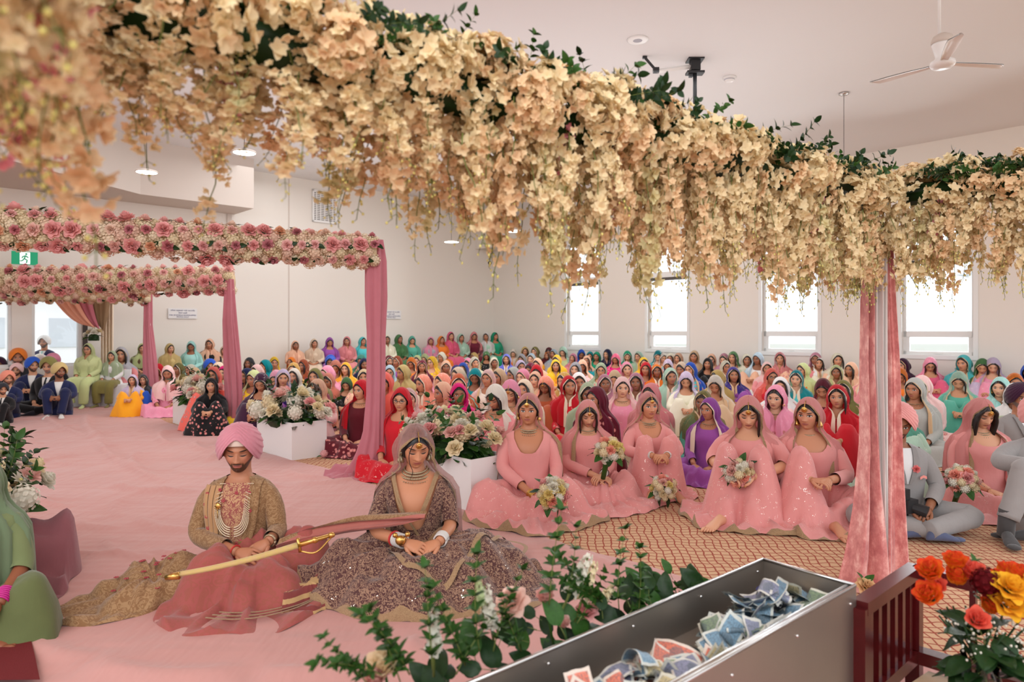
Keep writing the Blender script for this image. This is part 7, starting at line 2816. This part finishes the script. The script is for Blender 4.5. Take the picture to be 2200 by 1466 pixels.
skirts = ['cloth', 'cloth', 'cloth_floral', 'cloth_sequin']
for i, p in enumerate(placed):
    ex = p['ex']
    big = p['s'] > 172
    V = V2 if big else V1
    k = ex.get('V', rg.randrange(len(V1)))
    ms = V[k % len(V)]
    tgt = np.array([-2.2, 4.0])
    d = tgt - np.array([p['x'], p['y']])
    rz = math.atan2(d[0], -d[1]) * .45 + rg.uniform(-.15, .15)
    sk = SKIN[rg.choice((0, 1, 1, 2, 2, 3))]
    dk = tuple(c * .9 for c in C[p['dr']])
    t = place_person(ms, (p['x'], p['y'], 0), rz, make_label(p), dict(skin=sk, hair=(0, 0, 0), scarf=C[p['sc']], dress=C[p['dr']], skirt=C[p['dr']]), p['scale'], 'seated congregation',
                     mats={'skirt': ['cloth_floral' if ex.get('skirt') else rg.choice(skirts)], 'tunic': [rg.choice(('cloth', 'cloth', 'cloth_sequin', 'cloth_floral'))],
                           'headscarf': [rg.choice(('cloth_soft', 'cloth_sheer', 'cloth_soft', 'cloth_sequin')) if p['sc'] not in ('black', 'red') else 'cloth_soft', rg.choice(('trim', 'trim_cream', 'cloth_soft', 'cloth_soft'))],
                           'hair': ['hair_brown' if ex.get('brown') else None]})
    t.rotation_euler[1] = 0
    if ex.get('g'):
        glasses(t, ms['Hm'])
    if ex.get('t'):
        tikka(t, ms['Hm'], 1.3)
    if ex.get('n') or (big and i % 2 == 0):
        choker(t, ms['Tm'], 1, n=22, z=.597, r=.078)
    if big and i % 3 == 0:
        earrings(t, ms['Hm'], 1.1)
    if ex.get('brown'):
        m = MB()
        locks(m, ms['Hm'], 1, -.42, r=.022, n=5, seed='b')
        locks(m, ms['Hm'], -1, -.40, r=.02, n=4, seed='c')
        link('long_hair', m.mesh('long_hair', ['hair_brown']), t)

# bench row along the far wall
BENCH = [(634, 733, 'peach', 'peach', 'first'), (675, 729, 'beige', 'beige', ''), (708, 726, 'purple', 'purple', ''), (745, 724, 'rose', 'rose', ''), (779, 725, 'turquoise', 'turquoise', ''), (831, 721, 'cream', 'cream', ''), (857, 720, 'green', 'green', ''),
         (885, 723, 'jade', 'jade', ''), (925, 725, 'pink', 'grey', ''), (948, 723, 'orange', 'orange', ''), (968, 714, 'hotpink', 'hotpink', ''), (990, 718, 'mint', 'mint', ''), (1018, 714, 'rose', 'maroon', ''), (1044, 715, 'white', 'mint', ''), (1063, 715, 'emerald', 'emerald', ''),
         (306, 739, 'lime', 'brown', ''), (365, 739, 'khaki', 'khaki', ''), (411, 734, 'aqua', 'aqua', ''), (450, 729, 'peach', 'black', ''), (481, 745, 'beige', 'beige', '')]
for i, (u, v, sc, dr, _) in enumerate(BENCH):
    q = (u - 1100) / F
    a0 = .50
    b = (-.588 + .688 * a0 - q * (21.57 - .726 * a0)) / (.726 - .688 * q)
    x, y = -.588 + .688 * a0 - .726 * b, 21.57 - .726 * a0 - .688 * b
    s = F / y
    scale = (HC - (v - HV) / s) / (.855 + .46)
    wh = 'on the far wall bench' if u > 500 else 'by the left wall sign'
    place_person(VB[i % 5], (x, y, 0), .42 + rg.uniform(-.2, .2), 'elder woman in %s shawl%s, seated %s' % (nm(sc), '' if sc == dr else ' and %s dress' % nm(dr), wh), dict(skin=SKIN[rg.choice((1, 2, 2, 3))], hair=(0, 0, 0), scarf=C[sc], dress=C[dr], skirt=C[dr]), scale, 'women on the wall benches',
                 mats={'headscarf': ['cloth_soft', 'cloth_soft']})
for b0, b1, lab in ((.25, 7.2, 'long upholstered bench along the far wall, mostly hidden by people'), (8.0, 11.0, 'shorter bench along the far wall below the left sign')):
    rz = math.atan2(D2[1], D2[0])
    t0 = thing('bench', lab, 'bench', RP(.36, (b0 + b1) / 2), rz)
    m = MB()
    m.box((0, 0, .44), (b1 - b0, .44, .08))
    link('seat', m.mesh('seat', ['light_board'], False), t0)
    for x in np.linspace(-(b1 - b0) / 2 + .2, (b1 - b0) / 2 - .2, 4):
        m = MB()
        m.box((x, 0, .20), (.06, .38, .40))
        link('leg', m.mesh('leg', ['wood_brown'], False), t0)

# two elders on covered chairs
for u, v, s, sc, dr, sk, lab, fat in ((190, 739, 113, 'lightgreen', 'lightgreen', 'lime', 'large elderly woman in glasses and pale green suit, on a covered chair', 1.35), (241, 755, 112, 'sage', 'white', 'olive', 'elderly woman in sage scarf and white cardigan with a walking cane', 1.1)):
    ms = person_meshes('chair%d' % u, lod=1, seat=.42, legs='bench', scarf='wrap', yaw=.05, pitch=.05, fat=fat, hood_kw=dict(phi0=.62, trim=1, fold=.015, hem=.2))
    scale = (HC - (v - HV) / s) / (.855 + .42)
    loc = ((u - 1100) / s, F / s, 0)
    t = place_person(ms, loc, .1, lab, dict(skin=SKIN[1], hair=(0, 0, 0), scarf=C[sc], dress=C[dr], skirt=C[sk]), scale, mats={'headscarf': ['cloth_soft', 'cloth_soft']})
    if u == 190:
        glasses(t, ms['Hm'])
    t0 = thing('covered_chair', 'white cloth covered chair under the %s' % ('large woman in pale green' if u == 190 else 'woman with the cane'), 'chair', (loc[0], loc[1] + .06, 0), .1)
    m = MB()
    m.grid(np.array([[(.25 * k * sx, .25 * k * sy, z) for sx, sy in ((-1, -1), (0, -1.03), (1, -1), (1, 0), (1, 1), (0, 1), (-1, 1), (-1, 0))] for z, k in ((0.0, 1.04), (.15, 1.0), (.30, .98), (.38, .96))]), cv=True)
    m.box((0, 0, .385), (.48, .48, .05))
    link('seat_cover', m.mesh('seat_cover', ['cloth']), t0, (.75, .74, .74))
    m = MB()
    m.box((0, .24, .53), (.42, .05, .28))
    link('backrest_cover', m.mesh('backrest_cover', ['cloth']), t0, (.75, .74, .74))
t0 = thing('walking_cane', 'dark walking cane leaning on the elderly woman\'s knee', 'cane', PS(268, 868, 112) * (1, 1, 0))
m = MB()
m.tube([(0, 0, 0), (-.22, 0, .50)], [.011, .012], 8)
link('shaft', m.mesh('shaft', ['black_rubber']), t0)
m = MB()
m.tube([(-.22, 0, .50), (-.225, 0, .53), (-.26, 0, .54), (-.30, 0, .53)], [.013] * 4, 8)
link('cane_handle', m.mesh('cane_handle', ['black_rubber']), t0)

# men and children at the left
MEN = [(39, 753, 112, 'orange', 'charcoal', 0, 'man in orange turban and grey shirt by the far left window'), (71, 771, 116, 'blue', 'navy', 1, 'man in royal blue turban and navy letter jacket'), (105, 771, 124, 'olive', 'black', 2, 'man in olive turban and black suit, seated cross-legged'),
       (128, 783, 128, 'khaki', 'navy', 1, 'boy in khaki turban beside the covered chairs'), (114, 763, 108, 'pink', 'charcoal', 0, 'man in pink turban behind the man in olive turban'), (86, 765, 107, 'ivory', 'brown', 2, 'man in white turban just left of the pink turban'),
       (17, 800, 132, 'salmon', 'navy', 1, 'man in salmon turban and navy jacket near the left edge'), (-2, 771, 112, 'plum', 'charcoal', 2, 'man in plum turban at the extreme left edge'), (36, 784, 114, 'palepink', 'brown', 0, 'child in pale pink turban behind the salmon turban'),
       (6, 826, 140, 'charcoal', 'black', 1, 'man in black suit bending forward at the left edge'), (710, 766, 96, 'blue', 'grey', 0, 'boy in royal blue turban near the far bench, left of nearest drape'), (451, 775, 112, 'blue', 'white', 0, 'boy in blue turban above the woman in black')]
for u, v, s, tb, dr, k, lab in MEN:
    scale = (HC - (v - HV) / s) / .89
    t_suit = C[dr]
    t = place_person(VM[k], ((u - 1100) / s, F / s, 0), .35 + rg.uniform(-.15, .15), lab, dict(skin=SKIN[rg.choice((1, 2, 2, 3))], scarf=C[tb], dress=C[dr], skirt=C[dr] if dr != 'white' else C['navy']), scale, names={'tunic': 'jacket', 'skirt': 'trousers'})
    tc = C['navy'] if dr == 'white' else tuple(c * .8 for c in C[dr])
    if k == 1:
        leg_tubes(t, [((.10, 0, .12), (.13, -.36, .44), (.09, -.50, .08)), ((-.10, 0, .12), (-.13, -.36, .44), (-.09, -.50, .08))], 'cloth', tc)
        ft = (((.09, -.48, .045), (.15, -1, 0)), ((-.09, -.48, .045), (-.15, -1, 0)))
    else:
        leg_tubes(t, [((.10, 0, .12), (.38, -.26, .13), (-.02, -.44, .08)), ((-.10, 0, .12), (-.38, -.26, .13), (.02, -.38, .08))], 'cloth', tc)
        ft = (((-.02, -.44, .05), (-1, .1, -.05)), ((.04, -.39, .05), (1, .15, -.05)))
    for h, d in ft:
        m = MB()
        foot(m, h, d, sock=True)
        link('sock', m.mesh('sock', ['cloth']), t, (.7, .68, .64) if k == 1 else (.03, .03, .04))
    if dr in ('black', 'navy', 'charcoal'):
        suit_front(t, VM[k]['Tm'], (.75, .72, .68), C['black'] if dr == 'black' else None)
s = 104
t_suit = C['navy']
t = place_person(VMB, ((95 - 1100) / s, F / s, 0), .2, 'bearded man in white turban, dark suit and mint tie against the left window', dict(skin=SKIN[2], scarf=C['white'], dress=C['navy'], skirt=C['navy']), (HC - (724 - HV) / s) / 1.35, names={'tunic': 'jacket'})
suit_front(t, VMB['Tm'], (.8, .8, .8), C['aqua'])
t0 = thing('stool', 'plain wooden stool under the man against the left window', 'stool', ((95 - 1100) / s, F / s + .03, 0))
m = MB()
m.box((0, 0, .42), (.40, .36, .05))
link('seat', m.mesh('seat', ['wood_brown'], False), t0)
for x in (-.16, .16):
    for y in (-.14, .14):
        m = MB()
        m.box((x, y, .2), (.04, .04, .40))
        link('leg', m.mesh('leg', ['wood_brown'], False), t0)
for u, v, s, sc, dr, lab in ((285, 806, 126, 'lilac', 'marigold', 'girl in lilac bandana and marigold dress left of the farthest drape'), (308, 806, 124, 'charcoal', 'blue', 'girl in blue dress against the farthest drape'), (261, 747, 106, 'grey', 'rose', 'elderly woman in grey scarf and rose shawl behind the cane')):
    ms = V1[3]
    place_person(ms, ((u - 1100) / s, F / s, 0), .3, lab, dict(skin=SKIN[1], hair=(0, 0, 0), scarf=C[sc], dress=C[dr], skirt=C[dr]), (HC - (v - HV) / s) / .855, 'children and elders by the left bench')
# grey-bearded man in the plum turban at the right edge
s = 222
t_suit = C['suit']
ms = person_meshes('plum', sex='m', lod=2, scarf=None, hair=False, turb=True, yaw=-.1, skin='skin_grey_beard', legs='lotus', neck=.03)
t = place_person(ms, ((2192 - 1100) / s, F / s, 0), -.1, 'grey-bearded man in plum turban, grey suit and plum tie at the right edge', dict(skin=SKIN[2], scarf=C['plum'], dress=C['suit'], skirt=C['suit']), (HC - (830 - HV) / s) / .89, names={'tunic': 'jacket', 'skirt': 'trousers'})
suit_front(t, ms['Tm'], (.8, .8, .8), C['burgundy'])
# phone held by the woman in ivory
t0 = thing('phone', 'black phone held by the bowed woman in ivory scarf', 'phone', PS(1066, 890, 214))
m = MB()
m.box((0, 0, 0), (.075, .010, .15), Rx(.7))
link('case', m.mesh('case', ['black_rubber'], False), t0)
m = MB()
m.box((0, .0065, .0), (.068, .003, .14), Rx(.7))
link('screen', m.mesh('screen', ['blind_grey'], False), t0)
